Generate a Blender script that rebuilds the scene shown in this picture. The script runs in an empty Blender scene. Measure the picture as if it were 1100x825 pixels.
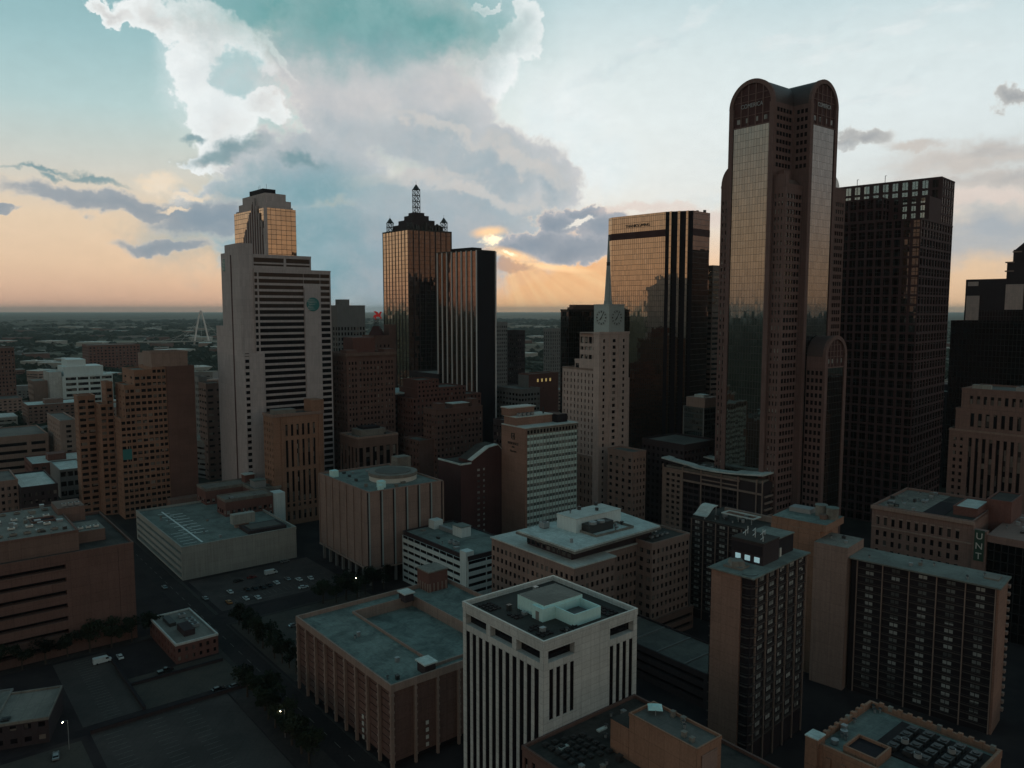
import bpy, math, random
from mathutils import Vector
random.seed(7)
R = math.radians
S = bpy.context.scene
COL = S.collection

# ------------------------------------------------------------------ camera
cam = bpy.data.cameras.new("camera")
cam.sensor_width = 36.0
cam.lens = 27.39
cam.clip_start = 1.0
cam.clip_end = 90000.0
co = bpy.data.objects.new("camera", cam)
co.location = (0, 0, 130)
co.rotation_euler = (R(90 - 5.43), 0, 0)
COL.objects.link(co)
S.camera = co

# ------------------------------------------------------------------ exposure
S.view_settings.view_transform = 'Standard'
S.view_settings.look = 'None'
S.view_settings.exposure = 0.0
S.view_settings.gamma = 1.0
S.view_settings.use_curve_mapping = False
S.cycles.max_bounces = 5
S.cycles.diffuse_bounces = 2
S.cycles.glossy_bounces = 4
S.cycles.transmission_bounces = 2
S.cycles.volume_bounces = 0
S.cycles.caustics_reflective = False
S.cycles.caustics_refractive = False
S.cycles.sample_clamp_indirect = 4.0

SUN_AZ, SUN_EL = -1.5, 5.3


def lin(r, g, b, gain=1.0):
    f = lambda c: (c / 255 / 12.92) if c / 255 <= 0.04045 else ((c / 255 + 0.055) / 1.055) ** 2.4
    return (f(r) * gain, f(g) * gain, f(b) * gain, 1.0)


class NT:
    """small helper to wire shader nodes"""
    def __init__(s, tree):
        s.t = tree

    def n(s, kind, ins=None, **props):
        nd = s.t.nodes.new(kind)
        for k, v in props.items():
            setattr(nd, k, v)
        for k, v in (ins or {}).items():
            sock = nd.inputs[k]
            if isinstance(v, bpy.types.NodeSocket):
                s.t.links.new(v, sock)
            else:
                sock.default_value = v
        return nd

    def m(s, op, a, b=0.0, c=0.0, clamp=False):
        return s.n('ShaderNodeMath', {0: a, 1: b, 2: c}, operation=op, use_clamp=clamp).outputs[0]

    def mix(s, f, a, b, blend='MIX'):
        nd = s.n('ShaderNodeMix', {0: f, 6: a, 7: b}, data_type='RGBA', blend_type=blend)
        return nd.outputs[2]

    def step(s, v, a, b, lo=0.0, hi=1.0):
        return s.n('ShaderNodeMapRange', {0: v, 1: a, 2: b, 3: lo, 4: hi}, interpolation_type='SMOOTHSTEP').outputs[0]

    def ramp(s, v, stops, lo, hi):
        f = s.n('ShaderNodeMapRange', {0: v, 1: lo, 2: hi, 3: 0.0, 4: 1.0}).outputs[0]
        nd = s.n('ShaderNodeValToRGB', {0: f})
        e = nd.color_ramp.elements
        while len(e) < len(stops):
            e.new(0.5)
        for el, (p, c) in zip(e, stops):
            el.position = (p - lo) / (hi - lo)
            el.color = c
        return nd.outputs[0]

    def noise(s, vec, scale, detail=4.0, rough=0.55, dist=0.0):
        return s.n('ShaderNodeTexNoise', {'Vector': vec, 'Scale': scale, 'Detail': detail, 'Roughness': rough, 'Distortion': dist})


# ------------------------------------------------------------------ sky
W = bpy.data.worlds.new("World")
S.world = W
W.use_nodes = True
W.node_tree.nodes.clear()
k = NT(W.node_tree)
STRENGTH = 0.15
tc = k.n('ShaderNodeTexCoord').outputs['Generated']
dirn = k.n('ShaderNodeVectorMath', {0: tc}, operation='NORMALIZE').outputs[0]
sep = k.n('ShaderNodeSeparateXYZ', {0: dirn})
X, Y, Z = sep.outputs
az = k.m('MULTIPLY', k.m('ARCTAN2', X, Y), 57.29578)
el = k.m('MULTIPLY', k.m('ARCSINE', Z), 57.29578)
pos = k.n('ShaderNodeCombineXYZ', {0: az, 1: el, 2: 0.0}).outputs[0]

nish = k.n('ShaderNodeTexSky', sky_type='NISHITA', sun_disc=False, sun_elevation=R(SUN_EL), sun_rotation=R(SUN_AZ),
           air_density=1.0, dust_density=2.0, ozone_density=1.5).outputs[0]
nish = k.mix(1.0, nish, (0.06, 0.06, 0.06, 1), 'MULTIPLY')

left = k.ramp(el, [(-1, lin(206, 160, 134)), (0.4, lin(222, 180, 156)), (3, lin(236, 204, 174)), (6, lin(236, 212, 184)), (9, lin(213, 214, 206)),
                   (13, lin(186, 214, 215)), (17, lin(160, 199, 204)), (21, lin(136, 182, 188)), (45, lin(66, 108, 116)), (90, lin(50, 86, 98))], -1, 90)
right = k.ramp(el, [(-1, lin(236, 188, 150)), (0.4, lin(244, 202, 162)), (3, lin(238, 208, 176)), (6, lin(226, 216, 204)), (9, lin(222, 229, 229)),
                    (13, lin(222, 236, 239)), (17, lin(208, 228, 232)), (21, lin(188, 217, 224)), (45, lin(72, 114, 122)), (90, lin(50, 86, 98))], -1, 90)
back = k.ramp(el, [(-1, lin(190, 154, 124)), (3, lin(206, 168, 134)), (8, lin(188, 162, 136)), (13, lin(164, 154, 138)), (19, lin(138, 142, 134)),
                   (30, lin(96, 120, 124)), (50, lin(60, 96, 104)), (90, lin(50, 86, 98))], -1, 90)
f_lr = k.step(az, -14.0, 6.0)
base = k.mix(f_lr, left, right)
f_back = k.step(k.m('ABSOLUTE', az), 55.0, 115.0)
base = k.mix(f_back, base, back)
base = k.mix(0.10, base, nish)

n1 = k.noise(pos, 0.11, 6.0, 0.6)
n2 = k.noise(pos, 0.42, 8.0, 0.66)
n4 = k.noise(pos, 0.9, 8.0, 0.65)
n3 = k.noise(k.n('ShaderNodeMapping', {0: pos, 3: (0.35, 1.3, 1)}).outputs[0], 0.35, 6.0, 0.62)


shift = k.n('ShaderNodeVectorMath', {0: pos, 1: (37.0, 91.0, 5.0)}, operation='ADD').outputs[0]
m1 = k.noise(shift, 0.11, 6.0, 0.6)
m2 = k.noise(shift, 0.42, 5.0, 0.6)
V1 = k.n('ShaderNodeCombineXYZ', {0: k.m('SUBTRACT', n1.outputs[0], 0.5), 1: k.m('SUBTRACT', m1.outputs[0], 0.5), 2: 0.0}).outputs[0]
V2 = k.n('ShaderNodeCombineXYZ', {0: k.m('SUBTRACT', n2.outputs[0], 0.5), 1: k.m('SUBTRACT', m2.outputs[0], 0.5), 2: 0.0}).outputs[0]


def distort(amp1, amp2):
    """shift the sky coordinates by broad and fine noise so that cloud outlines billow"""
    a = k.n('ShaderNodeVectorMath', {0: V1, 1: (amp1, amp1, 0), 2: pos}, operation='MULTIPLY_ADD').outputs[0]
    return k.n('ShaderNodeVectorMath', {0: V2, 1: (amp2, amp2, 0), 2: a}, operation='MULTIPLY_ADD').outputs[0]


P_SOFT = distort(7.0, 2.4)
P_MID = distort(5.0, 3.4)
P_WISP = distort(3.0, 2.6)


def after(p):
    """the same coordinates, evaluated only once the layers below are done (keeps the node stack small)"""
    return k.n('ShaderNodeVectorMath', {0: sky, 1: (1e-7, 1e-7, 1e-7), 2: p}, operation='MULTIPLY_ADD').outputs[0]


def field(p, blobs):
    """1 at the heart of the nearest ellipse, 0 on its outline, negative outside; blobs are (az, el, half width, half height, turn) in degrees"""
    out = None
    for (a, e, rx, ry, tilt) in blobs:
        mp = k.n('ShaderNodeMapping', {0: p, 1: (a, e, 0), 2: (0, 0, R(tilt)), 3: (rx, ry, 1)}, vector_type='TEXTURE').outputs[0]
        ln = k.n('ShaderNodeVectorMath', {0: mp}, operation='LENGTH').outputs[1]
        out = ln if out is None else k.m('SMOOTH_MIN', out, ln, 0.12)
    return k.m('SUBTRACT', 1.0, out)


sky = base
# warm glow round the hidden sun
fl = field(after(pos), [(1.4, 1.4, 12.91, 3.91, 0)])
al = k.step(k.m('ADD', fl, k.m('MULTIPLY', k.m('SUBTRACT', n2.outputs[0], 0.5), 0)), -0.77, 0.77, 0.0, 0.75)
sky = k.mix(al, sky, k.mix(k.step(k.m('MULTIPLY_ADD', al, 1e-7, n2.outputs[0]), 0.35, 0.65), lin(250, 192, 142), lin(247, 186, 138)))
# hot glow low under the sun
fl = field(after(pos), [(1.7, 1.4, 5.77, 3.37, 0)])
al = k.step(k.m('ADD', fl, k.m('MULTIPLY', k.m('SUBTRACT', n2.outputs[0], 0.5), 0)), -0.88, 0.88, 0.0, 0.8)
sky = k.mix(al, sky, k.mix(k.step(k.m('MULTIPLY_ADD', al, 1e-7, n2.outputs[0]), 0.35, 0.65), lin(255, 186, 120), lin(255, 182, 116)))
# bright hazy sky right of the great cloud
fl = field(after(pos), [(11.2, 13.0, 13.46, 7.25, 0), (10.0, 8.4, 7.82, 3.18, 0), (23.7, 14.4, 11.11, 4.99, 0)])
al = k.step(k.m('ADD', fl, k.m('MULTIPLY', k.m('SUBTRACT', n2.outputs[0], 0.5), 0)), -0.77, 0.77, 0.0, 0.45)
sky = k.mix(al, sky, k.mix(k.step(k.m('MULTIPLY_ADD', al, 1e-7, n2.outputs[0]), 0.35, 0.65), lin(236, 243, 242), lin(236, 243, 242)))
# upper wings of the great cloud
fl = field(after(P_MID), [(-25.9, 17.9, 1.60, 0.57, -14), (-23.3, 18.1, 2.89, 1.27, -10), (-20.1, 17.5, 3.38, 2.07, -25), (-20.8, 14.8, 1.74, 2.48, 0), (-19.9, 12.6, 2.47, 2.56, 0), (-17.2, 13.2, 1.58, 1.17, 0), (-21.4, 10.2, 2.20, 0.83, 0), (-16.5, 17.0, 1.58, 1.57, -40)])
fl = k.m('ADD', fl, k.m('MULTIPLY', k.m('SUBTRACT', n2.outputs[0], 0.5), 0.8))
al = k.step(fl, -0.11, 0.11, 0.0, 0.97)
dp = k.m('ADD', fl, k.m('MULTIPLY', k.m('SUBTRACT', k.m('MULTIPLY_ADD', al, 1e-7, n4.outputs[0]), 0.5), 0.7))
sky = k.mix(al, sky, k.ramp(dp, [(-0.1, lin(244, 247, 246)), (0.15, lin(240, 244, 243)), (0.35, lin(234, 238, 237)), (0.6, lin(226, 227, 225)), (1, lin(212, 212, 211))], -0.1, 1))
# glare in the wing
fl = field(after(P_SOFT), [(-19.8, 14.5, 2.71, 2.62, -60)])
al = k.step(k.m('ADD', fl, k.m('MULTIPLY', k.m('SUBTRACT', n2.outputs[0], 0.5), 0.4)), -0.66, 0.66, 0.0, 0.75)
sky = k.mix(al, sky, k.mix(k.step(k.m('MULTIPLY_ADD', al, 1e-7, n2.outputs[0]), 0.35, 0.65), lin(240, 246, 246), lin(234, 242, 243)))
# rims on the right
fl = field(after(P_MID), [(0.9, 18.9, 1.12, 1.70, 0), (-0.1, 17.9, 1.45, 1.39, 0), (-1.5, 15.4, 2.52, 1.43, 28), (0.8, 17.1, 0.93, 0.93, 0), (-2.3, 20.3, 0.98, 0.39, -20)])
fl = k.m('ADD', fl, k.m('MULTIPLY', k.m('SUBTRACT', n2.outputs[0], 0.5), 0.8))
al = k.step(fl, -0.125, 0.125, 0.0, 0.97)
dp = k.m('ADD', fl, k.m('MULTIPLY', k.m('SUBTRACT', k.m('MULTIPLY_ADD', al, 1e-7, n4.outputs[0]), 0.5), 0.5))
sky = k.mix(al, sky, k.ramp(dp, [(-0.1, lin(246, 249, 248)), (0.3, lin(240, 245, 245)), (1, lin(222, 228, 229))], -0.1, 1))
# glare right of the cloud
fl = field(after(P_MID), [(3.9, 12.9, 2.79, 3.32, 0), (6.0, 10.0, 2.65, 1.90, 0)])
al = k.step(k.m('ADD', fl, k.m('MULTIPLY', k.m('SUBTRACT', n2.outputs[0], 0.5), 0.8)), -0.715, 0.715, 0.0, 0.85)
sky = k.mix(al, sky, k.mix(k.step(k.m('MULTIPLY_ADD', al, 1e-7, n2.outputs[0]), 0.35, 0.65), lin(236, 243, 243), lin(228, 238, 239)))
# blue hole
fl = field(after(P_MID), [(-18.2, 15.4, 1.26, 1.14, 20)])
al = k.step(k.m('ADD', fl, k.m('MULTIPLY', k.m('SUBTRACT', n2.outputs[0], 0.5), 0.6)), -0.275, 0.275, 0.0, 0.9)
sky = k.mix(al, sky, k.mix(k.step(k.m('MULTIPLY_ADD', al, 1e-7, n2.outputs[0]), 0.35, 0.65), lin(166, 203, 207), lin(174, 207, 210)))
# body of the great cloud
fl = field(after(P_MID), [(-9.8, 18.3, 7.56, 3.73, 0), (-12.1, 14.1, 3.94, 3.68, 0), (-6.5, 13.3, 5.52, 3.29, 0), (-1.2, 10.1, 5.36, 2.67, 0), (-3.0, 7.8, 7.91, 2.33, 0), (-14.4, 9.2, 5.66, 2.48, 0), (-18.5, 7.0, 5.09, 1.86, 0), (-8.7, 3.9, 11.25, 3.03, 0), (2.8, 9.3, 2.54, 1.53, 0), (-7.4, 1.4, 6.02, 2.41, 0), (-14.0, 2.2, 4.73, 3.00, 0)])
fl = k.m('ADD', fl, k.m('MULTIPLY', k.m('SUBTRACT', n2.outputs[0], 0.5), 0.7))
al = k.step(fl, -0.13, 0.13, 0.0, 1)
dp = k.m('ADD', fl, k.m('MULTIPLY', k.m('SUBTRACT', k.m('MULTIPLY_ADD', al, 1e-7, n4.outputs[0]), 0.5), 0.45))
sky = k.mix(al, sky, k.ramp(dp, [(-0.12, lin(240, 240, 236)), (0.02, lin(222, 220, 216)), (0.14, lin(202, 204, 206)), (0.4, lin(190, 196, 199)), (0.75, lin(173, 185, 192)), (1, lin(164, 179, 188))], -0.12, 1))
# bright filament on the crown
fl = field(after(P_WISP), [(-16.1, 16.8, 1.71, 0.20, -48), (-18.1, 18.1, 1.55, 0.22, -30)])
al = k.step(k.m('ADD', fl, k.m('MULTIPLY', k.m('SUBTRACT', n2.outputs[0], 0.5), 0.6)), -0.44, 0.44, 0.0, 0.85)
sky = k.mix(al, sky, k.mix(k.step(k.m('MULTIPLY_ADD', al, 1e-7, n2.outputs[0]), 0.35, 0.65), lin(242, 244, 242), lin(240, 240, 236)))
# deep teal crown
fl = field(after(P_SOFT), [(-11.0, 20.0, 8.87, 3.29, -4), (-5.8, 18.7, 5.48, 2.15, -8), (-16.5, 19.9, 3.02, 1.71, 0)])
al = k.step(k.m('ADD', fl, k.m('MULTIPLY', k.m('SUBTRACT', n2.outputs[0], 0.5), 0.9)), -0.825, 0.825, 0.0, 0.95)
sky = k.mix(al, sky, k.mix(k.step(k.m('MULTIPLY_ADD', al, 1e-7, n2.outputs[0]), 0.35, 0.65), lin(104, 160, 161), lin(126, 172, 173)))
# pale middle
fl = field(after(P_SOFT), [(-12.4, 14.5, 5.32, 1.42, -8), (-5.0, 14.8, 3.96, 1.44, 30)])
al = k.step(k.m('ADD', fl, k.m('MULTIPLY', k.m('SUBTRACT', n2.outputs[0], 0.5), 1)), -0.77, 0.77, 0.0, 0.75)
sky = k.mix(al, sky, k.mix(k.step(k.m('MULTIPLY_ADD', al, 1e-7, n2.outputs[0]), 0.35, 0.65), lin(212, 209, 207), lin(202, 202, 203)))
# slate folds
fl = field(after(P_SOFT), [(-5.9, 10.9, 7.28, 1.88, -6), (-13.5, 10.3, 3.80, 1.36, 0), (-4.7, 6.7, 8.03, 2.09, 0)])
al = k.step(k.m('ADD', fl, k.m('MULTIPLY', k.m('SUBTRACT', n2.outputs[0], 0.5), 1.3)), -0.715, 0.715, 0.0, 0.65)
sky = k.mix(al, sky, k.mix(k.step(k.m('MULTIPLY_ADD', al, 1e-7, n2.outputs[0]), 0.35, 0.65), lin(158, 176, 184), lin(178, 186, 190)))
# lit folds
fl = field(after(P_MID), [(1.1, 10.6, 3.21, 0.51, -20), (-2.0, 8.6, 4.70, 0.51, -8), (-8.0, 9.0, 4.61, 0.51, 10), (-5.3, 12.4, 3.97, 0.43, -15)])
al = k.step(k.m('ADD', fl, k.m('MULTIPLY', k.m('SUBTRACT', n2.outputs[0], 0.5), 1.4)), -0.55, 0.55, 0.0, 0.65)
sky = k.mix(al, sky, k.mix(k.step(k.m('MULTIPLY_ADD', al, 1e-7, n2.outputs[0]), 0.35, 0.65), lin(208, 206, 202), lin(214, 208, 202)))
# teal base
fl = field(after(P_SOFT), [(-15.0, 7.6, 5.96, 1.76, 0), (-14.5, 4.9, 7.28, 2.31, 0), (-20.3, 6.0, 4.86, 1.48, 0), (-12.0, 2.2, 4.16, 2.37, 0)])
al = k.step(k.m('ADD', fl, k.m('MULTIPLY', k.m('SUBTRACT', n2.outputs[0], 0.5), 0.8)), -0.77, 0.77, 0.0, 0.9)
sky = k.mix(al, sky, k.mix(k.step(k.m('MULTIPLY_ADD', al, 1e-7, n2.outputs[0]), 0.35, 0.65), lin(118, 160, 170), lin(138, 171, 180)))
# lilac base
fl = field(after(P_SOFT), [(-4.7, 4.8, 6.38, 1.98, 0), (-6.8, 1.8, 4.96, 2.01, 0)])
al = k.step(k.m('ADD', fl, k.m('MULTIPLY', k.m('SUBTRACT', n2.outputs[0], 0.5), 0.8)), -0.77, 0.77, 0.0, 0.6)
sky = k.mix(al, sky, k.mix(k.step(k.m('MULTIPLY_ADD', al, 1e-7, n2.outputs[0]), 0.35, 0.65), lin(158, 170, 181), lin(172, 176, 182)))
# dark streaks
fl = field(after(P_WISP), [(-20.0, 10.5, 2.84, 0.48, 10), (-22.0, 11.5, 0.69, 0.23, 0), (-14.7, 10.0, 1.38, 0.37, -14), (-30.4, 8.6, 1.60, 0.17, 2), (-27.8, 8.3, 1.68, 0.23, -10), (-29.8, 8.2, 0.45, 0.22, -20)])
al = k.step(k.m('ADD', fl, k.m('MULTIPLY', k.m('SUBTRACT', n3.outputs[0], 0.5), 1.5)), -0.66, 0.66, 0.0, 0.85)
sky = k.mix(al, sky, k.mix(k.step(k.m('MULTIPLY_ADD', al, 1e-7, n3.outputs[0]), 0.35, 0.65), lin(112, 147, 155), lin(128, 158, 166)))
# grey bands on the left
fl = field(after(P_WISP), [(-26.3, 6.9, 5.96, 0.70, -5), (-20.9, 6.2, 4.59, 1.17, 0), (-23.9, 4.4, 3.11, 0.49, 0), (-32.5, 6.0, 1.15, 0.22, 0)])
fl = k.m('ADD', fl, k.m('MULTIPLY', k.m('SUBTRACT', n3.outputs[0], 0.5), 1.3))
al = k.step(fl, -0.35, 0.35, 0.0, 0.9)
dp = k.m('ADD', fl, k.m('MULTIPLY', k.m('SUBTRACT', k.m('MULTIPLY_ADD', al, 1e-7, n4.outputs[0]), 0.5), 0.4))
sky = k.mix(al, sky, k.ramp(dp, [(-0.3, lin(236, 214, 190)), (0.05, lin(190, 190, 188)), (0.3, lin(152, 162, 171)), (0.8, lin(140, 154, 166))], -0.3, 0.8))
# cream edges
fl = field(after(P_WISP), [(-23.9, 8.5, 1.01, 0.65, 0), (-23.3, 6.9, 1.02, 0.18, 0), (-22.3, 7.7, 1.15, 0.24, -10)])
al = k.step(k.m('ADD', fl, k.m('MULTIPLY', k.m('SUBTRACT', n3.outputs[0], 0.5), 1)), -0.495, 0.495, 0.0, 0.8)
sky = k.mix(al, sky, k.mix(k.step(k.m('MULTIPLY_ADD', al, 1e-7, n3.outputs[0]), 0.35, 0.65), lin(240, 226, 206), lin(246, 222, 190)))
# orange sky under the cloud
fl = field(after(P_MID), [(4.1, 1.3, 5.95, 2.42, 0), (1.0, 2.2, 2.44, 1.61, 0)])
al = k.step(k.m('ADD', fl, k.m('MULTIPLY', k.m('SUBTRACT', n2.outputs[0], 0.5), 0.5)), -0.385, 0.385, 0.0, 0.9)
sky = k.mix(al, sky, k.mix(k.step(k.m('MULTIPLY_ADD', al, 1e-7, n2.outputs[0]), 0.35, 0.65), lin(248, 196, 144), lin(245, 190, 138)))
# faint rays fanning down from the sun
ray_p = k.n('ShaderNodeVectorMath', {0: after(pos), 1: (-1.01, 5.43, 0)}, operation='SUBTRACT').outputs[0]
rx_, ry_, _z = k.n('ShaderNodeSeparateXYZ', {0: ray_p}).outputs
ang = k.m('ARCTAN2', rx_, k.m('MULTIPLY', ry_, -1.0))
fan = k.noise(k.n('ShaderNodeCombineXYZ', {0: ang, 1: 0.0, 2: 0.0}).outputs[0], 5.0, 3, 0.6).outputs[0]
fl = field(ray_p, [(4.41, -3.54, 8.5, 3.6, 0)])
al = k.m('MULTIPLY', k.step(fl, -0.1, 0.8, 0.0, 0.5), k.step(fan, 0.42, 0.66))
sky = k.mix(al, sky, lin(255, 214, 162))
al = k.m('MULTIPLY', k.step(fl, -0.1, 0.7, 0.0, 0.25), k.step(fan, 0.5, 0.32))
sky = k.mix(al, sky, lin(214, 164, 130))
# cumulus beside the sun
fl = field(after(P_WISP), [(1.5, 4.9, 3.38, 1.06, 0), (6.5, 5.8, 2.53, 1.37, 0), (4.1, 4.4, 4.98, 0.93, 0), (3.2, 6.5, 1.61, 1.18, 0), (-0.7, 4.6, 2.16, 0.46, 0), (8.3, 4.5, 1.99, 1.05, 0), (5.2, 7.1, 1.74, 0.65, 0)])
fl = k.m('ADD', fl, k.m('MULTIPLY', k.m('SUBTRACT', n2.outputs[0], 0.5), 1))
al = k.step(fl, -0.15, 0.15, 0.0, 0.97)
dp = k.m('ADD', fl, k.m('MULTIPLY', k.m('SUBTRACT', k.m('MULTIPLY_ADD', al, 1e-7, n4.outputs[0]), 0.5), 0.35))
sky = k.mix(al, sky, k.ramp(dp, [(-0.14, lin(250, 234, 206)), (0.03, lin(214, 202, 194)), (0.16, lin(172, 176, 183)), (0.5, lin(150, 160, 171)), (1, lin(140, 153, 166))], -0.14, 1))
# gap
fl = field(after(P_WISP), [(4.8, 6.4, 0.94, 0.21, 18)])
al = k.step(k.m('ADD', fl, k.m('MULTIPLY', k.m('SUBTRACT', n2.outputs[0], 0.5), 0.7)), -0.385, 0.385, 0.0, 0.9)
sky = k.mix(al, sky, k.mix(k.step(k.m('MULTIPLY_ADD', al, 1e-7, n2.outputs[0]), 0.35, 0.65), lin(246, 240, 228), lin(246, 240, 228)))
# sun gaps
fl = field(after(pos), [(-1.6, 5.6, 1.01, 0.33, 6), (0.0, 4.0, 1.62, 0.33, -14), (2.8, 3.1, 2.43, 0.23, -6)])
al = k.step(k.m('ADD', fl, k.m('MULTIPLY', k.m('SUBTRACT', n2.outputs[0], 0.5), 1.2)), -0.715, 0.715, 0.0, 0.9)
sky = k.mix(al, sky, k.mix(k.step(k.m('MULTIPLY_ADD', al, 1e-7, n2.outputs[0]), 0.35, 0.65), lin(255, 216, 165, 1.15), lin(255, 204, 150, 1.15)))
# scrap of cloud under the sun
fl = field(after(P_WISP), [(-0.1, 3.2, 1.49, 0.27, -4), (-0.8, 3.5, 0.68, 0.20, 0)])
al = k.step(k.m('ADD', fl, k.m('MULTIPLY', k.m('SUBTRACT', n2.outputs[0], 0.5), 0.9)), -0.44, 0.44, 0.0, 0.8)
sky = k.mix(al, sky, k.mix(k.step(k.m('MULTIPLY_ADD', al, 1e-7, n2.outputs[0]), 0.35, 0.65), lin(196, 158, 136), lin(206, 168, 142)))
# sun
fl = field(after(P_WISP), [(-1.7, 5.6, 0.54, 0.21, 8), (-0.3, 4.1, 0.54, 0.17, -12)])
al = k.step(k.m('ADD', fl, k.m('MULTIPLY', k.m('SUBTRACT', n2.outputs[0], 0.5), 0.9)), -0.66, 0.66, 0.0, 1)
sky = k.mix(al, sky, k.mix(k.step(k.m('MULTIPLY_ADD', al, 1e-7, n2.outputs[0]), 0.35, 0.65), lin(255, 236, 198, 1.4), lin(255, 236, 198, 1.4)))
# grey puffs on the right
fl = field(after(P_WISP), [(23.9, 10.9, 1.51, 0.63, -4), (22.7, 10.5, 0.85, 0.41, 0), (32.2, 12.5, 1.28, 0.58, 0)])
fl = k.m('ADD', fl, k.m('MULTIPLY', k.m('SUBTRACT', n2.outputs[0], 0.5), 1.4))
al = k.step(fl, -0.25, 0.25, 0.0, 0.9)
dp = k.m('ADD', fl, k.m('MULTIPLY', k.m('SUBTRACT', k.m('MULTIPLY_ADD', al, 1e-7, n4.outputs[0]), 0.5), 0.5))
sky = k.mix(al, sky, k.ramp(dp, [(-0.2, lin(222, 220, 214)), (0.2, lin(182, 182, 180)), (0.8, lin(160, 162, 164))], -0.2, 0.8))
# layered cloud low on the right
fl = field(after(P_WISP), [(30.5, 9.2, 4.22, 0.83, 4), (31.8, 7.8, 3.87, 0.55, 0), (26.9, 10.2, 1.59, 0.34, 0)])
al = k.step(k.m('ADD', fl, k.m('MULTIPLY', k.m('SUBTRACT', n3.outputs[0], 0.5), 1.8)), -0.715, 0.715, 0.0, 0.9)
sky = k.mix(al, sky, k.mix(k.step(k.m('MULTIPLY_ADD', al, 1e-7, n3.outputs[0]), 0.35, 0.65), lin(180, 179, 178), lin(204, 197, 190)))
# slate bank low on the right
fl = field(after(P_WISP), [(31.5, 4.6, 4.66, 1.58, 0), (27.2, 4.2, 2.14, 1.06, 0)])
al = k.step(k.m('ADD', fl, k.m('MULTIPLY', k.m('SUBTRACT', n3.outputs[0], 0.5), 1.4)), -0.605, 0.605, 0.0, 0.88)
sky = k.mix(al, sky, k.mix(k.step(k.m('MULTIPLY_ADD', al, 1e-7, n3.outputs[0]), 0.35, 0.65), lin(164, 176, 186), lin(184, 187, 188)))
# pink veil
fl = field(after(P_WISP), [(9.3, 7.2, 3.28, 0.32, 0), (13.2, 6.7, 2.87, 0.51, 0), (29.9, 6.8, 4.04, 0.45, 0)])
al = k.step(k.m('ADD', fl, k.m('MULTIPLY', k.m('SUBTRACT', n3.outputs[0], 0.5), 1.6)), -0.66, 0.66, 0.0, 0.7)
sky = k.mix(al, sky, k.mix(k.step(k.m('MULTIPLY_ADD', al, 1e-7, n3.outputs[0]), 0.35, 0.65), lin(224, 206, 198), lin(228, 212, 202)))
# high wisps
fl = field(after(P_SOFT), [(20.2, 17.8, 4.06, 0.33, 22), (25.5, 17.8, 5.36, 0.47, 8), (22.1, 13.3, 6.85, 0.45, 14), (9.2, 17.2, 5.80, 0.46, 20), (17.5, 9.0, 4.88, 0.49, 10)])
al = k.step(k.m('ADD', fl, k.m('MULTIPLY', k.m('SUBTRACT', n3.outputs[0], 0.5), 2.2)), -0.66, 0.66, 0.0, 0.5)
sky = k.mix(al, sky, k.mix(k.step(k.m('MULTIPLY_ADD', al, 1e-7, n3.outputs[0]), 0.35, 0.65), lin(196, 214, 218), lin(232, 238, 238)))

# fine ragged texture over everything
n5 = k.noise(k.n('ShaderNodeMapping', {0: after(pos), 3: (0.8, 1.2, 1)}).outputs[0], 0.8, 7.0, 0.65)
sky = k.n('ShaderNodeVectorMath', {0: sky, 3: k.m('MULTIPLY_ADD', n5.outputs[0], 0.14, 0.93)}, operation='SCALE').outputs[0]

# outside the front of the sky only a thin broken veil is left
veil = k.m('MULTIPLY', k.step(n3.outputs[0], 0.45, 0.72), k.m('MULTIPLY', f_back, 0.35))
sky = k.mix(veil, sky, lin(150, 150, 150))
sky = k.mix(k.step(el, -0.8, -2.5), sky, lin(30, 34, 38))
sc_ = k.n('ShaderNodeVectorMath', {0: sky, 3: 1.0 / STRENGTH}, operation='SCALE').outputs[0]
bg = k.n('ShaderNodeBackground', {0: sc_, 1: STRENGTH})
wo = k.n('ShaderNodeOutputWorld', {0: bg.outputs[0]})

# ------------------------------------------------------------------ sun behind the clouds
sl = bpy.data.lights.new("sun", 'SUN')
sl.energy = 0.25
sl.angle = R(10)
sl.color = (1.0, 0.78, 0.55)
so = bpy.data.objects.new("sun", sl)
d_ = Vector((math.sin(R(SUN_AZ)) * math.cos(R(SUN_EL)), math.cos(R(SUN_AZ)) * math.cos(R(SUN_EL)), math.sin(R(SUN_EL))))
so.rotation_euler = d_.to_track_quat('Z', 'Y').to_euler()
COL.objects.link(so)

# ------------------------------------------------------------------ materials
MATS = {}


def _new(name):
    m = bpy.data.materials.new(name)
    m.use_nodes = True
    m.node_tree.nodes.clear()
    q = NT(m.node_tree)
    return m, q


def _finish(m, q, bsdf):
    q.n('ShaderNodeOutputMaterial', {0: bsdf})
    MATS[m.name] = m
    return m


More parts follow.
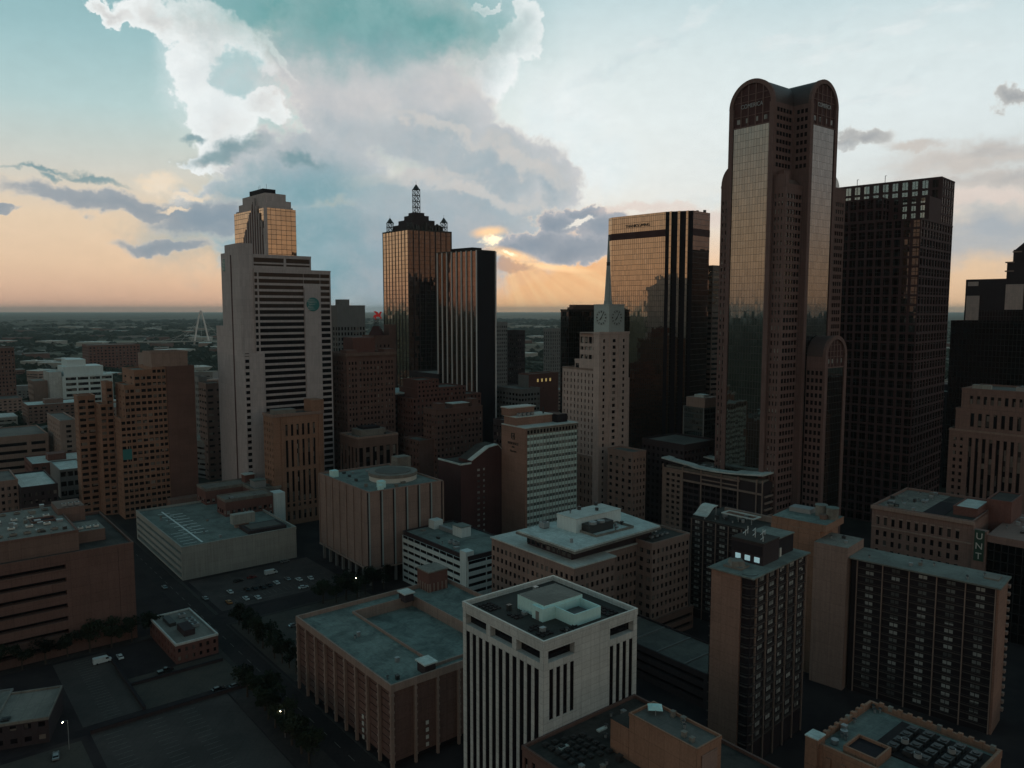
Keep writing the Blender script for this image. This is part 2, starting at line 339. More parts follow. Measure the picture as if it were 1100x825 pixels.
def wall_mat(name, c, var=0.22, rough=0.85, streak=0.35, panel=None, mortar=0.75):
    """masonry, concrete or stone: blotches, rain streaks, optional panel joints (width, height)"""
    m, q = _new(name)
    ob = q.n('ShaderNodeTexCoord').outputs['Object']
    a = q.noise(ob, 0.09, 5, 0.6).outputs[0]
    b = q.noise(ob, 1.7, 4, 0.6).outputs[0]
    st = q.noise(q.n('ShaderNodeMapping', {0: ob, 3: (1.0, 1.0, 0.05)}).outputs[0], 1.3, 5, 0.65).outputs[0]
    v = q.m('ADD', q.m('MULTIPLY', q.m('SUBTRACT', a, 0.5), var * 2.0), q.m('MULTIPLY', q.m('SUBTRACT', b, 0.5), var * 2.2))
    v = q.m('ADD', v, q.m('MULTIPLY', q.m('SUBTRACT', st, 0.5), streak * 1.6))
    v = q.m('ADD', v, 1.0)
    if panel:
        s3 = q.n('ShaderNodeSeparateXYZ', {0: ob}).outputs
        h = q.m('ADD', s3[0], s3[1])
        fx = q.m('FRACT', q.m('DIVIDE', h, panel[0]))
        fz = q.m('FRACT', q.m('DIVIDE', s3[2], panel[1]))
        j = q.m('MAXIMUM', q.m('LESS_THAN', fx, 0.12 / panel[0]), q.m('LESS_THAN', fz, 0.12 / panel[1]))
        cell = q.n('ShaderNodeTexWhiteNoise', {0: q.n('ShaderNodeCombineXYZ', {0: q.m('FLOOR', q.m('DIVIDE', h, panel[0])), 1: q.m('FLOOR', q.m('DIVIDE', s3[2], panel[1])), 2: 0.0}).outputs[0]}, noise_dimensions='3D').outputs[0]
        v = q.m('MULTIPLY', v, q.m('SUBTRACT', 1.0, q.m('MULTIPLY', j, 1.25 - 1.25 * mortar)))
        v = q.m('ADD', v, q.m('MULTIPLY', q.m('SUBTRACT', cell, 0.5), 0.12))
    colr = q.n('ShaderNodeVectorMath', {0: (c[0], c[1], c[2]), 3: v}, operation='SCALE').outputs[0]
    bs = q.n('ShaderNodeBsdfPrincipled', {'Base Color': colr, 'Roughness': rough, 'Specular IOR Level': 0.25})
    return _finish(m, q, bs.outputs[0])


def roof_mat(name, c, c2, scale=0.12, rough=0.9):
    """membrane or gravel roof: patches, ponding rings, dark spots"""
    m, q = _new(name)
    ob = q.n('ShaderNodeTexCoord').outputs['Object']
    a = q.noise(ob, scale, 6, 0.65, 0.6).outputs[0]
    b = q.noise(ob, 1.1, 4, 0.7).outputs[0]
    vo = q.n('ShaderNodeTexVoronoi', {'Vector': ob, 'Scale': 0.16}).outputs[0]
    f = q.step(a, 0.35, 0.68)
    col = q.mix(f, (*c, 1), (*c2, 1))
    spot = q.m('MULTIPLY', q.step(vo, 0.16, 0.05), q.step(b, 0.4, 0.6))
    col = q.mix(q.m('MULTIPLY', spot, 0.45), col, (c2[0] * .4, c2[1] * .4, c2[2] * .4, 1))
    col = q.n('ShaderNodeVectorMath', {0: col, 3: q.m('ADD', 0.48, q.m('MULTIPLY', b, 1.04))}, operation='SCALE').outputs[0]
    sx = q.n('ShaderNodeSeparateXYZ', {0: ob}).outputs
    seam = q.m('MAXIMUM', q.m('LESS_THAN', q.m('FRACT', q.m('DIVIDE', sx[0], 3.7)), .04), q.m('LESS_THAN', q.m('FRACT', q.m('DIVIDE', sx[1], 11.0)), .012))
    oi = q.n('ShaderNodeObjectInfo').outputs['Random']
    g_ = (c[0] + c[1] + c[2]) / 3
    col = q.mix(q.m('MULTIPLY', oi, .5), col, (g_ * .95, g_ * .86, g_ * .78, 1))
    col = q.n('ShaderNodeVectorMath', {0: col, 3: q.m('SUBTRACT', 1.0, q.m('MULTIPLY', seam, .22))}, operation='SCALE').outputs[0]
    bs = q.n('ShaderNodeBsdfPrincipled', {'Base Color': col, 'Roughness': rough, 'Specular IOR Level': 0.2})
    return _finish(m, q, bs.outputs[0])


def plain(name, c, rough=0.6, metal=0.0, emit=0.0, ecol=None):
    m, q = _new(name)
    ob = q.n('ShaderNodeTexCoord').outputs['Object']
    b = q.noise(ob, 0.9, 4, 0.6).outputs[0]
    col = q.n('ShaderNodeVectorMath', {0: tuple(c), 3: q.m('ADD', 0.8, q.m('MULTIPLY', b, 0.4))}, operation='SCALE').outputs[0]
    bs = q.n('ShaderNodeBsdfPrincipled', {'Base Color': col, 'Roughness': rough, 'Metallic': metal})
    if emit:
        bs.inputs['Emission Color'].default_value = (*(ecol or c), 1)
        bs.inputs['Emission Strength'].default_value = emit
    return _finish(m, q, bs.outputs[0])


def pane_mat(name, c=(0.010, 0.007, 0.010), blind=(0.26, 0.225, 0.20), share=0.32, rough=0.08, spec=0.25):
    """window glass: near black, glossy, some panes with blinds drawn"""
    m, q = _new(name)
    g = q.n('ShaderNodeNewGeometry').outputs['Position']
    fl = q.n('ShaderNodeVectorMath', {0: q.n('ShaderNodeVectorMath', {0: g, 3: 1 / 2.9}, operation='SCALE').outputs[0]}, operation='FLOOR').outputs[0]
    wn = q.n('ShaderNodeTexWhiteNoise', {0: fl}, noise_dimensions='3D')
    f = q.m('GREATER_THAN', wn.outputs[0], 1 - share)
    lum = q.n('ShaderNodeSeparateColor', {0: wn.outputs[1]}).outputs[1]
    col = q.mix(q.m('MULTIPLY', f, lum), (*c, 1), (*blind, 1))
    bs = q.n('ShaderNodeBsdfPrincipled', {'Base Color': col, 'Roughness': rough, 'Specular IOR Level': spec})
    return _finish(m, q, bs.outputs[0])


def mirror_mat(name, tint, px, pz, line=0.14, frame=(0.02, 0.016, 0.014), rough=0.03, wob=0.02, dark=(0.012, 0.011, 0.012), amount=0.8, zline=None):
    """reflective curtain wall: tinted mirror panes, each tilted a little, in a grid of dark mullions"""
    m, q = _new(name)
    ob = q.n('ShaderNodeTexCoord').outputs['Object']
    s3 = q.n('ShaderNodeSeparateXYZ', {0: ob}).outputs
    h = q.m('ADD', s3[0], s3[1])
    ux, uz = q.m('DIVIDE', h, px), q.m('DIVIDE', s3[2], pz)
    j = q.m('MAXIMUM', q.m('LESS_THAN', q.m('FRACT', ux), line / px), q.m('LESS_THAN', q.m('FRACT', uz), (zline or line) / pz))
    cid = q.n('ShaderNodeCombineXYZ', {0: q.m('FLOOR', ux), 1: q.m('FLOOR', uz), 2: 0.0}).outputs[0]
    wn = q.n('ShaderNodeTexWhiteNoise', {0: cid}, noise_dimensions='3D')
    nv = q.n('ShaderNodeVectorMath', {0: q.n('ShaderNodeVectorMath', {0: wn.outputs[1], 1: (0.5, 0.5, 0.5)}, operation='SUBTRACT').outputs[0], 3: wob}, operation='SCALE').outputs[0]
    big = q.noise(ob, 0.05, 3, 0.5).outputs[1]
    nb = q.n('ShaderNodeVectorMath', {0: q.n('ShaderNodeVectorMath', {0: big, 1: (0.5, 0.5, 0.5)}, operation='SUBTRACT').outputs[0], 3: wob * 2.0}, operation='SCALE').outputs[0]
    gn = q.n('ShaderNodeNewGeometry').outputs['Normal']
    nn = q.n('ShaderNodeVectorMath', {0: q.n('ShaderNodeVectorMath', {0: gn, 1: nv}, operation='ADD').outputs[0], 1: nb}, operation='ADD').outputs[0]
    nn = q.n('ShaderNodeVectorMath', {0: nn}, operation='NORMALIZE').outputs[0]
    dif = q.n('ShaderNodeBsdfDiffuse', {0: (*dark, 1)})
    tv = q.n('ShaderNodeVectorMath', {0: tuple(tint), 3: q.m('ADD', 0.88, q.m('MULTIPLY', wn.outputs[0], 0.2))}, operation='SCALE').outputs[0]
    gl = q.n('ShaderNodeBsdfGlossy', {'Color': tv, 'Roughness': rough, 'Normal': nn})
    ms = q.n('ShaderNodeMixShader', {0: amount, 1: dif.outputs[0], 2: gl.outputs[0]})
    fr = q.n('ShaderNodeBsdfPrincipled', {'Base Color': (*frame, 1), 'Roughness': 0.5})
    out = q.n('ShaderNodeMixShader', {0: j, 1: ms.outputs[0], 2: fr.outputs[0]})
    return _finish(m, q, out.outputs[0])


M = MATS
wall_mat('white_concrete', (.56, .57, .55), .2, panel=(3.0, 1.6), mortar=.8)
wall_mat('att_stone', (.50, .44, .44), .10, panel=(2.2, 3.9), mortar=.85)
wall_mat('pale_concrete', (.36, .36, .33), .18, panel=(12, 3.2), mortar=.85, streak=.5)
wall_mat('tan_concrete', (.32, .23, .195), .16, panel=(1.5, 3.3), mortar=.85)
wall_mat('brown_brick', (.165, .094, .080), .3, panel=(6.3, 3.6), mortar=.78)
wall_mat('brown_panel', (.19, .122, .102), .2, panel=(4, 3), mortar=.8)
wall_mat('red_brick', (.17, .08, .068), .3)
wall_mat('maroon_brick', (.085, .04, .04), .3)
wall_mat('orange_brick', (.31, .175, .122), .28, panel=(4.1, 3.9), mortar=.78)
wall_mat('tan_brick', (.29, .198, .168), .22, streak=.35, panel=(5.2, 3.7), mortar=.82)
wall_mat('salmon_stone', (.25, .158, .135), .14, panel=(1.8, 2.0), mortar=.85)
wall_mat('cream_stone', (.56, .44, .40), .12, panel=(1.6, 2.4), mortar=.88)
wall_mat('granite', (.195, .122, .112), .1, panel=(1.5, 3.8), mortar=.8)
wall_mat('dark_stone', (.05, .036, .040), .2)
wall_mat('rust_brick', (.30, .175, .135), .26, streak=.3, panel=(9.0, 2.75), mortar=.82)
wall_mat('floor_edge', (.095, .075, .07), .15)
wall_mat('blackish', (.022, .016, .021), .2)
wall_mat('grid_frame', (.080, .045, .047), .12)
wall_mat('grey_wall', (.22, .215, .21), .2)
wall_mat('blue_panel', (.60, .78, .75), .12, panel=(1.25, 3.4), mortar=.6)
wall_mat('cool_white', (.66, .74, .73), .1)
wall_mat('cyan_paint', (.56, .84, .82), .1, streak=.15)
wall_mat('steel_panel', (.33, .37, .37), .12, panel=(1.2, 20), mortar=.8)
wall_mat('fin_white', (.80, .76, .74), .06)
roof_mat('teal_roof', (.215, .27, .25), (.10, .13, .125))
roof_mat('pale_roof', (.60, .70, .68), (.38, .46, .45))
roof_mat('white_roof', (.62, .66, .64), (.46, .50, .49))
roof_mat('dark_roof', (.075, .066, .060), (.030, .028, .028))
roof_mat('gravel_roof', (.17, .165, .15), (.10, .10, .095))
roof_mat('concrete_roof', (.27, .25, .22), (.15, .14, .125))
roof_mat('asphalt', (.042, .029, .031), (.022, .016, .019), .05)
roof_mat('lot_asphalt', (.100, .074, .071), (.056, .041, .042), .06)
roof_mat('lot_earth', (.095, .074, .062), (.06, .05, .045), .09)
roof_mat('pavement', (.062, .048, .047), (.045, .036, .036), .2)
plain('metal_grey', (.33, .35, .36), .5, .4)
plain('metal_dark', (.05, .05, .052), .5, .3)
plain('metal_white', (.62, .64, .64), .5)
plain('vault_metal', (.085, .058, .056), .55, .15)
plain('vault_light', (.42, .46, .47), .3, .6)
plain('paint_line', (.75, .80, .78), .7)
plain('teal_logo', (.03, .20, .20), .5)
plain('logo_line', (.62, .66, .65), .5)
plain('sign_dark', (.02, .018, .018), .5)
plain('sign_pale', (.62, .60, .55), .5)
plain('sign_green', (.03, .07, .05), .5)
plain('red_sign', (.35, .03, .03), .5, 0, .12, (1, .05, .04))
plain('clock_face', (.46, .52, .51), .6)
plain('lamp_glow', (1, .86, .62), .4, 0, 45.0, (1, .82, .55))
plain('lit_blue', (.5, .75, .8), .4, 0, .30, (.55, .85, .92))
plain('lit_yellow', (.5, .4, .15), .4, 0, .26, (1, .7, .25))
plain('tyre', (.015, .015, .016), .8)
pane_mat('pane')
pane_mat('pane_plain', share=0.0)
pane_mat('pane_blind', blind=(.42, .40, .37), share=.5)
pane_mat('pane_pale', c=(.09, .09, .09), blind=(.44, .45, .43), share=.85)
pane_mat('pane_teal', c=(.12, .15, .145), blind=(.30, .32, .30), share=.5)
mirror_mat('gold_glass', (.60, .49, .385), 1.9, 3.9, .22, wob=.01)
mirror_mat('gold_glass_wide', (.62, .50, .39), 4.4, 3.9, .3, wob=.012, zline=.35)
mirror_mat('dark_reflect_glass', (.15, .11, .10), 1.6, 3.9, .3)  # tint darkened to stand in for dark surroundings mirrored on the right-hand faces
mirror_mat('bronze_fin_glass', (.26, .165, .135), 3.1, 3.9, .2, wob=.008)
mirror_mat('grey_glass', (.34, .335, .315), 1.7, 3.8, .13, wob=.008, frame=(.07, .06, .055))
mirror_mat('grey_glass_dim', (.25, .235, .23), 1.7, 3.8, .13, wob=.008, frame=(.06, .05, .05))
mirror_mat('tan_glass', (.55, .43, .32), 2.2, 3.8, .1, amount=.9)
mirror_mat('black_glass', (.10, .085, .085), 2.4, 3.9, .3, frame=(.02, .017, .018))
mirror_mat('teal_glass', (.24, .30, .30), 1.6, 3.6, .3, frame=(.06, .075, .075), zline=1.1)
def tint_mat(name, c, gloss=.12):
    """tinted clear glass: the sky behind shows through, dimmed"""
    m, q = _new(name)
    t = q.n('ShaderNodeBsdfTransparent', {0: (*c, 1)})
    g = q.n('ShaderNodeBsdfGlossy', {'Color': (.8, .8, .8, 1), 'Roughness': .05})
    o = q.n('ShaderNodeMixShader', {0: gloss, 1: t.outputs[0], 2: g.outputs[0]})
    return _finish(m, q, o.outputs[0])


tint_mat('tinted_glass', (.38, .43, .42))
mirror_mat('sky_glass', (.80, .86, .88), 3.1, 5.6, .5)


# ------------------------------------------------------------------ mesh builder
class MB:
    def __init__(s):
        s.v, s.f, s.mi, s.mats = [], [], [], []

    def mat(s, m):
        if m not in s.mats:
            s.mats.append(m)
        return s.mats.index(m)

    def face(s, pts, m=None):
        i = len(s.v)
        s.v += [tuple(p) for p in pts]
        s.f.append(tuple(range(i, i + len(pts))))
        s.mi.append(s.mat(m) if m else 0)

    def box(s, x0, x1, y0, y1, z0, z1, m=None, skip=''):
        a, b, c, d = (x0, y0), (x1, y0), (x1, y1), (x0, y1)
        for key, (p, q) in (('R', (a, b)), ('E', (b, c)), ('B', (c, d)), ('L', (d, a))):
            if key not in skip:
                s.face([(*p, z0), (*q, z0), (*q, z1), (*p, z1)], m)
        if 'T' not in skip:
            s.face([(*a, z1), (*b, z1), (*c, z1), (*d, z1)], m)
        if 'D' not in skip:
            s.face([(*d, z0), (*c, z0), (*b, z0), (*a, z0)], m)

    def prism(s, poly, z0, z1, m=None, cap=True):
        n = len(poly)
        for i in range(n):
            p, q = poly[i], poly[(i + 1) % n]
            s.face([(*p, z0), (*q, z0), (*q, z1), (*p, z1)], m)
        if cap:
            s.face([(*p, z1) for p in poly], m)
            s.face([(*p, z0) for p in reversed(poly)], m)

    def cyl(s, x, y, z0, z1, r, m=None, n=16, r2=None):
        r2 = r if r2 is None else r2
        A = [(x + r * math.cos(6.28318 * i / n), y + r * math.sin(6.28318 * i / n), z0) for i in range(n)]
        Bq = [(x + r2 * math.cos(6.28318 * i / n), y + r2 * math.sin(6.28318 * i / n), z1) for i in range(n)]
        for i in range(n):
            s.face([A[i], A[(i + 1) % n], Bq[(i + 1) % n], Bq[i]], m)
        s.face(Bq, m)
        s.face(A[::-1], m)

    def rod(s, p, q, r, m=None, n=5):
        p, q = Vector(p), Vector(q)
        d = (q - p).normalized()
        u = d.orthogonal().normalized()
        w = d.cross(u)
        A = [p + (u * math.cos(6.28318 * i / n) + w * math.sin(6.28318 * i / n)) * r for i in range(n)]
        Bq = [a + (q - p) for a in A]
        for i in range(n):
            s.face([A[i], A[(i + 1) % n], Bq[(i + 1) % n], Bq[i]], m)
        s.face(Bq, m)
        s.face(A[::-1], m)

    def mesh(s, name, m=None):
        me = bpy.data.meshes.new(name)
        me.from_pydata(s.v, [], s.f)
        ms = [M[x] if isinstance(x, str) else x for x in (s.mats or [m])]
        for x in ms:
            me.materials.append(x)
        if len(ms) > 1:
            me.polygons.foreach_set('material_index', s.mi)
        me.update()
        return me

    def build(s, name, m=None, parent=None):
        o = bpy.data.objects.new(name, s.mesh(name, m))
        o.parent = parent
        COL.objects.link(o)
        return o


def tag(o, label, cat, group=None):
    o['label'] = label
    o['category'] = cat
    if group:
        o['group'] = group
    return o


def struct(o):
    o['kind'] = 'structure'
    return o


def grouprow(n, a0, a1, fill):
    """n openings evenly set between a0 and a1, each filling this share of its bay"""
    p = (a1 - a0) / n
    return [(a0 + p * (i + .5 - fill / 2), a0 + p * (i + .5 + fill / 2)) for i in range(n)]


class Bd:
    """one building: an Empty at its near corner, local x runs right-back, local y left-back"""
    def __init__(s, site, name, label, cat='building', group=None):
        s.x, s.y, s.rot, s.w, s.d, s.h = SITES[site] if isinstance(site, str) else site
        s.root = bpy.data.objects.new(name, None)
        s.root.empty_display_size = 2
        s.root.location = (s.x, s.y, 0)
        s.root.rotation_euler = (0, 0, R(s.rot))
        COL.objects.link(s.root)
        tag(s.root, label, cat, group)
        s.parts = {}
        s.win = []

    def part(s, name, m='pale_concrete', key=None):
        kk = (name, m, key)
        if kk not in s.parts:
            s.parts[kk] = MB()
        return s.parts[kk]

    def mass(s, x0, x1, y0, y1, z0, z1, m, Rf=None, Lf=None, roof='gravel_roof', par=0.9, pt=0.45, pm=None, name='wall'):
        """a block with facades on its two near sides, a sunk roof and a parapet"""
        wb = s.part(name, m)
        wb.box(x0, x1, y0, y1, z0, z1, m, skip='TD' + ('R' if Rf else '') + ('L' if Lf else ''))
        if Rf:
            s.facade(wb, 'R', y0, x0, x1, z0, z1, m, **Rf)
        if Lf:
            s.facade(wb, 'L', x0, y0, y1, z0, z1, m, **Lf)
        if roof:
            zr = z1 - par
            s.part('roof', roof, (x0, y0, z1)).face([(x0, y0, zr), (x1, y0, zr), (x1, y1, zr), (x0, y1, zr)], roof)
            p = s.part('parapet', pm or m, (x0, y0, z1))
            pm_ = pm or m
            e = 0.12
            for (a, b, c, d) in ((x0 - e, x1 + e, y0 - e, y0 + pt), (x0 - e, x1 + e, y1 - pt, y1 + e), (x0 - e, x0 + pt, y0 + pt, y1 - pt), (x1 - pt, x1 + e, y0 + pt, y1 - pt)):
                p.box(a, b, c, d, zr - .3, z1 + .06, pm_)

    def facade(s, wb, face, off, a0, a1, z0, z1, m, nc=1, nr=1, fw=.5, fh=.5, rec=.35, pl=0, pr=0, pb=0, ptop=0, cols=None, rows=None, glass='pane', wname='window', rm=None):
        cols = [(a0 + c0, a0 + c1) for c0, c1 in cols] if cols else grouprow(nc, a0 + pl, a1 - pr, fw)
        rows = rows or grouprow(nr, z0 + pb, z1 - ptop, fh)
        if face == 'R':
            P = lambda a, z, d=0: (a, off + d, z)
            fl = False
        else:
            P = lambda a, z, d=0: (off + d, a, z)
            fl = True

        def quad(aa, ab, za, zb, mm):
            pts = [P(aa, za), P(ab, za), P(ab, zb), P(aa, zb)]
            wb.face(pts[::-1] if fl else pts, mm)
        zc = z0
        for (r0, r1) in rows:
            if r0 > zc + 1e-4:
                quad(a0, a1, zc, r0, m)
            ac = a0
            for (c0, c1) in cols:
                if c0 > ac + 1e-4:
                    quad(ac, c0, r0, r1, m)
                for (p, q) in (((c0, r0), (c1, r0)), ((c1, r0), (c1, r1)), ((c1, r1), (c0, r1)), ((c0, r1), (c0, r0))):
                    pts = [P(p[0], p[1]), P(p[0], p[1], rec), P(q[0], q[1], rec), P(q[0], q[1])]
                    wb.face(pts if fl else pts[::-1], rm or m)
                s.win.append((face, off + rec, (c0 + c1) / 2, (r0 + r1) / 2, c1 - c0, r1 - r0, glass, wname))
                ac = c1
            if ac < a1 - 1e-4:
                quad(ac, a1, r0, r1, m)
            zc = r1
        if zc < z1 - 1e-4:
            quad(a0, a1, zc, z1, m)

    def hvac(s, x, y, z, n=1, sx=2.6, sy=2.0, h=1.5, m='metal_grey', step=3.4, along='x', name='hvac_unit'):
        for i in range(n):
            b = MB()
            xx, yy = (x + i * step, y) if along == 'x' else (x, y + i * step)
            b.box(xx, xx + sx, yy, yy + sy, z + .25, z + h, m)
            b.box(xx + .2, xx + sx - .2, yy + .2, yy + sy - .2, z, z + .3, 'metal_dark')
            b.cyl(xx + sx / 2, yy + sy / 2, z + h, z + h + .2, min(sx, sy) * .36, 'metal_dark', 10)
            b.build(name, None, s.root)

    def text(s, txt, face, off, a, z, size, m, name='lettering', stretch=1.0, mirror=False):
        cu = bpy.data.curves.new(name, 'FONT')
        cu.body = txt
        cu.size = size
        cu.extrude = .08
        cu.align_x = 'CENTER'
        to = bpy.data.objects.new('tmp', cu)
        COL.objects.link(to)
        me = bpy.data.meshes.new_from_object(to.evaluated_get(bpy.context.evaluated_depsgraph_get()))
        bpy.data.objects.remove(to)
        me.materials.clear()
        me.materials.append(M[m])
        o = bpy.data.objects.new(name, me)
        o.parent = s.root
        o.scale = (stretch, 1, 1)
        if face == 'R':
            o.location = (a, off - .12, z)
            o.rotation_euler = (R(90), 0, 0)
        else:
            o.location = (off - .12, a, z)
            o.rotation_euler = (R(90), 0, R(-90))
        COL.objects.link(o)
        return o

    def done(s, cap=100):
        for (name, m, key), mb in s.parts.items():
            if mb.f:
                mb.build(name, m, s.root)
        win = sorted(s.win, key=lambda t: -t[3])
        cache = {}
        rest = {}
        for i, (face, off, a, z, w, h, g, nm) in enumerate(win):
            if i < cap:
                kk = (face, round(w, 2), round(h, 2), g)
                if kk not in cache:
                    b = MB()
                    if face == 'R':
                        b.box(-w / 2, w / 2, 0, .06, -h / 2, h / 2, g)
                    else:
                        b.box(0, .06, -w / 2, w / 2, -h / 2, h / 2, g)
                    cache[kk] = b.mesh(nm)
                o = bpy.data.objects.new(nm, cache[kk])
                o.parent = s.root
                o.location = (a, off, z) if face == 'R' else (off, a, z)
                COL.objects.link(o)
            else:
                b = rest.setdefault(nm, MB())
                if face == 'R':
                    b.box(a - w / 2, a + w / 2, off, off + .06, z - h / 2, z + h / 2, g)
                else:
                    b.box(off, off + .06, a - w / 2, a + w / 2, z - h / 2, z + h / 2, g)
        for nm, b in rest.items():
            b.build(nm, None, s.root)['kind'] = 'stuff'
        return s.root


# near corner x, y, turn (degrees), width right-back, depth left-back, roof height (metres)
SITES = {
    'white': (7.18, 170.30, 39, 31.35, 31.64, 55.00),
    'garage': (-33.69, 209.01, 39, 60.50, 62.86, 25.80),
    'striped': (-18.73, 325.00, 40, 12.20, 52.85, 24.60),
    'store': (-66.92, 357.32, 38, 41.00, 54.62, 45.34),
    'lotgarage': (-158.64, 364.94, 38.5, 57.59, 88.85, 16.56),
    'redblock': (-158.72, 423.33, 39, 31.00, 52.34, 25.34),
    'small': (-123.59, 275.82, 40, 15.44, 33.25, 7.68),
    'leftgar': (-195.93, 262.00, 39, 60.27, 85.00, 45.27),
    'stepped': (-240.45, 475.62, 39, 43.67, 43.26, 81.67),
    'att': (-163.46, 479.99, 39, 58.51, 48.94, 159.38),
    'crow': (-199.37, 640.00, 42, 24.38, 65.29, 183.38),
    'greybox': (-143.03, 640.00, 38, 25.26, 39.96, 133.79),
    'oldbrown': (-110.65, 520.00, 39, 37.09, 17.85, 102.15),
    'brownlow': (-96.25, 479.99, 39, 29.38, 24.04, 50.92),
    'renaiss': (-94.99, 720.00, 38, 47.71, 47.18, 202.61),
    'fins': (-27.37, 610.00, 46, 20.29, 46.31, 176.61),
    'merc': (52.37, 467.09, 39, 26.11, 33.67, 116.36),
    'hotel': (7.36, 414.86, 37, 36.98, 23.52, 66.36),
    'maroon': (-27.66, 415.00, 39, 28.18, 16.11, 46.88),
    'zigg': (-48.76, 500.00, 39, 36.82, 15.56, 65.88),
    'dark19': (-84.79, 560.00, 39, 36.98, 32.92, 69.04),
    'tan': (22.27, 270.75, 39, 64.40, 49.20, 38.00),
    'slant': (133.28, 406.70, 43, 29.29, 64.79, 42.28),
    'wave': (96.06, 300.00, 43, 28.55, 27.01, 43.13),
    'towerA': (65.93, 207.68, 44, 33.99, 12.88, 57.02),
    'slabB': (146.40, 227.90, 47, 22.37, 43.78, 46.80),
    'unt': (184.66, 305.00, 46, 89.71, 40.22, 45.68),
    'deco': (275.50, 398.86, 43, 48.96, 40.46, 88.02),
    'comer': (141.64, 411.56, 39, 59.52, 42.19, 198.58),
    'grid': (235.49, 455.00, 46, 64.98, 46.06, 182.75),
    'gold': (123.72, 560.00, 44, 30.28, 67.80, 200.75),
    'greyglass': (119.45, 480.00, 40, 10.59, 14.19, 75.42),
    'edge': (359.16, 520.00, 44, 237.78, 62.11, 123.22),
    'brownR': (80.73, 135.21, 40.5, 26.00, 27.00, 40.00),
    'brownlowbox': (36.74, 147.21, 39, 7.99, 23.00, 43.00),
    'brownfront': (-141.44, 456.85, 39, 31.99, 11.45, 68.09),
    'mercwing': (69.73, 443.22, 39, 11.22, 8.72, 48.30),
    'dk1': (100.66, 450.00, 39, 31.09, 32.27, 51.46),
    'inst': (-587.54, 1013.74, 39, 51.67, 156.84, 57.49),
    'bgar': (-413.83, 601.01, 39, 45.46, 443.51, 30.98),
    'bstr': (-356.19, 607.94, 39, 7.77, 73.36, 43.18),
    'lowglass': (-311.52, 528.50, 39, 16.61, 53.69, 20.24),
    'longbrick': (-911.31, 1676.75, 39, 102.33, 69.31, 54.23),
    'tanbox': (-477.58, 1013.74, 39, 41.75, 37.62, 73.28),
    'edgebrick': (-639.59, 959.26, 39, 22.39, 134.25, 83.22),
    'ribbon1': (-251.46, 622.29, 39, 6.57, 14.34, 76.52),
    'ribbon2': (-232.00, 587.61, 39, 13.28, 17.75, 74.54),
    'lowroof1': (-319.45, 471.32, 39, 13.16, 135.12, 24.56),
    'lowroof2': (-302.48, 471.32, 39, 20.06, 52.81, 21.07),
    'far1': (-18.11, 800.00, 39, 17.08, 4.69, 117.67),
    'far2': (5.44, 760.00, 39, 9.46, 15.96, 110.15),
    'far3': (45.06, 900.00, 39, 20.43, 12.99, 108.64),
    'black1': (42.81, 590.00, 39, 33.79, 7.23, 130.00),
    'yellowlit': (13.81, 640.00, 39, 33.19, 13.27, 77.30),
    'greylow': (7.45, 620.00, 39, 19.73, 32.76, 67.00),
    'sliver': (153.32, 600.00, 39, 10.49, 6.91, 163.92),
    'magnolia': (-104.08, 590.00, 39, 11.22, 19.03, 116.70),
    'podium': (54.58, 293.48, 39, 25.49, 30.82, 12.03),
    'lowgar': (63.50, 243.02, 39, 20.50, 35.86, 12.00),
    'midlow': (-2.83, 470.00, 39, 42.13, 13.91, 62.88),
    'midlow2': (-61.37, 640.00, 39, 47.97, 43.62, 77.30),
}


def clutter(b, x0, x1, y0, y1, z, n, seed=1, smax=2.2):
    """vents, curbs and small machines scattered on a roof"""
    r = random.Random(seed)
    for i in range(n):
        x, y = r.uniform(x0, x1), r.uniform(y0, y1)
        if r.random() < .55:
            q = MB()
            sx, sy, h = r.uniform(.8, smax), r.uniform(.8, smax), r.uniform(.6, 1.5)
            m = r.choice(['metal_grey', 'metal_dark', 'metal_grey', 'concrete_roof'])
            q.box(x, x + sx, y, y + sy, z, z + h, m)
            q.box(x - .1, x + sx + .1, y - .1, y + sy + .1, z + h, z + h + .12, m)
            q.build('roof_vent', None, b.root)
        else:
            q = MB()
            q.cyl(x, y, z, z + .9, .28, 'metal_grey', 8)
            q.cyl(x, y, z + .9, z + 1.15, .5, 'metal_dark', 8, .15)
            q.build('vent_pipe', None, b.root)


def ring(mb, x0, x1, y0, y1, z0, z1, t, m):
    mb.box(x0, x1, y0, y0 + t, z0, z1, m)
    mb.box(x0, x1, y1 - t, y1, z0, z1, m)
    mb.box(x0, x0 + t, y0 + t, y1 - t, z0, z1, m)
    mb.box(x1 - t, x1, y0 + t, y1 - t, z0, z1, m)


def mast(b, x, y, z0, z1, w, name='antenna_mast', m='metal_dark', top=True, bays=None):
    """square lattice mast with cross bracing"""
    q = MB()
    n = bays or max(2, int((z1 - z0) / (w * 1.3)))
    h = w / 2
    C4 = [(x - h, y - h), (x + h, y - h), (x + h, y + h), (x - h, y + h)]
    t = max(.12, w * .055)
    for c in C4:
        q.rod((*c, z0), (*c, z1), t, m)
    for i in range(n):
        za, zb = z0 + (z1 - z0) * i / n, z0 + (z1 - z0) * (i + 1) / n
        for j in range(4):
            a, c = C4[j], C4[(j + 1) % 4]
            q.rod((*a, za), (*c, zb), t * .7, m)
            q.rod((*c, za), (*a, zb), t * .7, m)
            q.rod((*a, zb), (*c, zb), t, m)
    if top:
        q.cyl(x, y, z1, z1 + w * .9, w * .72, m, 8, w * .1)
        q.cyl(x, y, z1 + w * .9, z1 + w * 1.5, .12, m, 5)
    return q.build(name, None, b.root)


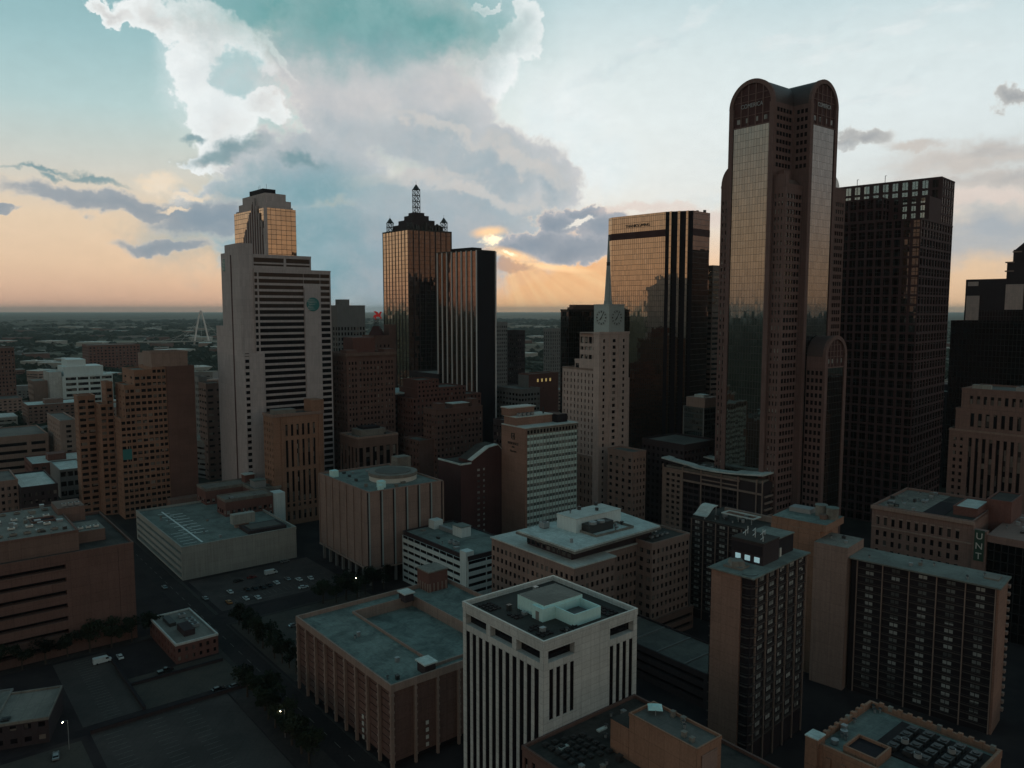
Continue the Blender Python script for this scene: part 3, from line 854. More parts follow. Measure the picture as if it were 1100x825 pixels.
# ================================================================== the buildings
# --- white striped office tower, front centre
b = Bd('white', 'office_tower', 'white concrete tower with dark vertical window strips and a pale blue penthouse, nearest the front', 'office tower')
H = b.h
m = 'white_concrete'
wb = b.part('wall', m)
wb.box(0, 31.4, 0, 31.6, 0, 48.3, m, skip='TDRL')
b.facade(wb, 'L', 0, 0, 31.6, 0, 48.3, m, nc=11, fw=.6, pl=1.1, pr=.9, rows=[(.5, 47.9)], rec=.14, glass='pane_plain')
b.facade(wb, 'R', 0, 0, 10.6, 0, 48.3, m, nc=4, fw=.56, pl=1.3, pr=.6, rows=[(35.8, 47.9)], rec=.14, glass='pane_plain')
b.facade(wb, 'R', 0, 10.6, 20.4, 0, 48.3, m, cols=[(4.9, 4.94)], rows=[(1, 1.1)], rec=.02)
b.facade(wb, 'R', 0, 20.4, 31.4, 0, 48.3, m, nc=4, fw=.56, pl=.7, pr=1.1, rows=[(1, 47.9)], rec=.14, glass='pane_plain')
b.mass(0, 31.4, 0, 31.6, 48.3, H, m, roof='dark_roof', par=1.1, pt=.5,
       Lf=dict(cols=[(1.3, 9.8), (11.4, 20.0), (21.6, 30.3)], rows=[(49.6, 52.4)], rec=1.6, wname='louvre_opening', glass='pane_plain'),
       Rf=dict(cols=[(1.4, 9.7), (21.6, 30.0)], rows=[(49.6, 52.4)], rec=1.6, wname='louvre_opening', glass='pane_plain'))
q = b.part('parapet', 'sign_pale', 'cap')
ring(q, -.14, 31.54, -.14, 31.74, H + .07, H + .2, .5, 'sign_pale')
q = b.part('penthouse', 'cyan_paint')
q.box(10, 23, 11.2, 21.5, 53.9, 57.6, 'cyan_paint', skip='T')
q.face([(10, 11.2, 57.6), (23, 11.2, 57.6), (23, 21.5, 57.6), (10, 21.5, 57.6)], 'concrete_roof')
q.box(9, 13.1, 10.6, 14.6, 53.9, 57.2, 'cyan_paint')
ring(q, 13.15, 22.2, 3.8, 11.15, 53.9, 56.9, .3, 'cyan_paint')
q.box(14.5, 20.5, 5.2, 10, 53.9, 55.4, 'metal_dark')
dq = MB(); dq.box(8.93, 8.99, 12, 13.2, 53.9, 56.1, 'grey_wall'); dq.build('door', None, b.root)
for (cx, cy, nx, ny) in ((3, 24, 3, 4), (5, 16, 2, 3), (3, 4, 3, 5), (9, 2.2, 4, 2), (24, 3, 3, 5), (16, 25, 4, 3), (25, 25, 3, 3)):
    pq = MB()
    for i in range(nx):
        for j in range(ny):
            if random.random() < .85:
                pq.box(cx + i * 1.35, cx + i * 1.35 + .95, cy + j * 1.35, cy + j * 1.35 + .95, 53.9, 54.25, 'asphalt')
    pq.build('roof_pads', None, b.root)
clutter(b, 2, 28, 2, 29, 53.9, 9, 3, 1.2)
b.done()

# --- brown parking garage left of it
b = Bd('garage', 'parking_garage', 'long brown garage with teal roof decks and thin pale piers, beside the white striped tower', 'garage')
H = b.h
w, d = b.w, b.d
m = 'brown_brick'
wb = b.part('wall', m)
wb.box(.3, w - .3, .3, d - .3, 2.4, H - 4.9, m, skip='TD')
# outer infill panels and piers with scalloped blocks
pier = b.part('pier', 'tan_concrete')
NB = 9
for i in range(NB + 1):
    y = i * (d / NB)
    pier.box(-.55, .28, y - .35, y + .35, 0, H - 1.4, 'tan_concrete')
    for zz in [2.6 + 2.45 * t for t in range(9)]:
        pier.box(-.7, -.56, y - .52, y + .52, zz, zz + .7, 'tan_concrete')
NB2 = 8
for i in range(NB2 + 1):
    x = i * (w / NB2)
    pier.box(x - .35, x + .35, -.55, .28, 0, H - 1.4, 'tan_concrete')
    for zz in [2.6 + 2.45 * t for t in range(9)]:
        pier.box(x - .52, x + .52, -.7, -.56, zz, zz + .7, 'tan_concrete')
for i in range(NB):
    for zz in range(9):
        b.win.append(('L', .26, (i + .5) * d / NB, 4.2 + zz * 2.2, d / NB - 1.4, .16, 'pane_plain', 'slot'))
par = b.part('parapet', 'tan_concrete')
ring(par, -.6, w + .6, -.6, d + .6, H - 2.2, H, .55, 'tan_concrete')
deck = b.part('deck', 'teal_roof')
zd = H - 1.5
for (x0, x1, y0, y1, z) in ((0, 17.2, 0, d, zd), (17.2, 42, 0, 4, zd), (17.2, 42, 56.5, d, zd), (42, w, 0, d, zd), (17.7, 41.5, 4, 56.5, zd - 3.0)):
    deck.face([(x0, y0, z), (x1, y0, z), (x1, y1, z), (x0, y1, z)], 'teal_roof')
rw = b.part('ramp_wall', 'tan_concrete')
ring(rw, 17.2, 42, 4, 56.5, zd - 3.1, zd + .9, .45, 'tan_concrete')
wb.box(.3, w - .3, .3, d - .3, H - 5.0, H - 4.9, m, skip='RLEB')
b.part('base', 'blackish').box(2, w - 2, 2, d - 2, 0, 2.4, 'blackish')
fc_ = b.part('parapet', 'tan_concrete', 'face')
ring(fc_, .28, w - .28, .28, d - .28, H - 5.0, H - 2.2, .3, m)
for xa in (1.0, 11.6, 43.0, 54.0):
    ln = MB()
    for j in range(20):
        ln.box(xa, xa + 5.2, 5 + j * 2.75, 5.1 + j * 2.75, zd + .004, zd + .012, 'concrete_roof')
    ln.build('bay_lines', None, b.root)
for xa in (18.6, 35.6):
    ln = MB()
    for j in range(17):
        ln.box(xa, xa + 5.2, 7 + j * 2.75, 7.1 + j * 2.75, zd - 2.996, zd - 2.988, 'concrete_roof')
    ln.build('bay_lines', None, b.root)
for (x, y) in ((36.6, 53.2), (11.8, 1.0)):
    q = MB()
    q.box(x, x + 3.6, y, y + 4.4, zd, zd + 3, 'dark_stone')
    q.box(x - .5, x + 4.1, y - .5, y + 4.9, zd + 3, zd + 3.4, 'pale_roof')
    q.build('stair_kiosk', None, b.root)
q = b.part('stair_tower', 'red_brick')
q.box(49, 57.5, 56.6, 64.6, zd - 2, zd + 7.4, 'red_brick')
q.box(48.7, 57.8, 56.3, 64.9, zd + 7.4, zd + 7.9, 'concrete_roof')
for i in range(5):
    q.box(48.7, 49, 56.8 + i * 1.7, 57.3 + i * 1.7, zd, zd + 3.2, 'tan_concrete')
    q.box(49.2 + i * 1.8, 49.7 + i * 1.8, 56.3, 56.6, zd, zd + 3.2, 'tan_concrete')
clutter(b, 2, 15, 3, 55, zd, 5, 12, 1.2)
for i in range(4):
    q = MB(); q.box(-.5, -.3, 16.0, 17.0, 2.6 + i * 2.1, 3.7 + i * 2.1, 'sign_pale'); q.build('stair_window', None, b.root)
    q = MB(); q.box(11.0, 11.9, -.4, -.2, 3.6 + i * 2.2, 4.7 + i * 2.2, 'sign_pale'); q.build('stair_window', None, b.root)
b.done(90)

# --- blue-white banded office block behind the garage
b = Bd('striped', 'office_block', 'low white office block banded with dark ribbon windows, behind the brown garage', 'office block')
H = b.h
w, d = 30, b.d
m = 'cool_white'
b.mass(0, w, 0, d, 0, H - 2.3, m, roof=None,
       Lf=dict(nc=1, fw=.985, pl=5.6, rows=[(1.3 + 3.3 * i, 2.8 + 3.3 * i) for i in range(7)], rec=.35, glass='pane_plain', wname='ribbon_window'),
       Rf=dict(nc=3, fw=.96, rows=[(1.3 + 3.3 * i, 2.8 + 3.3 * i) for i in range(7)], rec=.35, glass='pane_plain', wname='ribbon_window'))
b.mass(.4, w - .4, .4, d - .4, H - 2.3, H, 'dark_stone', roof='teal_roof', par=.5)
q = b.part('stair_shaft', m)
q.box(-.5, 3.6, .8, 5.4, 0, H + 2.0, m)
for i in range(9):
    y = 5.6 + (d - 5.6) * i / 9
    b.part('pier', m).box(-.2, 0, y - .12, y + .12, 0, H - 2.0, m)
q = b.part('penthouse', 'cool_white')
q.box(15.5, 21, 26, 33, H - .5, H + 4.2, 'cool_white')
q.box(15.2, 21.3, 25.7, 33.3, H + 4.2, H + 4.5, 'teal_roof')
q.box(14, 19, 46, 51, H - .5, H + 3.6, 'cool_white')
q.box(16, 18, 34, 45, H - .5, H + 1.4, 'metal_grey')
b.hvac(6, 18, H - .5, 2, along='y')
clutter(b, 3, 26, 4, 48, H - .5, 8, 5)
b.done()

# --- windowless tan block with round rooftop drum
b = Bd('store', 'windowless_block', 'boxy tan windowless block on columns with vertical ribs and a round drum on its roof', 'building')
H = b.h
w, d = b.w, b.d
m = 'salmon_stone'
wb = b.part('wall', 'tan_brick')
wb.box(0, w, 0, d, 8.5, H, 'tan_brick', skip='T')
b.part('roof', 'teal_roof').face([(0, 0, H - .8), (w, 0, H - .8), (w, d, H - .8), (0, d, H - .8)], 'teal_roof')
ring(b.part('parapet', 'tan_brick', 'p'), -.15, w + .15, -.15, d + .15, H - .8, H + .05, .6, 'tan_brick')
rib = b.part('rib', 'tan_concrete')
for i in range(8):
    y = i * d / 7
    rib.box(-.5, 0, y - .3, y + .3, 8.2, H - .3, 'tan_concrete')
for i in range(7):
    x = i * w / 6
    rib.box(x - .35, x + .35, -.5, 0, 8.2, H - .3, 'steel_panel' if i < 6 else 'tan_concrete')
    rib.box(x - .9, x - .36, -.3, 0, 8.2, H - .3, 'blackish')
b.part('soffit', 'tan_concrete').box(-.7, w + .5, -.7, d + .5, 7.6, 8.2, 'tan_concrete')
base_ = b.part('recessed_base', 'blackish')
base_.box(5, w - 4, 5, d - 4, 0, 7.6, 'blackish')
for i in range(8):
    q = MB(); q.box(.4, 1.6, i * d / 7.4 + .4, i * d / 7.4 + 1.6, 0, 7.6, 'grey_wall'); q.build('column', None, b.root)
for i in range(1, 6):
    q = MB(); q.box(i * w / 6, i * w / 6 + 1.2, .4, 1.6, 0, 7.6, 'grey_wall'); q.build('column', None, b.root)
q = b.part('roof_drum', 'concrete_roof')
q.cyl(25.5, 22.5, H - .8, H + 1.6, 12.0, 'sign_pale', 40)
q.cyl(25.5, 22.5, H + 1.6, H + 3.2, 12.4, 'concrete_roof', 40)
q.cyl(25.5, 22.5, H + 3.2, H + 3.5, 9, 'gravel_roof', 32)
q = b.part('penthouse', 'concrete_roof'); q.box(36, 44, 36, 43, H - .8, H + 6.5, 'concrete_roof')
for (x, y, s_) in ((2, 43, 3.4), (9.5, 6.5, 3.2), (7.0, 2.2, 2.2)):
    q = MB(); q.box(x, x + s_, y, y + s_ * 1.1, H - .8, H + s_ * .75, 'cyan_paint'); q.build('hvac_unit', None, b.root)
clutter(b, 2, 38, 2, 50, H - .8, 14, 8)
b.done()

# --- pale concrete parking garage, left
b = Bd('lotgarage', 'parking_garage', 'low pale concrete garage with painted roof bays, in front of the dark red brick block', 'garage')
H = b.h
w, d = b.w, b.d
m = 'pale_concrete'
b.mass(0, w, 0, d, 0, H, m, roof='teal_roof', par=1.0, pt=.5,
       Lf=dict(nc=1, fw=.965, rows=[(1.0, 3.2), (5.0, 6.4), (8.6, 10.0), (12.2, 13.6)], rec=2.2, glass='pane_plain', wname='open_deck'))
zr = H - 1.0
ln = MB()
for j in range(7):
    ln.box(8.0, 14.5, 26 + j * 8, 26.7 + j * 8, zr + .004, zr + .012, 'paint_line')
ln.box(11, 12.0, 6, 80, zr + .013, zr + .02, 'paint_line')
for j in range(8):
    ln.box(13, 20, 24 + j * 6.4, 24.8 + j * 6.4, zr + .021, zr + .03, 'paint_line')
for j in range(5):
    ln.box(3, 9.5, 8 + j * 5.4, 8.4 + j * 5.4, zr + .004, zr + .012, 'paint_line')
ln.build('bay_lines', None, b.root)
q = b.part('ramp_cover', 'dark_stone'); q.box(34, 54, 4, 18, zr, zr + 1.8, 'dark_stone')
q.box(36, 52, 6, 16, zr + 1.8, zr + 2.1, 'gravel_roof')
q = b.part('penthouse', 'pale_concrete', 'ph'); q.box(31, 43, 19, 23, zr + 2.2, zr + 7.4, 'pale_concrete'); q.box(33, 40, 20, 23, zr, zr + 2.2, 'tan_concrete')
clutter(b, 5, 30, 5, 80, zr, 6, 21, 1.4)
b.done()

# --- dark red brick block behind that garage
b = Bd('redblock', 'brick_block', 'dark red brick U-shaped block with a pale blank stair wall, behind the pale concrete garage', 'building')
H = b.h
m = 'red_brick'
wf = dict(rows=[(2 + 3.7 * i, 4.1 + 3.7 * i) for i in range(5)], glass='pane_blind', rec=.3)
b.mass(0, 27, 0, 14, 0, H - 1.6, m, roof=None, Rf=dict(nc=9, fw=.62, **wf), Lf=dict(nc=4, fw=.62, **wf))
b.mass(0, 27, 0, 14, H - 1.6, H, 'concrete_roof', roof='concrete_roof', par=.6)
b.mass(0, 27, 34, 50, 0, H - 1.6, m, roof=None, Rf=dict(nc=9, fw=.62, **wf), Lf=dict(nc=4, fw=.62, **wf))
b.mass(0, 27, 34, 50, H - 1.6, H, 'concrete_roof', roof='concrete_roof', par=.6)
b.mass(22, 38, 14, 34, 0, H - 1.6, m, roof=None, Lf=dict(nc=6, fw=.62, **wf))
b.mass(22, 38, 14.15, 33.85, H - 1.6, H, 'concrete_roof', roof='concrete_roof', par=.6)
q = b.part('stair_wall', 'cool_white'); q.box(27.3, 34, -1.0, 7, 0, H - .4, 'cool_white')
q = b.part('penthouse', 'metal_grey'); q.box(24, 31, 20, 27, H - .6, H + 3.4, 'metal_grey'); q.box(23.6, 31.4, 19.6, 27.4, H + 3.4, H + 3.7, 'teal_roof')
q.box(25, 31, 38, 44, H - .6, H + 4, 'red_brick'); q.box(24.6, 31.4, 37.6, 44.4, H + 4, H + 4.4, 'pale_roof')
clutter(b, 3, 24, 2, 12, H - .6, 4, 31)
b.done()

# --- small building with pale roof by the lots
b = Bd('small', 'small_shop', 'small two storey brick building with a pale flat roof among the parking lots', 'building')
H = b.h
w, d = b.w, b.d
b.mass(0, w, 0, d, 0, H, 'red_brick', roof='concrete_roof', par=.5, pt=.5, pm='white_roof',
       Rf=dict(nc=6, nr=2, fw=.4, fh=.5, pb=.3, ptop=1.2), Lf=dict(nc=9, nr=2, fw=.38, fh=.5, pb=.3, ptop=1.2))
q = b.part('penthouse', 'dark_stone'); q.box(5, 9, 6, 15, H - .5, H + 1.8, 'dark_stone'); q.box(3.5, 6, 19, 28, H - .5, H + .9, 'metal_dark')
b.hvac(10, 12, H - .5, 3, along='y')
b.hvac(9, 25, H - .5, 1)
b.done()

# --- big brown building with ramps at the left edge
b = Bd('leftgar', 'parking_garage', 'big reddish brown garage with long dark ramp slots and rooftop equipment, at the left edge', 'garage')
H = b.h
w = b.w
zt = 39.0
m = 'brown_brick'
b.x, b.y = b.x, b.y
wb = b.part('wall', m)
wb.box(0, 60, 0, 60, 0, zt, m, skip='TDR')
b.facade(wb, 'R', 0, 0, 37, 0, zt, m, cols=[(-1 + 1.5, 36.4)], rows=[(3.2 + 5.0 * i, 4.9 + 5.0 * i) for i in range(7)], rec=2.5, glass='pane_plain', wname='open_deck')
b.facade(wb, 'R', 0, 37, 60, 0, zt, m, cols=[(17.4, 17.5)], rows=[(1, zt - 1)], rec=.3, wname='joint', glass='pane_plain')
b.part('roof', 'dark_roof').face([(0, 0, zt - .9), (60, 0, zt - .9), (60, 60, zt - .9), (0, 60, zt - .9)], 'dark_roof')
ring(b.part('parapet', m, 'p'), -.12, 60.12, -.12, 60.12, zt - .9, zt + .05, .5, m)
b.mass(10, 42, 5, 56, zt - .9, zt + 7, 'brown_panel', roof='concrete_roof', par=.5, pm='brown_brick')
q = b.part('penthouse', 'brown_panel', 'x'); q.box(42, 53, 14, 30, zt - .9, zt + 3.8, 'brown_panel', skip='T'); q.face([(42, 14, zt + 3.8), (53, 14, zt + 3.8), (53, 30, zt + 3.8), (42, 30, zt + 3.8)], 'concrete_roof')
q.box(40, 50, 36, 52, zt + 3, zt + 9.2, 'brown_panel')
b.hvac(16, 12, zt + 6.5, 5, 2.4, 1.8, 1.1, 'concrete_roof', 4.5)
b.hvac(15, 22, zt + 6.5, 4, 2.4, 1.8, 1.0, 'sign_pale', 6)
b.hvac(18, 36, zt + 6.5, 4, 2.2, 1.8, 1.0, 'sign_pale', 5.6)
b.hvac(16, 48, zt + 6.5, 5, 2.2, 1.8, 1.0, 'concrete_roof', 5)
b.hvac(42, 38, zt + 9.2, 3, 1.6, 1.6, 1.4, 'metal_grey', 2.4)
b.hvac(44, 17, zt + 3.8, 3, 1.8, 1.6, 1.0, 'sign_pale', 2.8)
q = b.part('roof_well', 'blackish'); q.box(30, 38, 28, 34, zt + 6.52, zt + 6.6, 'blackish'); ring(q, 29.6, 38.4, 27.6, 34.4, zt + 6.5, zt + 7.3, .4, 'brown_brick')
clutter(b, 12, 40, 8, 54, zt + 6.5, 26, 44)
b.done()

# --- stepped orange-brown tower
b = Bd('stepped', 'office_tower', 'stepped orange brown tower with small windows and one small green panel', 'office tower')
m = 'orange_brick'


def punched(x0, x1, y0, y1, z1, nc=2, nl=2, glass='pane'):
    n = int(z1 / 3.9)
    b.mass(x0, x1, y0, y1, 0, z1, m, roof='concrete_roof',
           Rf=dict(nc=nc, nr=n, fw=.74, fh=.5, rec=.25, ptop=z1 - n * 3.9, glass=glass), Lf=dict(nc=nl, nr=n, fw=.3, fh=.36, rec=.3, ptop=z1 - n * 3.9))


punched(-.6, 2.4, 0, 16, 63.5, 1, 4)
punched(2.4, 8.2, 0.05, 24, 84, 2, 3)
punched(8.2, 18.6, 0.1, 30, 93, 3, 2)
punched(18.6, 27, 0, 32, 94.2, 3, 2)
b.mass(27, 44, -1.2, 28, 0, 94.4, 'brown_brick', roof='concrete_roof', par=1.2)
b.mass(20, 42, 5, 26, 94, 103.5, 'tan_concrete', roof='concrete_roof')
punched(-4.5, -.6, 17, 30, 85, 1, 3)
punched(-8, -4.5, 18, 34, 71, 1, 3)
punched(-18, -8, 32, 44, 76, 2, 3)
q = b.part('green_panel', 'teal_logo'); q.box(-.2, 5.0, -.25, -.05, 37.5, 44, 'teal_logo')
b.part('base', 'tan_brick').box(24, 50, -9, -1.3, 0, 10, 'tan_brick')
b.done()

# --- white telecom tower
b = Bd('att', 'office_tower', 'tall white stone tower with dark horizontal window bands and round teal globe emblems', 'office tower')
m = 'att_stone'
rows = [(4 + 3.86 * i, 6.4 + 3.86 * i) for i in range(39)]
rt = [r for r in rows if r[0] > 104]
rm_ = [r for r in rows if r[1] < 103.5]
zt = 155.2
wb = b.part('wall', m)
wb.box(6, 57, 0, 46, 0, zt, m, skip='TDR')
kw = dict(rec=.15, glass='pane_plain', wname='window_band')
b.facade(wb, 'R', 0, 6.0, 8.3, 0, zt, m, cols=[(.1, 1.9)], rows=rt, **kw)
b.facade(wb, 'R', 0, 8.3, 38.2, 0, zt, m, cols=[(.5, 29.7)], rows=rows, **kw)
z_b = 144.2
b.facade(wb, 'R', 0, 38.2, 49.4, z_b, zt, m, cols=[(0, 11.2)], rows=[r for r in rows if r[0] > z_b], **kw)
b.facade(wb, 'R', 0, 49.4, 57, 0, zt, m, cols=[(.3, 6.8)], rows=rows, **kw)
wb.box(38.2, 49.4, -.9, 0, 0, z_b, m)
b.part('roof', 'gravel_roof').face([(6, 0, zt - .6), (57, 0, zt - .6), (57, 46, zt - .6), (6, 46, zt - .6)], 'gravel_roof')
ring(b.part('parapet', m, 'p'), 6.1, 57.15, -.15, 46.15, zt - .6, zt + .3, .6, m)
b.mass(6.1, 45, 3, 40, zt - .6, 164.4, m, Rf=dict(cols=[(1, 20.5), (22, 38)], rows=[(157.4, 158.6), (159.6, 162.4)], rec=.5, glass='pane_plain', wname='window_band'))
b.part('shaft', m).box(-2.6, 6.1, 1, 26, 0, 170.6, m)
b.part('shaft', m).box(-.6, 6.1, 26.1, 39.2, 0, 166.2, m)
b.part('slot', 'maroon_brick').box(-2.75, -2.5, 14.5, 16.3, 0, 164, 'maroon_brick')
b.mass(-.4, 6, 39.3, 53, 0, 119.6, m, roof='gravel_roof')
b.mass(-2.7, 9, -2.6, .9, 0, 103, m, roof='gravel_roof')
b.part('wall', m).box(9, 10.6, -1.6, 0, 0, 103.4, m)
for i in range(26):
    b.win.append(('R', -2.66, -.9, 6 + 3.86 * i, 2.4, 2.0, 'pane_plain', 'window'))
# globe emblems: disc with pale latitude lines
for (face, a, z, rr) in (('R', 43.8, 133.6, 4.4), ('L', 33, 158.6, 4.0)):
    q = MB()
    n = 40
    disc = [(rr * math.cos(6.2832 * i / n), rr * math.sin(6.2832 * i / n)) for i in range(n)]
    off = -1.1 if face == 'R' else -.8
    P = (lambda u, v, dd: (a + u, off - dd, z + v)) if face == 'R' else (lambda u, v, dd: (off - dd, a - u, z + v))
    q.face([P(u, v, .1) for u, v in disc], 'teal_logo')
    for i in range(n):
        p, r_ = disc[i], disc[(i + 1) % n]
        q.face([P(*p, -.2), P(*r_, -.2), P(*r_, .1), P(*p, .1)], 'teal_logo')
    e = q.build('globe_emblem', None, b.root)
    q = MB()
    for v in (-3.1, -2.2, -1.2, -.1, 1.0, 2.0, 2.9):
        v *= rr / 4.4
        hw = math.sqrt(max(0, rr * rr - v * v))
        x0, x1 = -hw * .92 + hw * .25 * math.cos(v), hw * (.35 + .3 * math.sin(v * 1.1))
        t = .16
        pts = []
        K = 8
        up = [(x0 + (x1 - x0) * i / K, v + t - .5 * ((i / K - .5) ** 2)) for i in range(K + 1)]
        lo = [(u, vv - 2 * t * (1 - .7 * i / K)) for i, (u, vv) in enumerate(up)]
        q.face([P(u, vv, .16) for u, vv in lo + up[::-1]], 'logo_line')
    o = q.build('emblem_stripes', None, e)
b.done(100)

# --- brick building standing in front of the white tower
b = Bd('brownfront', 'brick_tower', 'slim older tan brick tower standing in front of the white banded tower', 'building')
H = b.h
m = 'orange_brick'
wb = b.part('wall', m)
w, d = 32, 15
wb.box(0, w, 0, d, 0, H, m, skip='TDRL')
b.facade(wb, 'L', 0, 0, d, 0, H, m, nc=4, nr=16, fw=.3, fh=.5, rec=.25, ptop=4, pb=2)
cols = grouprow(6, 6.5, 27.5, .42)
b.facade(wb, 'R', 0, 0, w, 0, H, m, cols=cols, rows=[(3, 8.5), (11, 13), (14, 33), (35.5, 52), (54.5, 61.5)], rec=.4)
b.part('roof', 'gravel_roof').face([(0, 0, H - .8), (w, 0, H - .8), (w, d, H - .8), (0, d, H - .8)], 'gravel_roof')
ring(b.part('cornice', 'tan_brick'), -.4, w + .4, -.4, d + .4, H - 1.6, H + .2, .6, 'tan_brick')
q = b.part('penthouse', m, 'p'); q.box(25, 33, 1, 12, H - 1, H + 7, m)
q.box(3, 16, 4, 12, H - .8, H + 2.0, 'concrete_roof')
q = b.part('buttress', m, 'b')
for x in (4.6, 28.6):
    q.box(x, x + 1.4, -.6, 0, 0, H - 2, m)
b.done()

# --- stepped glass tower behind the white tower
b = Bd('crow', 'glass_tower', 'gold glass tower with a stepped pyramid top, rising behind the white banded tower', 'office tower')
m = 'gold_glass_wide'
gz = b.part('glazing', m)
gz.box(0, 26.5, 0, 62, 0, 212.5, m)
zp = 212.5
for (x1, y1, z1) in ((25, 60, 214), (23.5, 54, 219), (19, 46, 224.5)):
    b.part('stepped_crown', 'att_stone').box(1, x1, 2, y1, zp, z1, 'att_stone')
    zp = z1
b.part('mechanical_top', 'blackish').box(3, 14, 10, 36, zp, zp + 4.5, 'blackish')
# stone and glass bays folded round the near corner, tallest in the middle
for i in range(9):
    y = .6 + i * 4.6
    z1 = 222 - abs(i - 4) * 6.5
    b.part('corner_bay', 'att_stone').box(-1.2, -.02, y, y + 1.5, 0, z1, 'att_stone')
    b.part('corner_slot', 'blackish').box(-.9, -.02, y + 1.5, y + 3.1, 0, z1 - 3 - (i % 2) * 12, 'blackish')
    b.part('corner_bay', 'att_stone').box(-1.0, -.02, y + 3.1, y + 4.6, 0, z1 - 5, 'granite')
b.part('corner_bay', 'att_stone').box(-1.2, 1.2, -.8, .58, 0, 216, 'att_stone')
for (x, y) in ((8, 14), (7, 24), (9, 31)):
    q = MB(); q.rod((x, y, zp + 4.5), (x, y, zp + 9), .12, 'metal_dark'); q.build('antenna', None, b.root)
b.done()


def grid_tower(site, name, label, m, nc, nl, fh, w=None, d=None, h=None, fw=.5, ff=.5, glass='pane', cat='building', roof='gravel_roof', done=True, rec=.35, ptop=3, wname='window'):
    """plain tower with punched windows on its two near sides"""
    b = Bd(site, name, label, cat)
    w, d, h = w or b.w, d or b.d, h or b.h
    n = max(1, int((h - ptop) / fh))
    b.mass(0, w, 0, d, 0, h, m, roof=roof, Rf=dict(nc=nc, nr=n, fw=fw, fh=ff, ptop=ptop, glass=glass, rec=rec, wname=wname),
           Lf=dict(nc=nl, nr=n, fw=fw, fh=ff, ptop=ptop, glass=glass, rec=rec, wname=wname) if nl else None)
    b.W_, b.D_, b.H_ = w, d, h
    if done:
        b.done()
    return b


# --- cluster right of the white tower
b = grid_tower('greybox', 'office_tower', 'dark grey office tower with a blank top band, just right of the white banded tower', 'grey_wall', 9, 8, 4.2, ptop=17, fw=.55, ff=.6, done=False, cat='office tower')
q = b.part('penthouse', 'grey_wall'); q.box(9, 16, 10, 22, b.H_ - 1, b.H_ + 5, 'grey_wall')
b.done(60)
b = Bd('magnolia', 'old_hotel_tower', 'old brown masonry tower topped by a small red winged horse sign', 'building')
m = 'brown_brick'
H = b.h
b.mass(0, 14, 0, 19, 0, H - 6, m, roof='gravel_roof', Rf=dict(nc=4, nr=26, fw=.4, fh=.5, ptop=6), Lf=dict(nc=5, nr=26, fw=.4, fh=.5, ptop=6))
b.mass(14, 20, 2, 10, 0, H + 2, m, roof='gravel_roof')
q = b.part('hipped_roof', 'maroon_brick'); q.cyl(7, 9, H - 6, H + 1, 7, 'maroon_brick', 4, 3)
mast(b, 5, 6, H + 1, H + 6, 2.6, 'sign_frame', top=False)
sg = MB()
prof = [(-3.6, .2), (-2.6, 1.6), (-1.2, 2.0), (.2, 1.7), (1.4, 2.2), (2.3, 3.9), (3.4, 4.4), (4.3, 3.6), (3.5, 3.3), (2.9, 1.8), (2.6, .6), (3.8, -.6), (3.2, -1.8), (2.8, -.7), (1.6, .1), (-.9, .2), (-1.6, -.8), (-.9, -2.0), (-1.7, -1.9), (-2.3, -.6), (-2.6, .4), (-3.4, -.8)]
wing = [(-.4, 1.7), (-1.9, 3.2), (-3.4, 4.6), (-1.6, 4.5), (.2, 4.0), (1.2, 2.1)]
for pl in (prof, wing):
    for dd in (0, .5):
        sg.face([(5 + u * .95, 4.2 - dd, H + 8 + v * .95) for u, v in pl], 'red_sign')
    for i in range(len(pl)):
        p, r_ = pl[i], pl[(i + 1) % len(pl)]
        sg.face([(5 + p[0] * .95, 4.2, H + 8 + p[1] * .95), (5 + r_[0] * .95, 4.2, H + 8 + r_[1] * .95), (5 + r_[0] * .95, 3.7, H + 8 + r_[1] * .95), (5 + p[0] * .95, 3.7, H + 8 + p[1] * .95)], 'red_sign')
sg.build('winged_horse_sign', None, b.root)
b.done(60)
b = Bd('oldbrown', 'brick_tower', 'broad brown brick tower with a heavy cornice and corner pavilions, below the red horse sign', 'building')
m = 'brown_brick'
H = b.h
b.mass(0, 37, 0, 28, 0, H - 3, m, roof='gravel_roof', Rf=dict(cols=grouprow(3, 1, 8, .5) + grouprow(7, 9, 28, .5) + grouprow(3, 29, 36, .5), nr=25, fh=.52, ptop=3), Lf=dict(nc=7, nr=25, fw=.45, fh=.52, ptop=3))
ring(b.part('cornice', 'brown_panel'), -.9, 37.9, -.9, 28.9, H - 3.2, H - 1, 1.6, 'brown_panel')
b.part('pavilion', m).box(0, 8, 0, 9, H - 3.5, H + 1, m); b.part('pavilion', m).box(29, 37, 0, 9, H - 3.5, H + 1, m)
b.part('penthouse', 'red_brick').box(9, 26, 8, 22, H - 3.5, H + 9, 'red_brick')
clutter(b, 4, 30, 3, 25, H - 3.2, 4, 3)
b.done()
b = Bd('brownlow', 'brick_block', 'mid height brown block with vertical piers, in front of the broad brown tower', 'building')
H = b.h
m = 'brown_panel'
b.mass(0, 29, 0, 24, 0, H, m, roof='gravel_roof', pm='tan_concrete', Rf=dict(nc=6, fw=.6, rows=[(2, 8), (10, 44)], rec=.6), Lf=dict(nc=5, fw=.55, rows=[(2, 8), (10, 44)], rec=.6))
q = b.part('penthouse', 'concrete_roof'); q.box(6, 24, 7, 19, H - .9, H + 3, 'concrete_roof'); q.box(9, 21, 9, 17, H + 3, H + 4.5, 'blackish')
clutter(b, 2, 26, 2, 20, H - .9, 6, 13)
b.done()

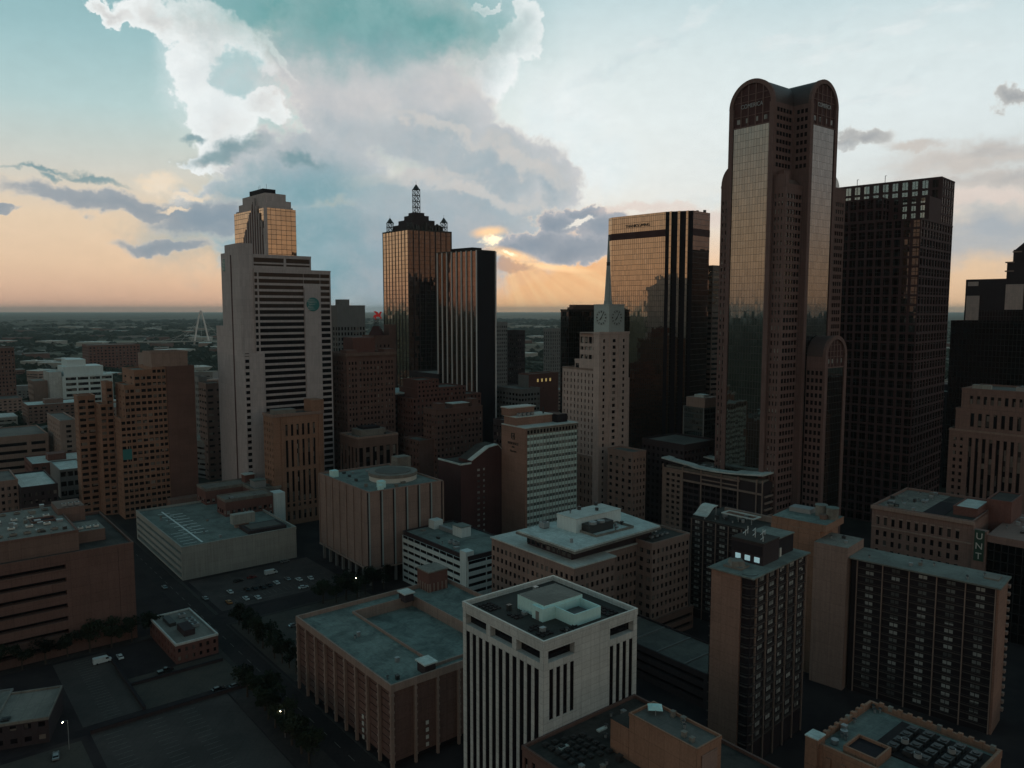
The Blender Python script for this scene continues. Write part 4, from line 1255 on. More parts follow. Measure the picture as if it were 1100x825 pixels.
# --- gold and dark tower with lattice masts
b = Bd('renaiss', 'glass_tower', 'tall glass tower, gold on one side and dark on the other, with lattice masts', 'office tower')
H = b.h
w, d = 47.5, 47
m = 'gold_glass_wide'
gz = b.part('glazing', m)
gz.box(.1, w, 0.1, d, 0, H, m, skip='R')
b.part('dark_glazing', 'dark_reflect_glass').face([(.1, .1, 0), (w, .1, 0), (w, .1, H), (.1, .1, H)], 'dark_reflect_glass')  # dark reflection of this side is put into the glass tint
mu = b.part('mullion', 'dark_stone')
for i in range(9):
    y = i * d / 8
    mu.box(-.25, .1, y - .22, y + .22, 0, H, 'dark_stone')
for i in range(1, 9):
    x = i * w / 8
    mu.box(x - .3, x + .3, -.35, .1, 0, H, 'dark_stone')
b.part('roof', 'dark_roof').box(-.3, w + .3, -.4, d + .3, H, H + 1.2, 'dark_roof')
q = b.part('mechanical_top', 'dark_stone')
for (a, c, z0, z1) in ((7, 40, H + 1.2, H + 7), (11, 36, H + 7, H + 11.5), (15, 32, H + 11.5, H + 16), (18, 29, H + 16, H + 19)):
    q.box(a, c, a, c, z0, z1, 'dark_stone')
r = random.Random(4)
for i in range(40):
    x, y = r.uniform(6, 40), r.uniform(4, 12)
    q.box(x, x + 1.6, y, y + 1.6, H + 1.2, H + r.uniform(4, 9), 'metal_dark')
mast(b, 23.5, 23.5, H + 19, H + 41, 5.2, bays=4)
mast(b, 4.2, 40, H + 1.2, H + 10, 4.8, bays=2)
mast(b, 43, 6, H + 1.2, H + 10, 4.8, bays=2)
mast(b, 4.0, 4.0, H + 1.2, H + 7, 3.2, bays=2, top=False)
b.done()

# --- dark tower with white fins
b = Bd('fins', 'glass_tower', 'dark bronze glass tower striped with thin white vertical fins, beside the mast tower', 'office tower')
H = b.h
w, d = 20.3, 46.3
b.part('glazing', 'bronze_fin_glass').box(0, w, 0, d, 0, H - 1, 'bronze_fin_glass')
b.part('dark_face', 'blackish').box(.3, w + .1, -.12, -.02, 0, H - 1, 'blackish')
b.part('roof', 'dark_roof').box(-.1, w + .1, -.14, d + .1, H - 1, H, 'dark_roof')
b.part('penthouse', 'blackish').box(5, 15, 10, 36, H, H + 2.5, 'blackish')
for i in range(9):
    y = .0 + i * d / 8
    q = MB(); q.box(-.8, -.01, y - .36, y + .36, 0, H - .5, 'fin_white'); q.build('fin', None, b.root)
q = MB(); q.box(w - .6, w + .5, -.9, -.13, 0, H - .5, 'fin_white'); q.build('fin', None, b.root)
b.done()

# --- clock tower
b = Bd('merc', 'clock_tower', 'cream stone stepped tower with a pale box carrying two clock dials and a spire', 'clock tower')
H = b.h
m = 'cream_stone'
w = 26
wb = b.part('wall', m)
wb.box(0, w, 0, 5, 0, H, m, skip='TDRL')
wb.box(3, w, 5, 20, 0, H, m, skip='TDRL')
b.facade(wb, 'R', 0, 0, w, 0, H, m, cols=[(3.2, 5.0), (11.5, 14.3), (20.5, 22.3)], rows=grouprow(27, 6, H - 3, .5), rec=.4)
b.facade(wb, 'L', 0, 0, 5, 0, H, m, cols=[(2.2, 2.3)], rows=[(1, 2)], rec=.05)
b.part('pilaster', m).box(8.6, 9.6, -.5, 0, 0, H - 2, m); b.part('pilaster', m).box(16.2, 17.2, -.5, 0, 0, H - 2, m)
b.facade(wb, 'L', 3, 5, 20, 0, H, m, nc=4, fw=.8, pl=.3, rows=[(100, 102.6), (105.5, 107.6), (109.5, 113.6)], rec=.6, glass='pane_blind')
b.part('roof', 'concrete_roof').face([(0, 0, H - .4), (w, 0, H - .4), (w, 20, H - .4), (0, 20, H - .4)], 'concrete_roof')
ring(b.part('cornice', m), -.3, w + .3, -.3, 5, H - 1, H + .4, .6, m)
b.mass(3.2, w, 20, 24.5, 0, 99.5, m, roof='concrete_roof', Lf=dict(nc=1, fw=.7, rows=[(88, 91), (94, 97)], rec=.2))
b.mass(2.0, w, 5, 34.5, 0, 94.2, m, roof='concrete_roof', pm='tan_concrete', Lf=dict(nc=9, fw=.32, rows=grouprow(22, 4, 92, .56), rec=.45, pl=1), par=.8)
b.mass(0.2, 2.0, 3.5, 34, 0, 40, 'tan_concrete', roof='gravel_roof', Lf=dict(nc=9, nr=8, fw=.35, fh=.5, rec=.4))
b.part('wing', m).box(w, w + 2, 1, 20, 0, 88, m)
# clock box: two faces, a dial on each
cx0, cx1, cy0, cy1, z0, z1 = 8.6, 22.2, .6, 13.4, H - .4, H + 16.6
b.part('clock_box', 'clock_face').box(cx0, cx1, cy0, cy1, z0, z1, 'clock_face')
b.part('clock_box', 'clock_face').box(cx0 - .25, cx1 + .25, cy0 - .25, cy1 + .25, z1, z1 + .5, 'clock_face')
for face in 'RL':
    if face == 'R':
        P = lambda u, v, dd: ((cx0 + cx1) / 2 + u, cy0 - dd, z0 + 9.3 + v)
    else:
        P = lambda u, v, dd: (cx0 - dd, (cy0 + cy1) / 2 - u, z0 + 9.3 + v)
    rr = 4.7 if face == 'R' else 4.5
    n = 40
    q = MB()
    for i in range(n):
        a0, a1 = 6.2832 * i / n, 6.2832 * (i + 1) / n
        q.face([P(rr * math.cos(a0), rr * math.sin(a0), .12), P(rr * math.cos(a1), rr * math.sin(a1), .12), P((rr - .22) * math.cos(a1), (rr - .22) * math.sin(a1), .12), P((rr - .22) * math.cos(a0), (rr - .22) * math.sin(a0), .12)], 'metal_grey')
    for i in range(12):
        a = 6.2832 * i / 12
        ca, sa = math.cos(a), math.sin(a)
        wd = .42 if i % 3 == 0 else .30
        l0 = rr * .70
        q.face([P(l0 * ca - wd * sa, l0 * sa + wd * ca, .14), P(l0 * ca + wd * sa, l0 * sa - wd * ca, .14), P(rr * .93 * ca + wd * sa, rr * .93 * sa - wd * ca, .14), P(rr * .93 * ca - wd * sa, rr * .93 * sa + wd * ca, .14)], 'sign_dark')
    dl = q.build('clock_dial', None, b.root)
    hd = MB()
    for (ang, L, wd) in ((math.radians(58), rr * .8, .22), (math.radians(228), rr * .45, .34)):
        ca, sa = math.cos(ang), math.sin(ang)
        hd.face([P(-wd * sa - .5 * ca, wd * ca - .5 * sa, .2), P(wd * sa - .5 * ca, -wd * ca - .5 * sa, .2), P(L * ca + wd * sa, L * sa - wd * ca, .2), P(L * ca - wd * sa, L * sa + wd * ca, .2)], 'sign_dark')
    hd.build('clock_hands', None, dl)
q = b.part('spire', 'steel_panel')
xs, ys = 14.6, 7.4
q.cyl(xs, ys, z1 + .5, z1 + 2.5, 2.6, 'steel_panel', 8, 2.4)
q.cyl(xs, ys, z1 + 2.5, z1 + 24, 2.1, 'steel_panel', 8, .95)
q.cyl(xs, ys, z1 + 24, z1 + 26.2, 1.15, 'metal_dark', 8, 1.15)
q.cyl(xs, ys, z1 + 26.2, z1 + 42, 1.0, 'steel_panel', 8, .35)
for i in range(8):
    a = 6.2832 * i / 8
    q.rod((xs + 2.15 * math.cos(a), ys + 2.15 * math.sin(a), z1 + 2.5), (xs + 1.0 * math.cos(a), ys + 1.0 * math.sin(a), z1 + 24), .13, 'metal_white')
b.done()
grid_tower('mercwing', 'brick_block', 'low brown wing with small windows at the right foot of the clock tower', 'tan_brick', 4, 4, 4, fw=.45, d=20)

# --- brick and blue curtain wall hotel
b = Bd('hotel', 'hotel', 'mid rise hotel with a blank brown brick end wall and a pale blue window side', 'hotel')
H = b.h
w, d = 37, 21
m = 'rust_brick'
wb = b.part('wall', 'blue_panel')
rows = [(1.5 + 3.62 * i, 3.2 + 3.62 * i) for i in range(17)]
wb.box(0, w, 0, d, 0, H - .2, 'brown_brick', skip='TDRL')
b.facade(wb, 'R', 0, .8, w, 0, 62.6, 'blue_panel', nc=16, fw=.86, rows=rows[:17], rec=.18, glass='pane_teal')
b.facade(wb, 'R', -.05, .8, w, 62.6, H - .2, 'concrete_roof', nc=16, fw=.7, rows=[(63.2, 65.2)], rec=.5, glass='pane_plain', wname='louvre')
b.part('end_wall', m).box(-.5, .8, -.35, d + .3, 0, H, m)
b.part('roof', 'pale_roof').box(-.6, w + .3, -.6, d + .3, H, H + .5, 'pale_roof')
mu = b.part('mullion', 'metal_grey')
for i in range(17):
    x = .8 + i * (w - .8) / 16
    mu.box(x - .09, x + .09, -.22, 0, 0, 62.4, 'metal_grey')
q = b.part('penthouse', m, 'ph')
q.box(.3, 26, 9, 20, H + .5, H + 4.8, m); q.box(.0, 26.4, 8.6, 20.4, H + 4.8, H + 5.3, 'pale_roof')
q.box(-.5, 17, 14, d + .3, H + 5.3, H + 9.5, m); q.box(-.9, 18, 13.6, d + .8, H + 9.5, H + 10.1, 'white_roof')
b.part('plant_screen', 'blackish').box(26.6, 34, 5, 16, H + .5, H + 5, 'blackish')
b.hvac(3, 10, H + 5.3, 4, 1.8, 1.8, 1.6, 'metal_grey', 3)
mast(b, 22, 12, H + 5.3, H + 8.8, .5, 'antenna', top=False)
sq = MB(); ring_pts = [(-1.4, -1.4), (1.4, -1.4), (1.4, 1.4), (-1.4, 1.4)]
for (u0, u1, v0, v1) in ((-1.5, 1.5, 1.1, 1.6), (-1.5, -1.0, -1.5, 1.1), (1.0, 1.5, -1.5, 1.1), (-.6, 1.5, -1.9, -1.5), (-.2, .5, -.9, .7)):
    sq.box(-.75, -.52, 10.6 - u1, 10.6 - u0, 61.2 + v0, 61.2 + v1, 'sign_dark')
sq.build('square_emblem', None, b.root)
b.text('RESIDENCE', 'L', -.5, 10.4, 56.4, 1.9, 'sign_dark', stretch=1.0)
b.text('INN', 'L', -.5, 10.4, 54.6, 1.3, 'sign_dark')
b.text('Marriott', 'L', -.5, 10.4, 52.2, 1.7, 'sign_dark')
b.done()

# --- maroon building with slanted parapet
b = Bd('maroon', 'apartment_block', 'dark maroon brick block with a pale sloping parapet, left of the brick and blue hotel', 'building')
H = b.h
m = 'maroon_brick'
wb = b.part('wall', m)
w, d = 28, 22
wb.box(0, w, 0, d, 0, H, m, skip='TDR')
b.facade(wb, 'R', 0, 0, w, 0, H, m, cols=[(11, 13), (15, 16.4)], rows=grouprow(13, 3, H - 3, .42), rec=.3, glass='pane_pale')
b.part('roof', 'dark_roof').face([(0, 0, H - .6), (w, 0, H - .6), (w, d, H - .6), (0, d, H - .6)], 'dark_roof')
q = b.part('parapet', 'pale_roof')
q.box(-.2, 7, -.2, .5, H - .6, H + .3, 'pale_roof'); q.box(-.2, .5, .5, d, H - .6, H + .3, 'pale_roof')
b.part('gable', m).prism([(7, -.05), (26, -.05), (26, 12), (7, 12)], H - .6, H + .1, m)
g = b.part('gable', m)
for (yy0, yy1) in ((-.06, 12),):
    for (xa, za, xb, zb) in ((7, H + 1.2, 19, H + 7.5), (19, H + 7.5, 25.5, H + 8.2), (25.5, H + 8.2, 28, H + 5.6)):
        g.face([(xa, yy0, H), (xb, yy0, H), (xb, yy0, zb), (xa, yy0, za)], m)
        g.face([(xa, yy1, H), (xa, yy1, za), (xb, yy1, zb), (xb, yy1, H)], m)
        q = b.part('coping', 'pale_roof', xa)
        T4, B4 = [(xa, yy0 - .2, za + .1), (xb, yy0 - .2, zb + .1), (xb, 3.6, zb + .1), (xa, 3.6, za + .1)], [(xa, yy0 - .2, za - .4), (xb, yy0 - .2, zb - .4), (xb, 3.6, zb - .4), (xa, 3.6, za - .4)]
        b.part('gable_roof', 'dark_roof', xa).face([(xa, 3.6, za), (xb, 3.6, zb), (xb, yy1, zb), (xa, yy1, za)], 'dark_roof')
        q.face(T4, 'pale_roof'); q.face(B4[::-1], 'pale_roof')
        for i in range(4):
            q.face([B4[i], B4[(i + 1) % 4], T4[(i + 1) % 4], T4[i]], 'pale_roof')
g.face([(7, -.06, H), (7, -.06, H + 1.2), (7, 12, H + 1.2), (7, 12, H)], m)
g.face([(28, -.06, H), (28, 12, H), (28, 12, H + 5.6), (28, -.06, H + 5.6)], m)
b.done()

# --- ziggurat
b = Bd('zigg', 'brick_tower', 'brown brick stepped block with roof pavilions, in front of the white finned tower', 'building')
H = b.h
m = 'brown_brick'
b.mass(0, 37, 0, 16, 0, H, m, roof='gravel_roof', par=.8, Rf=dict(nc=12, nr=17, fw=.5, fh=.5, ptop=3), Lf=dict(nc=5, nr=17, fw=.5, fh=.5, ptop=3))
for (x0, x1, z) in ((3, 8, 3.2), (30, 35, 4.5), (14, 27, 2.2)):
    b.part('pavilion', m).box(x0, x1, 2, 10, H - .8, H + z, m)
b.part('pavilion_roof', 'pale_roof').box(13.6, 27.4, 1.6, 10.4, H + 2.2, H + 2.6, 'pale_roof')
b.mass(-11, 0, 4, 24, 0, 46, m, roof='gravel_roof', Lf=dict(nc=5, nr=10, fw=.4, fh=.5))
b.done()
b = Bd((-70, 545, 39, 60, 30, 80), 'brick_tower', 'long stepped dark brick building with a ragged roofline, behind the brown stepped block', 'building')
m = 'red_brick'
b.mass(0, 60, 0, 30, 0, 68, m, roof='gravel_roof', Rf=dict(nc=18, nr=16, fw=.45, fh=.5), Lf=dict(nc=9, nr=16, fw=.45, fh=.5))
b.mass(6, 48, 3, 28, 67, 74, m, roof='gravel_roof', Rf=dict(nc=12, nr=2, fw=.45, fh=.5))
b.mass(8, 26, 6, 26, 73, 80, m, roof='gravel_roof', Rf=dict(nc=6, nr=2, fw=.45, fh=.5))
b.done(60)
b = grid_tower('dark19', 'office_block', 'near black block with a pale roof edge, between the brown towers and the finned tower', 'dark_stone', 9, 8, 4, fw=.8, ff=.5, done=False, roof='pale_roof', glass='pane_plain')
b.part('roof_edge', 'pale_roof').box(-.3, 37.3, -.3, 33.2, b.H_ + .1, b.H_ + 1.2, 'pale_roof')
b.done(60)

# --- tan building with plate roof
b = Bd('tan', 'office_block', 'tan block with layered pale flat roofs and a white penthouse, behind the white striped tower', 'office block')
m = 'tan_brick'
zl = 38.0
rows = grouprow(9, 1, 36, .5)
b.mass(0, 21, 0, 48.5, 0, zl, m, roof=None, Rf=dict(nc=8, fw=.5, rows=rows, rec=.2), Lf=dict(nc=18, fw=.5, rows=rows, rec=.2))
b.part('roof', 'pale_roof').box(-.4, 21.4, -.4, 49, zl, zl + .5, 'pale_roof')
b.mass(21, 40, 6, 48.5, 0, zl, m, roof=None, Rf=dict(nc=8, fw=.5, rows=rows, rec=.2))
b.part('roof', 'pale_roof').box(21.4, 40, 5.6, 49, zl, zl + .5, 'pale_roof')
b.part('recessed_storey', 'dark_stone').box(5, 49, 6.5, 32, zl + .5, 42.6, 'dark_stone')
for i in range(9):
    b.win.append(('L', 4.9, 8 + i * 2.9, zl + 2.5, 1.8, 2.6, 'pane_blind', 'window'))
q = b.part('plate_roof', 'pale_roof')
q.prism([(1.7, 1.6), (50.5, 3.4), (55, 34.5), (1.7, 34.5)], 43.4, 44.0, 'pale_roof')
q.prism([(1.4, 1.3), (50.8, 3.1), (55.4, 34.8), (1.4, 34.8)], 42.6, 43.4, 'concrete_roof')
q = b.part('penthouse', 'cool_white')
q.box(17, 42, 17, 28, 44, 49.4, 'cool_white'); q.box(16.8, 42.2, 16.8, 28.2, 49.4, 49.6, 'pale_roof')
b.part('plant', 'metal_dark').box(20, 33, 12.5, 17, 44, 47.4, 'metal_dark'); ring(b.part('plant_screen', 'concrete_roof'), 19, 40, 8, 17, 44, 44.9, .3, 'concrete_roof')
q = b.part('plant', 'metal_dark'); q.cyl(22.5, 13.5, 47.4, 48.4, 1.6, 'metal_grey', 12); q.cyl(27, 13.5, 47.4, 48.2, 1.6, 'metal_grey', 12)
b.hvac(11, 29, 44, 1, 3, 3, 2.4, 'metal_grey')
clutter(b, 4, 46, 5, 14, 44, 5, 66, 1.0)
clutter(b, 20, 38, 18, 27, 49.6, 5, 67, 1.2)
rows2 = grouprow(8, 9, 38, .5)
b.mass(39.7, 62.6, -1.8, 24, 9, 40, m, roof='dark_roof', par=.8, Rf=dict(nc=9, fw=.5, rows=rows2, rec=.2), Lf=dict(nc=7, fw=.5, rows=rows2, rec=.2))
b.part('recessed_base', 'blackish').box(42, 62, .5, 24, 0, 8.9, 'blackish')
b.hvac(46, 4, 39.2, 4, 1.4, 1.4, 1.0, 'metal_grey', 3); b.hvac(48, 9, 39.2, 3, 1.2, 1.2, .9, 'metal_white', 3)
b.done()
b = Bd('podium', 'podium', 'low brown banded parking podium below the tan ribbed block', 'garage')
b.mass(0, 25.5, 0, 18, 0, 9.5, 'brown_panel', roof='dark_roof', Rf=dict(nc=1, fw=.94, rows=[(1.6, 3.2), (5.2, 6.8)], rec=1.2, glass='pane_plain', wname='open_deck'), Lf=dict(nc=1, fw=.94, rows=[(1.6, 3.2), (5.2, 6.8)], rec=1.2, glass='pane_plain', wname='open_deck'))
b.done()
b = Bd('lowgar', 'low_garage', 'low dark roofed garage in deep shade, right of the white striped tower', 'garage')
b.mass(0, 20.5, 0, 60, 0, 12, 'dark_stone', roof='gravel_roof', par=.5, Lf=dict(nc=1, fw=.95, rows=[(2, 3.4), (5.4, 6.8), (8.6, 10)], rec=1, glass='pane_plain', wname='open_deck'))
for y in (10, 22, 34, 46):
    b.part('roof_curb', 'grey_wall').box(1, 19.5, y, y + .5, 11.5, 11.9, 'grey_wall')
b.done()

# --- building with the swept roof
b = Bd('slant', 'apartment_block', 'tan framed glass block under a swept pale roof, at the foot of the vaulted tower', 'building')
H = b.h
w, d = b.w, b.d
m = 'tan_concrete'
wb = b.part('wall', 'dark_stone')
hs = H - 4.5
wb.box(.8, w, .8, d - .8, 0, hs, 'dark_stone', skip='D')
b.facade(wb, 'L', .0, d - 14, d, 0, hs, m, nc=3, nr=11, fw=.62, fh=.55, rec=.5, pl=1, pr=2, ptop=2)
b.facade(wb, 'L', .4, 14, d - 14, 0, hs - 6, 'dark_stone', nc=10, nr=9, fw=.85, fh=.6, rec=.3, glass='pane_plain')
b.facade(wb, 'R', 0, 0, w, 0, hs, 'dark_stone', cols=[(2, w - 1)], nr=1, rows=[(2.4 + 3.6 * i, 4.6 + 3.6 * i) for i in range(9)], rec=1.2, glass='pane_plain', wname='balcony_window')
fr = b.part('frame', m)
for i in range(9):
    fr.box(1.5, w, -.9, -.02, 1.4 + 3.6 * i, 2.3 + 3.6 * i, m)
for y in (0, 3.5, 14.5, 25, 38, 50.5, d - .6):
    fr.box(-.3, .38, y, y + .6, 0, hs + 2, m)
fr.box(-.3, .38, 0, d, hs - 6.2, hs - 5.2, m)
fr.box(-.3, .38, 14, d, hs - 1, hs, m)
fr.box(-.3, .38, 15, 38, hs - 3.6, hs - 3.0, m)
# swept roof: high at both ends, sagging in between
K = 14
prf = [(d * i / K, H + .8 - 2.2 * math.sin(math.pi * min(1, max(0, i / K))) + (.6 if i > 9 else 0)) for i in range(K + 1)]
rf = b.part('roof_frame', 'pale_roof')
for i in range(K):
    (ya, za), (yb, zb) = prf[i], prf[i + 1]
    spans = [(-1.4, w + 1.4)] if i in (0, 1, 2, 3, K - 1) else [(-1.4, 4.6), (w - 5, w + 1.4)]
    for (xa, xb) in spans:
        rf.face([(xa, ya, za), (xb, ya, za), (xb, yb, zb), (xa, yb, zb)], 'pale_roof')
        rf.face([(xa, yb, zb - .8), (xb, yb, zb - .8), (xb, ya, za - .8), (xa, ya, za - .8)], 'concrete_roof')
        rf.face([(xa, yb, zb - .8), (xa, ya, za - .8), (xa, ya, za), (xa, yb, zb)], 'pale_roof')
        rf.face([(xb, ya, za - .8), (xb, yb, zb - .8), (xb, yb, zb), (xb, ya, za)], 'pale_roof')
rf.box(-1.4, w + 1.4, -.6, -.02, prf[0][1] - .8, prf[0][1], 'pale_roof')
b.part('roof', 'concrete_roof').box(1, w - 1, 2, d - 2, hs, hs + 1.2, 'concrete_roof')
clutter(b, 4, w - 6, 20, d - 8, hs + 1.2, 26, 71, 2.4)
b.done()


# --- the dark apartment buildings with tan end walls
def flats(b, face, off, a0, a1, z1, nb, zb=8, wide=.3, rows=17, m='blackish', edge=True):
    """dark balcony grid: thin pale dividers, floor edges, a pair of pale windows per bay"""
    p = (a1 - a0) / nb
    fh = (z1 - zb) / rows
    dv = b.part('divider', 'tan_concrete')
    fe = b.part('floor_edge', 'floor_edge')

    def bx(mb, u0, u1, z0, z2, o0, o1, mm):
        if face == 'R':
            mb.box(u0, u1, off - o1, off - o0, z0, z2, mm)
        else:
            mb.box(off - o1, off - o0, u0, u1, z0, z2, mm)
    for i in range(nb + 1):
        u = a0 + i * p
        bx(dv, u - .14, u + .14, 0, z1, .02, .5, 'tan_concrete')
    for k_ in range(rows + 1):
        z = zb + k_ * fh
        for i in range(nb):
            bx(fe, a0 + i * p + .13, a0 + (i + 1) * p - .13, z - .14, z + .1, .02, .38, 'floor_edge')
            if k_ < rows:
                bx(fe, a0 + i * p + .13, a0 + (i + 1) * p - .13, z + .62, z + .72, .30, .36, 'floor_edge')
                for j in (-1, 1):
                    b.win.append((face, off - .12, a0 + (i + .5) * p + j * .66, z + fh * .56, 1.1, fh * .42, 'pane_pale', 'window'))


b = Bd('towerA', 'apartment_tower', 'dark balcony tower with a blank tan end wall and a cluttered dark penthouse', 'apartment tower')
H = b.h
w, d = 33, 13.4
b.part('wall', 'blackish').box(.6, w, .6, d, 0, H - .4, 'blackish')
flats(b, 'R', .55, 3.0, w, H - .8, 5, rows=17)
flats(b, 'R', .55, .7, 3.0, H - .8, 1, rows=17) if False else None
b.part('end_wall', 'rust_brick').box(-.2, .58, 3.4, 12.6, 0, H - .6, 'rust_brick')
fe = b.part('floor_edge', 'floor_edge')
for k_ in range(18):
    z = 8 + k_ * (H - 8.8) / 17
    fe.prism([(.1, 3.3), (.1, 1.3), (1.2, .1), (3.0, -.2), (3.0, .5), (.5, 3.3)], z - .14, z + .1, 'floor_edge')
    fe.prism([(.1, d), (.1, 12.7), (.58, 12.7), (.58, d)], z - .14, z + .1, 'floor_edge')
    fe.prism([(.1, 3.3), (.1, 1.3), (1.2, .1), (3.0, -.2), (3.0, -.1), (1.25, .2), (.2, 1.35), (.2, 3.3)], z + .8, z + .92, 'metal_dark')
b.part('roof', 'teal_roof').box(-1.0, w, -1.0, d, H - .4, H, 'teal_roof')
q = b.part('skylight', 'concrete_roof')
q.box(2.5, 7.5, 5, 10.5, H, H + .6, 'concrete_roof'); q.cyl(5, 7.7, H + .6, H + 2.0, 2.9, 'concrete_roof', 4, 2.4)
q = b.part('penthouse', 'dark_stone')
q.box(10.5, 20, 2.6, 12.6, H, H + 6.4, 'dark_stone'); q.box(20, 31, 3.6, 13, H, H + 5.4, 'blackish')
q.box(20, 31.2, 3.4, 13.2, H + 5.4, H + 5.7, 'teal_roof'); q.box(10.3, 20.0, 2.4, 12.8, H + 6.4, H + 6.7, 'dark_roof')
q.box(10.32, 10.5, 2.8, 12.4, H + 2.8, H + 5.6, 'blackish')
for y in (3.6, 6.6, 9.6):
    q = MB(); q.box(10.28, 10.5, y, y + 1.6, H + .7, H + 2.2, 'lit_blue'); q.build('lit_window', None, b.root)
for i in range(7):
    q = MB(); x, y = 12 + (i * 2.3) % 7, 3.5 + (i * 3.7) % 8
    q.rod((x, y, H + 6.7), (x, y, H + 7.9 + (i % 3) * .5), .12, 'metal_white'); q.rod((x - 1.4, y, H + 7.6), (x + 1.4, y + .6, H + 7.7), .1, 'metal_white'); q.build('antenna', None, b.root)
q = MB(); q.box(22, 23, 3.3, 3.58, H, H + 2.6, 'sign_pale'); q.build('door', None, b.root)
b.done()

b = Bd('wave', 'apartment_tower', 'dark balcony apartment tower with a curled pale canopy on its roof', 'apartment tower')
H = b.h
w, d = 24, 30
b.part('wall', 'blackish').box(.6, w, .6, d, 0, H - .3, 'blackish')
flats(b, 'L', .55, .6, d, H - .6, 5, rows=15, zb=4)
b.part('roof', 'dark_roof').box(.3, w, .3, d, H - .3, H, 'dark_roof')
q = b.part('canopy', 'pale_roof')
K = 12
for i in range(K):
    u0, u1 = i / K, (i + 1) / K
    f_ = lambda u: H + 1.0 + 3.4 * (.5 - .5 * math.cos(math.pi * min(1, u * 1.25)))
    xa, xb = 1 + 9 * u0, 1 + 9 * u1
    q.face([(xa, 23.5, f_(u0)), (xb, 23.5, f_(u1)), (xb, 29.8, f_(u1)), (xa, 29.8, f_(u0))], 'pale_roof')
    q.face([(xa, 23.5, f_(u0) - .3), (xa, 29.8, f_(u0) - .3), (xb, 29.8, f_(u1) - .3), (xb, 23.5, f_(u1) - .3)], 'pale_roof')
    q.face([(xa, 23.5, f_(u0) - .3), (xb, 23.5, f_(u1) - .3), (xb, 23.5, f_(u1)), (xa, 23.5, f_(u0))], 'pale_roof')
    q.face([(xa, 29.8, f_(u0) - .3), (xa, 29.8, f_(u0)), (xb, 29.8, f_(u1)), (xb, 29.8, f_(u1) - .3)], 'pale_roof')
q.box(1, 1.4, 24, 24.4, H, H + 1, 'metal_grey'); q.box(9.4, 9.8, 24, 24.4, H, H + 4, 'metal_grey')
pg = b.part('pergola', 'pale_roof')
ring(pg, 7, 13, 5, 20, H + 2.2, H + 2.6, .7, 'pale_roof')
for y in (6, 12, 18.6):
    pg.box(7.2, 7.5, y, y + .3, H, H + 2.2, 'metal_grey')
b.part('roof_wall', 'tan_concrete').box(16, 17, 2, 24, H, H + 2.4, 'tan_concrete')
clutter(b, 3, 18, 3, 22, H, 16, 81, 1.8)
b.done()

b = Bd('slabB', 'apartment_tower', 'wide dark apartment slab with rows of pale paired windows and a teal roof', 'apartment tower')
H = b.h
w, d = 13.5, 43.0
b.part('wall', 'blackish').box(.6, w, .3, d, 0, H - .5, 'blackish')
flats(b, 'L', .55, .5, d - 2, H - .8, 5, rows=17, zb=2)
b.part('end_wall', 'rust_brick').box(.58, w - 1, -.4, .28, 0, H - .5, 'rust_brick')
for k_ in range(17):
    q = MB(); z = 3 + k_ * (H - 4) / 17
    q.box(w - 1, w + .4, -1.0, 3, z, z + 1.0, 'tan_concrete'); q.build('balcony', None, b.root)
b.part('roof', 'teal_roof').box(-1.0, w + .5, -1.0, d + .5, H - .5, H, 'teal_roof')
clutter(b, 1, 11, 2, 40, H, 8, 91, 1.0)
q = MB(); q.box(6, 11, 1, 5, H, H + .5, 'concrete_roof'); q.build('roof_hatch', None, b.root)
# tan lift core joined to its left end, with a drum tank deck
q = b.part('core', 'tan_brick')
q.box(-2, 13.5, d + .6, d + 12, 0, H + 3.2, 'tan_brick', skip='T'); q.face([(-2, d + .6, H + 3.2), (13.5, d + .6, H + 3.2), (13.5, d + 12, H + 3.2), (-2, d + 12, H + 3.2)], 'concrete_roof')
q.box(3, 20, d + 12, d + 30, 0, H + 5.6, 'orange_brick', skip='T'); q.face([(3, d + 12, H + 5.6), (20, d + 12, H + 5.6), (20, d + 30, H + 5.6), (3, d + 30, H + 5.6)], 'teal_roof')
q = b.part('core_cap', 'orange_brick'); q.box(3.2, 19.8, d + 10, d + 29.8, H + 5.6, H + 8.2, 'orange_brick', skip='T'); q.face([(3.2, d + 10, H + 8.2), (19.8, d + 10, H + 8.2), (19.8, d + 29.8, H + 8.2), (3.2, d + 29.8, H + 8.2)], 'teal_roof')
for (x, y) in ((14, d + 12), (15.5, d + 16.6)):
    q = MB(); q.cyl(x, y, H + 8.2, H + 12, 2.1, 'concrete_roof', 20); q.cyl(x, y, H + 12, H + 12.3, 2.25, 'teal_roof', 20); q.build('water_tank', None, b.root)
q = MB(); q.box(10, 13, d + 13, d + 15, H + 8.2, H + 9.8, 'brown_panel'); q.build('hvac_unit', None, b.root)
q = MB(); q.box(14, 19, d + 20, d + 28, H + 8.2, H + 9.9, 'metal_grey'); q.build('hvac_unit', None, b.root)
clutter(b, 0, 10, d + 2, d + 10, H + 3.2, 4, 93, 1.2)
b.done()

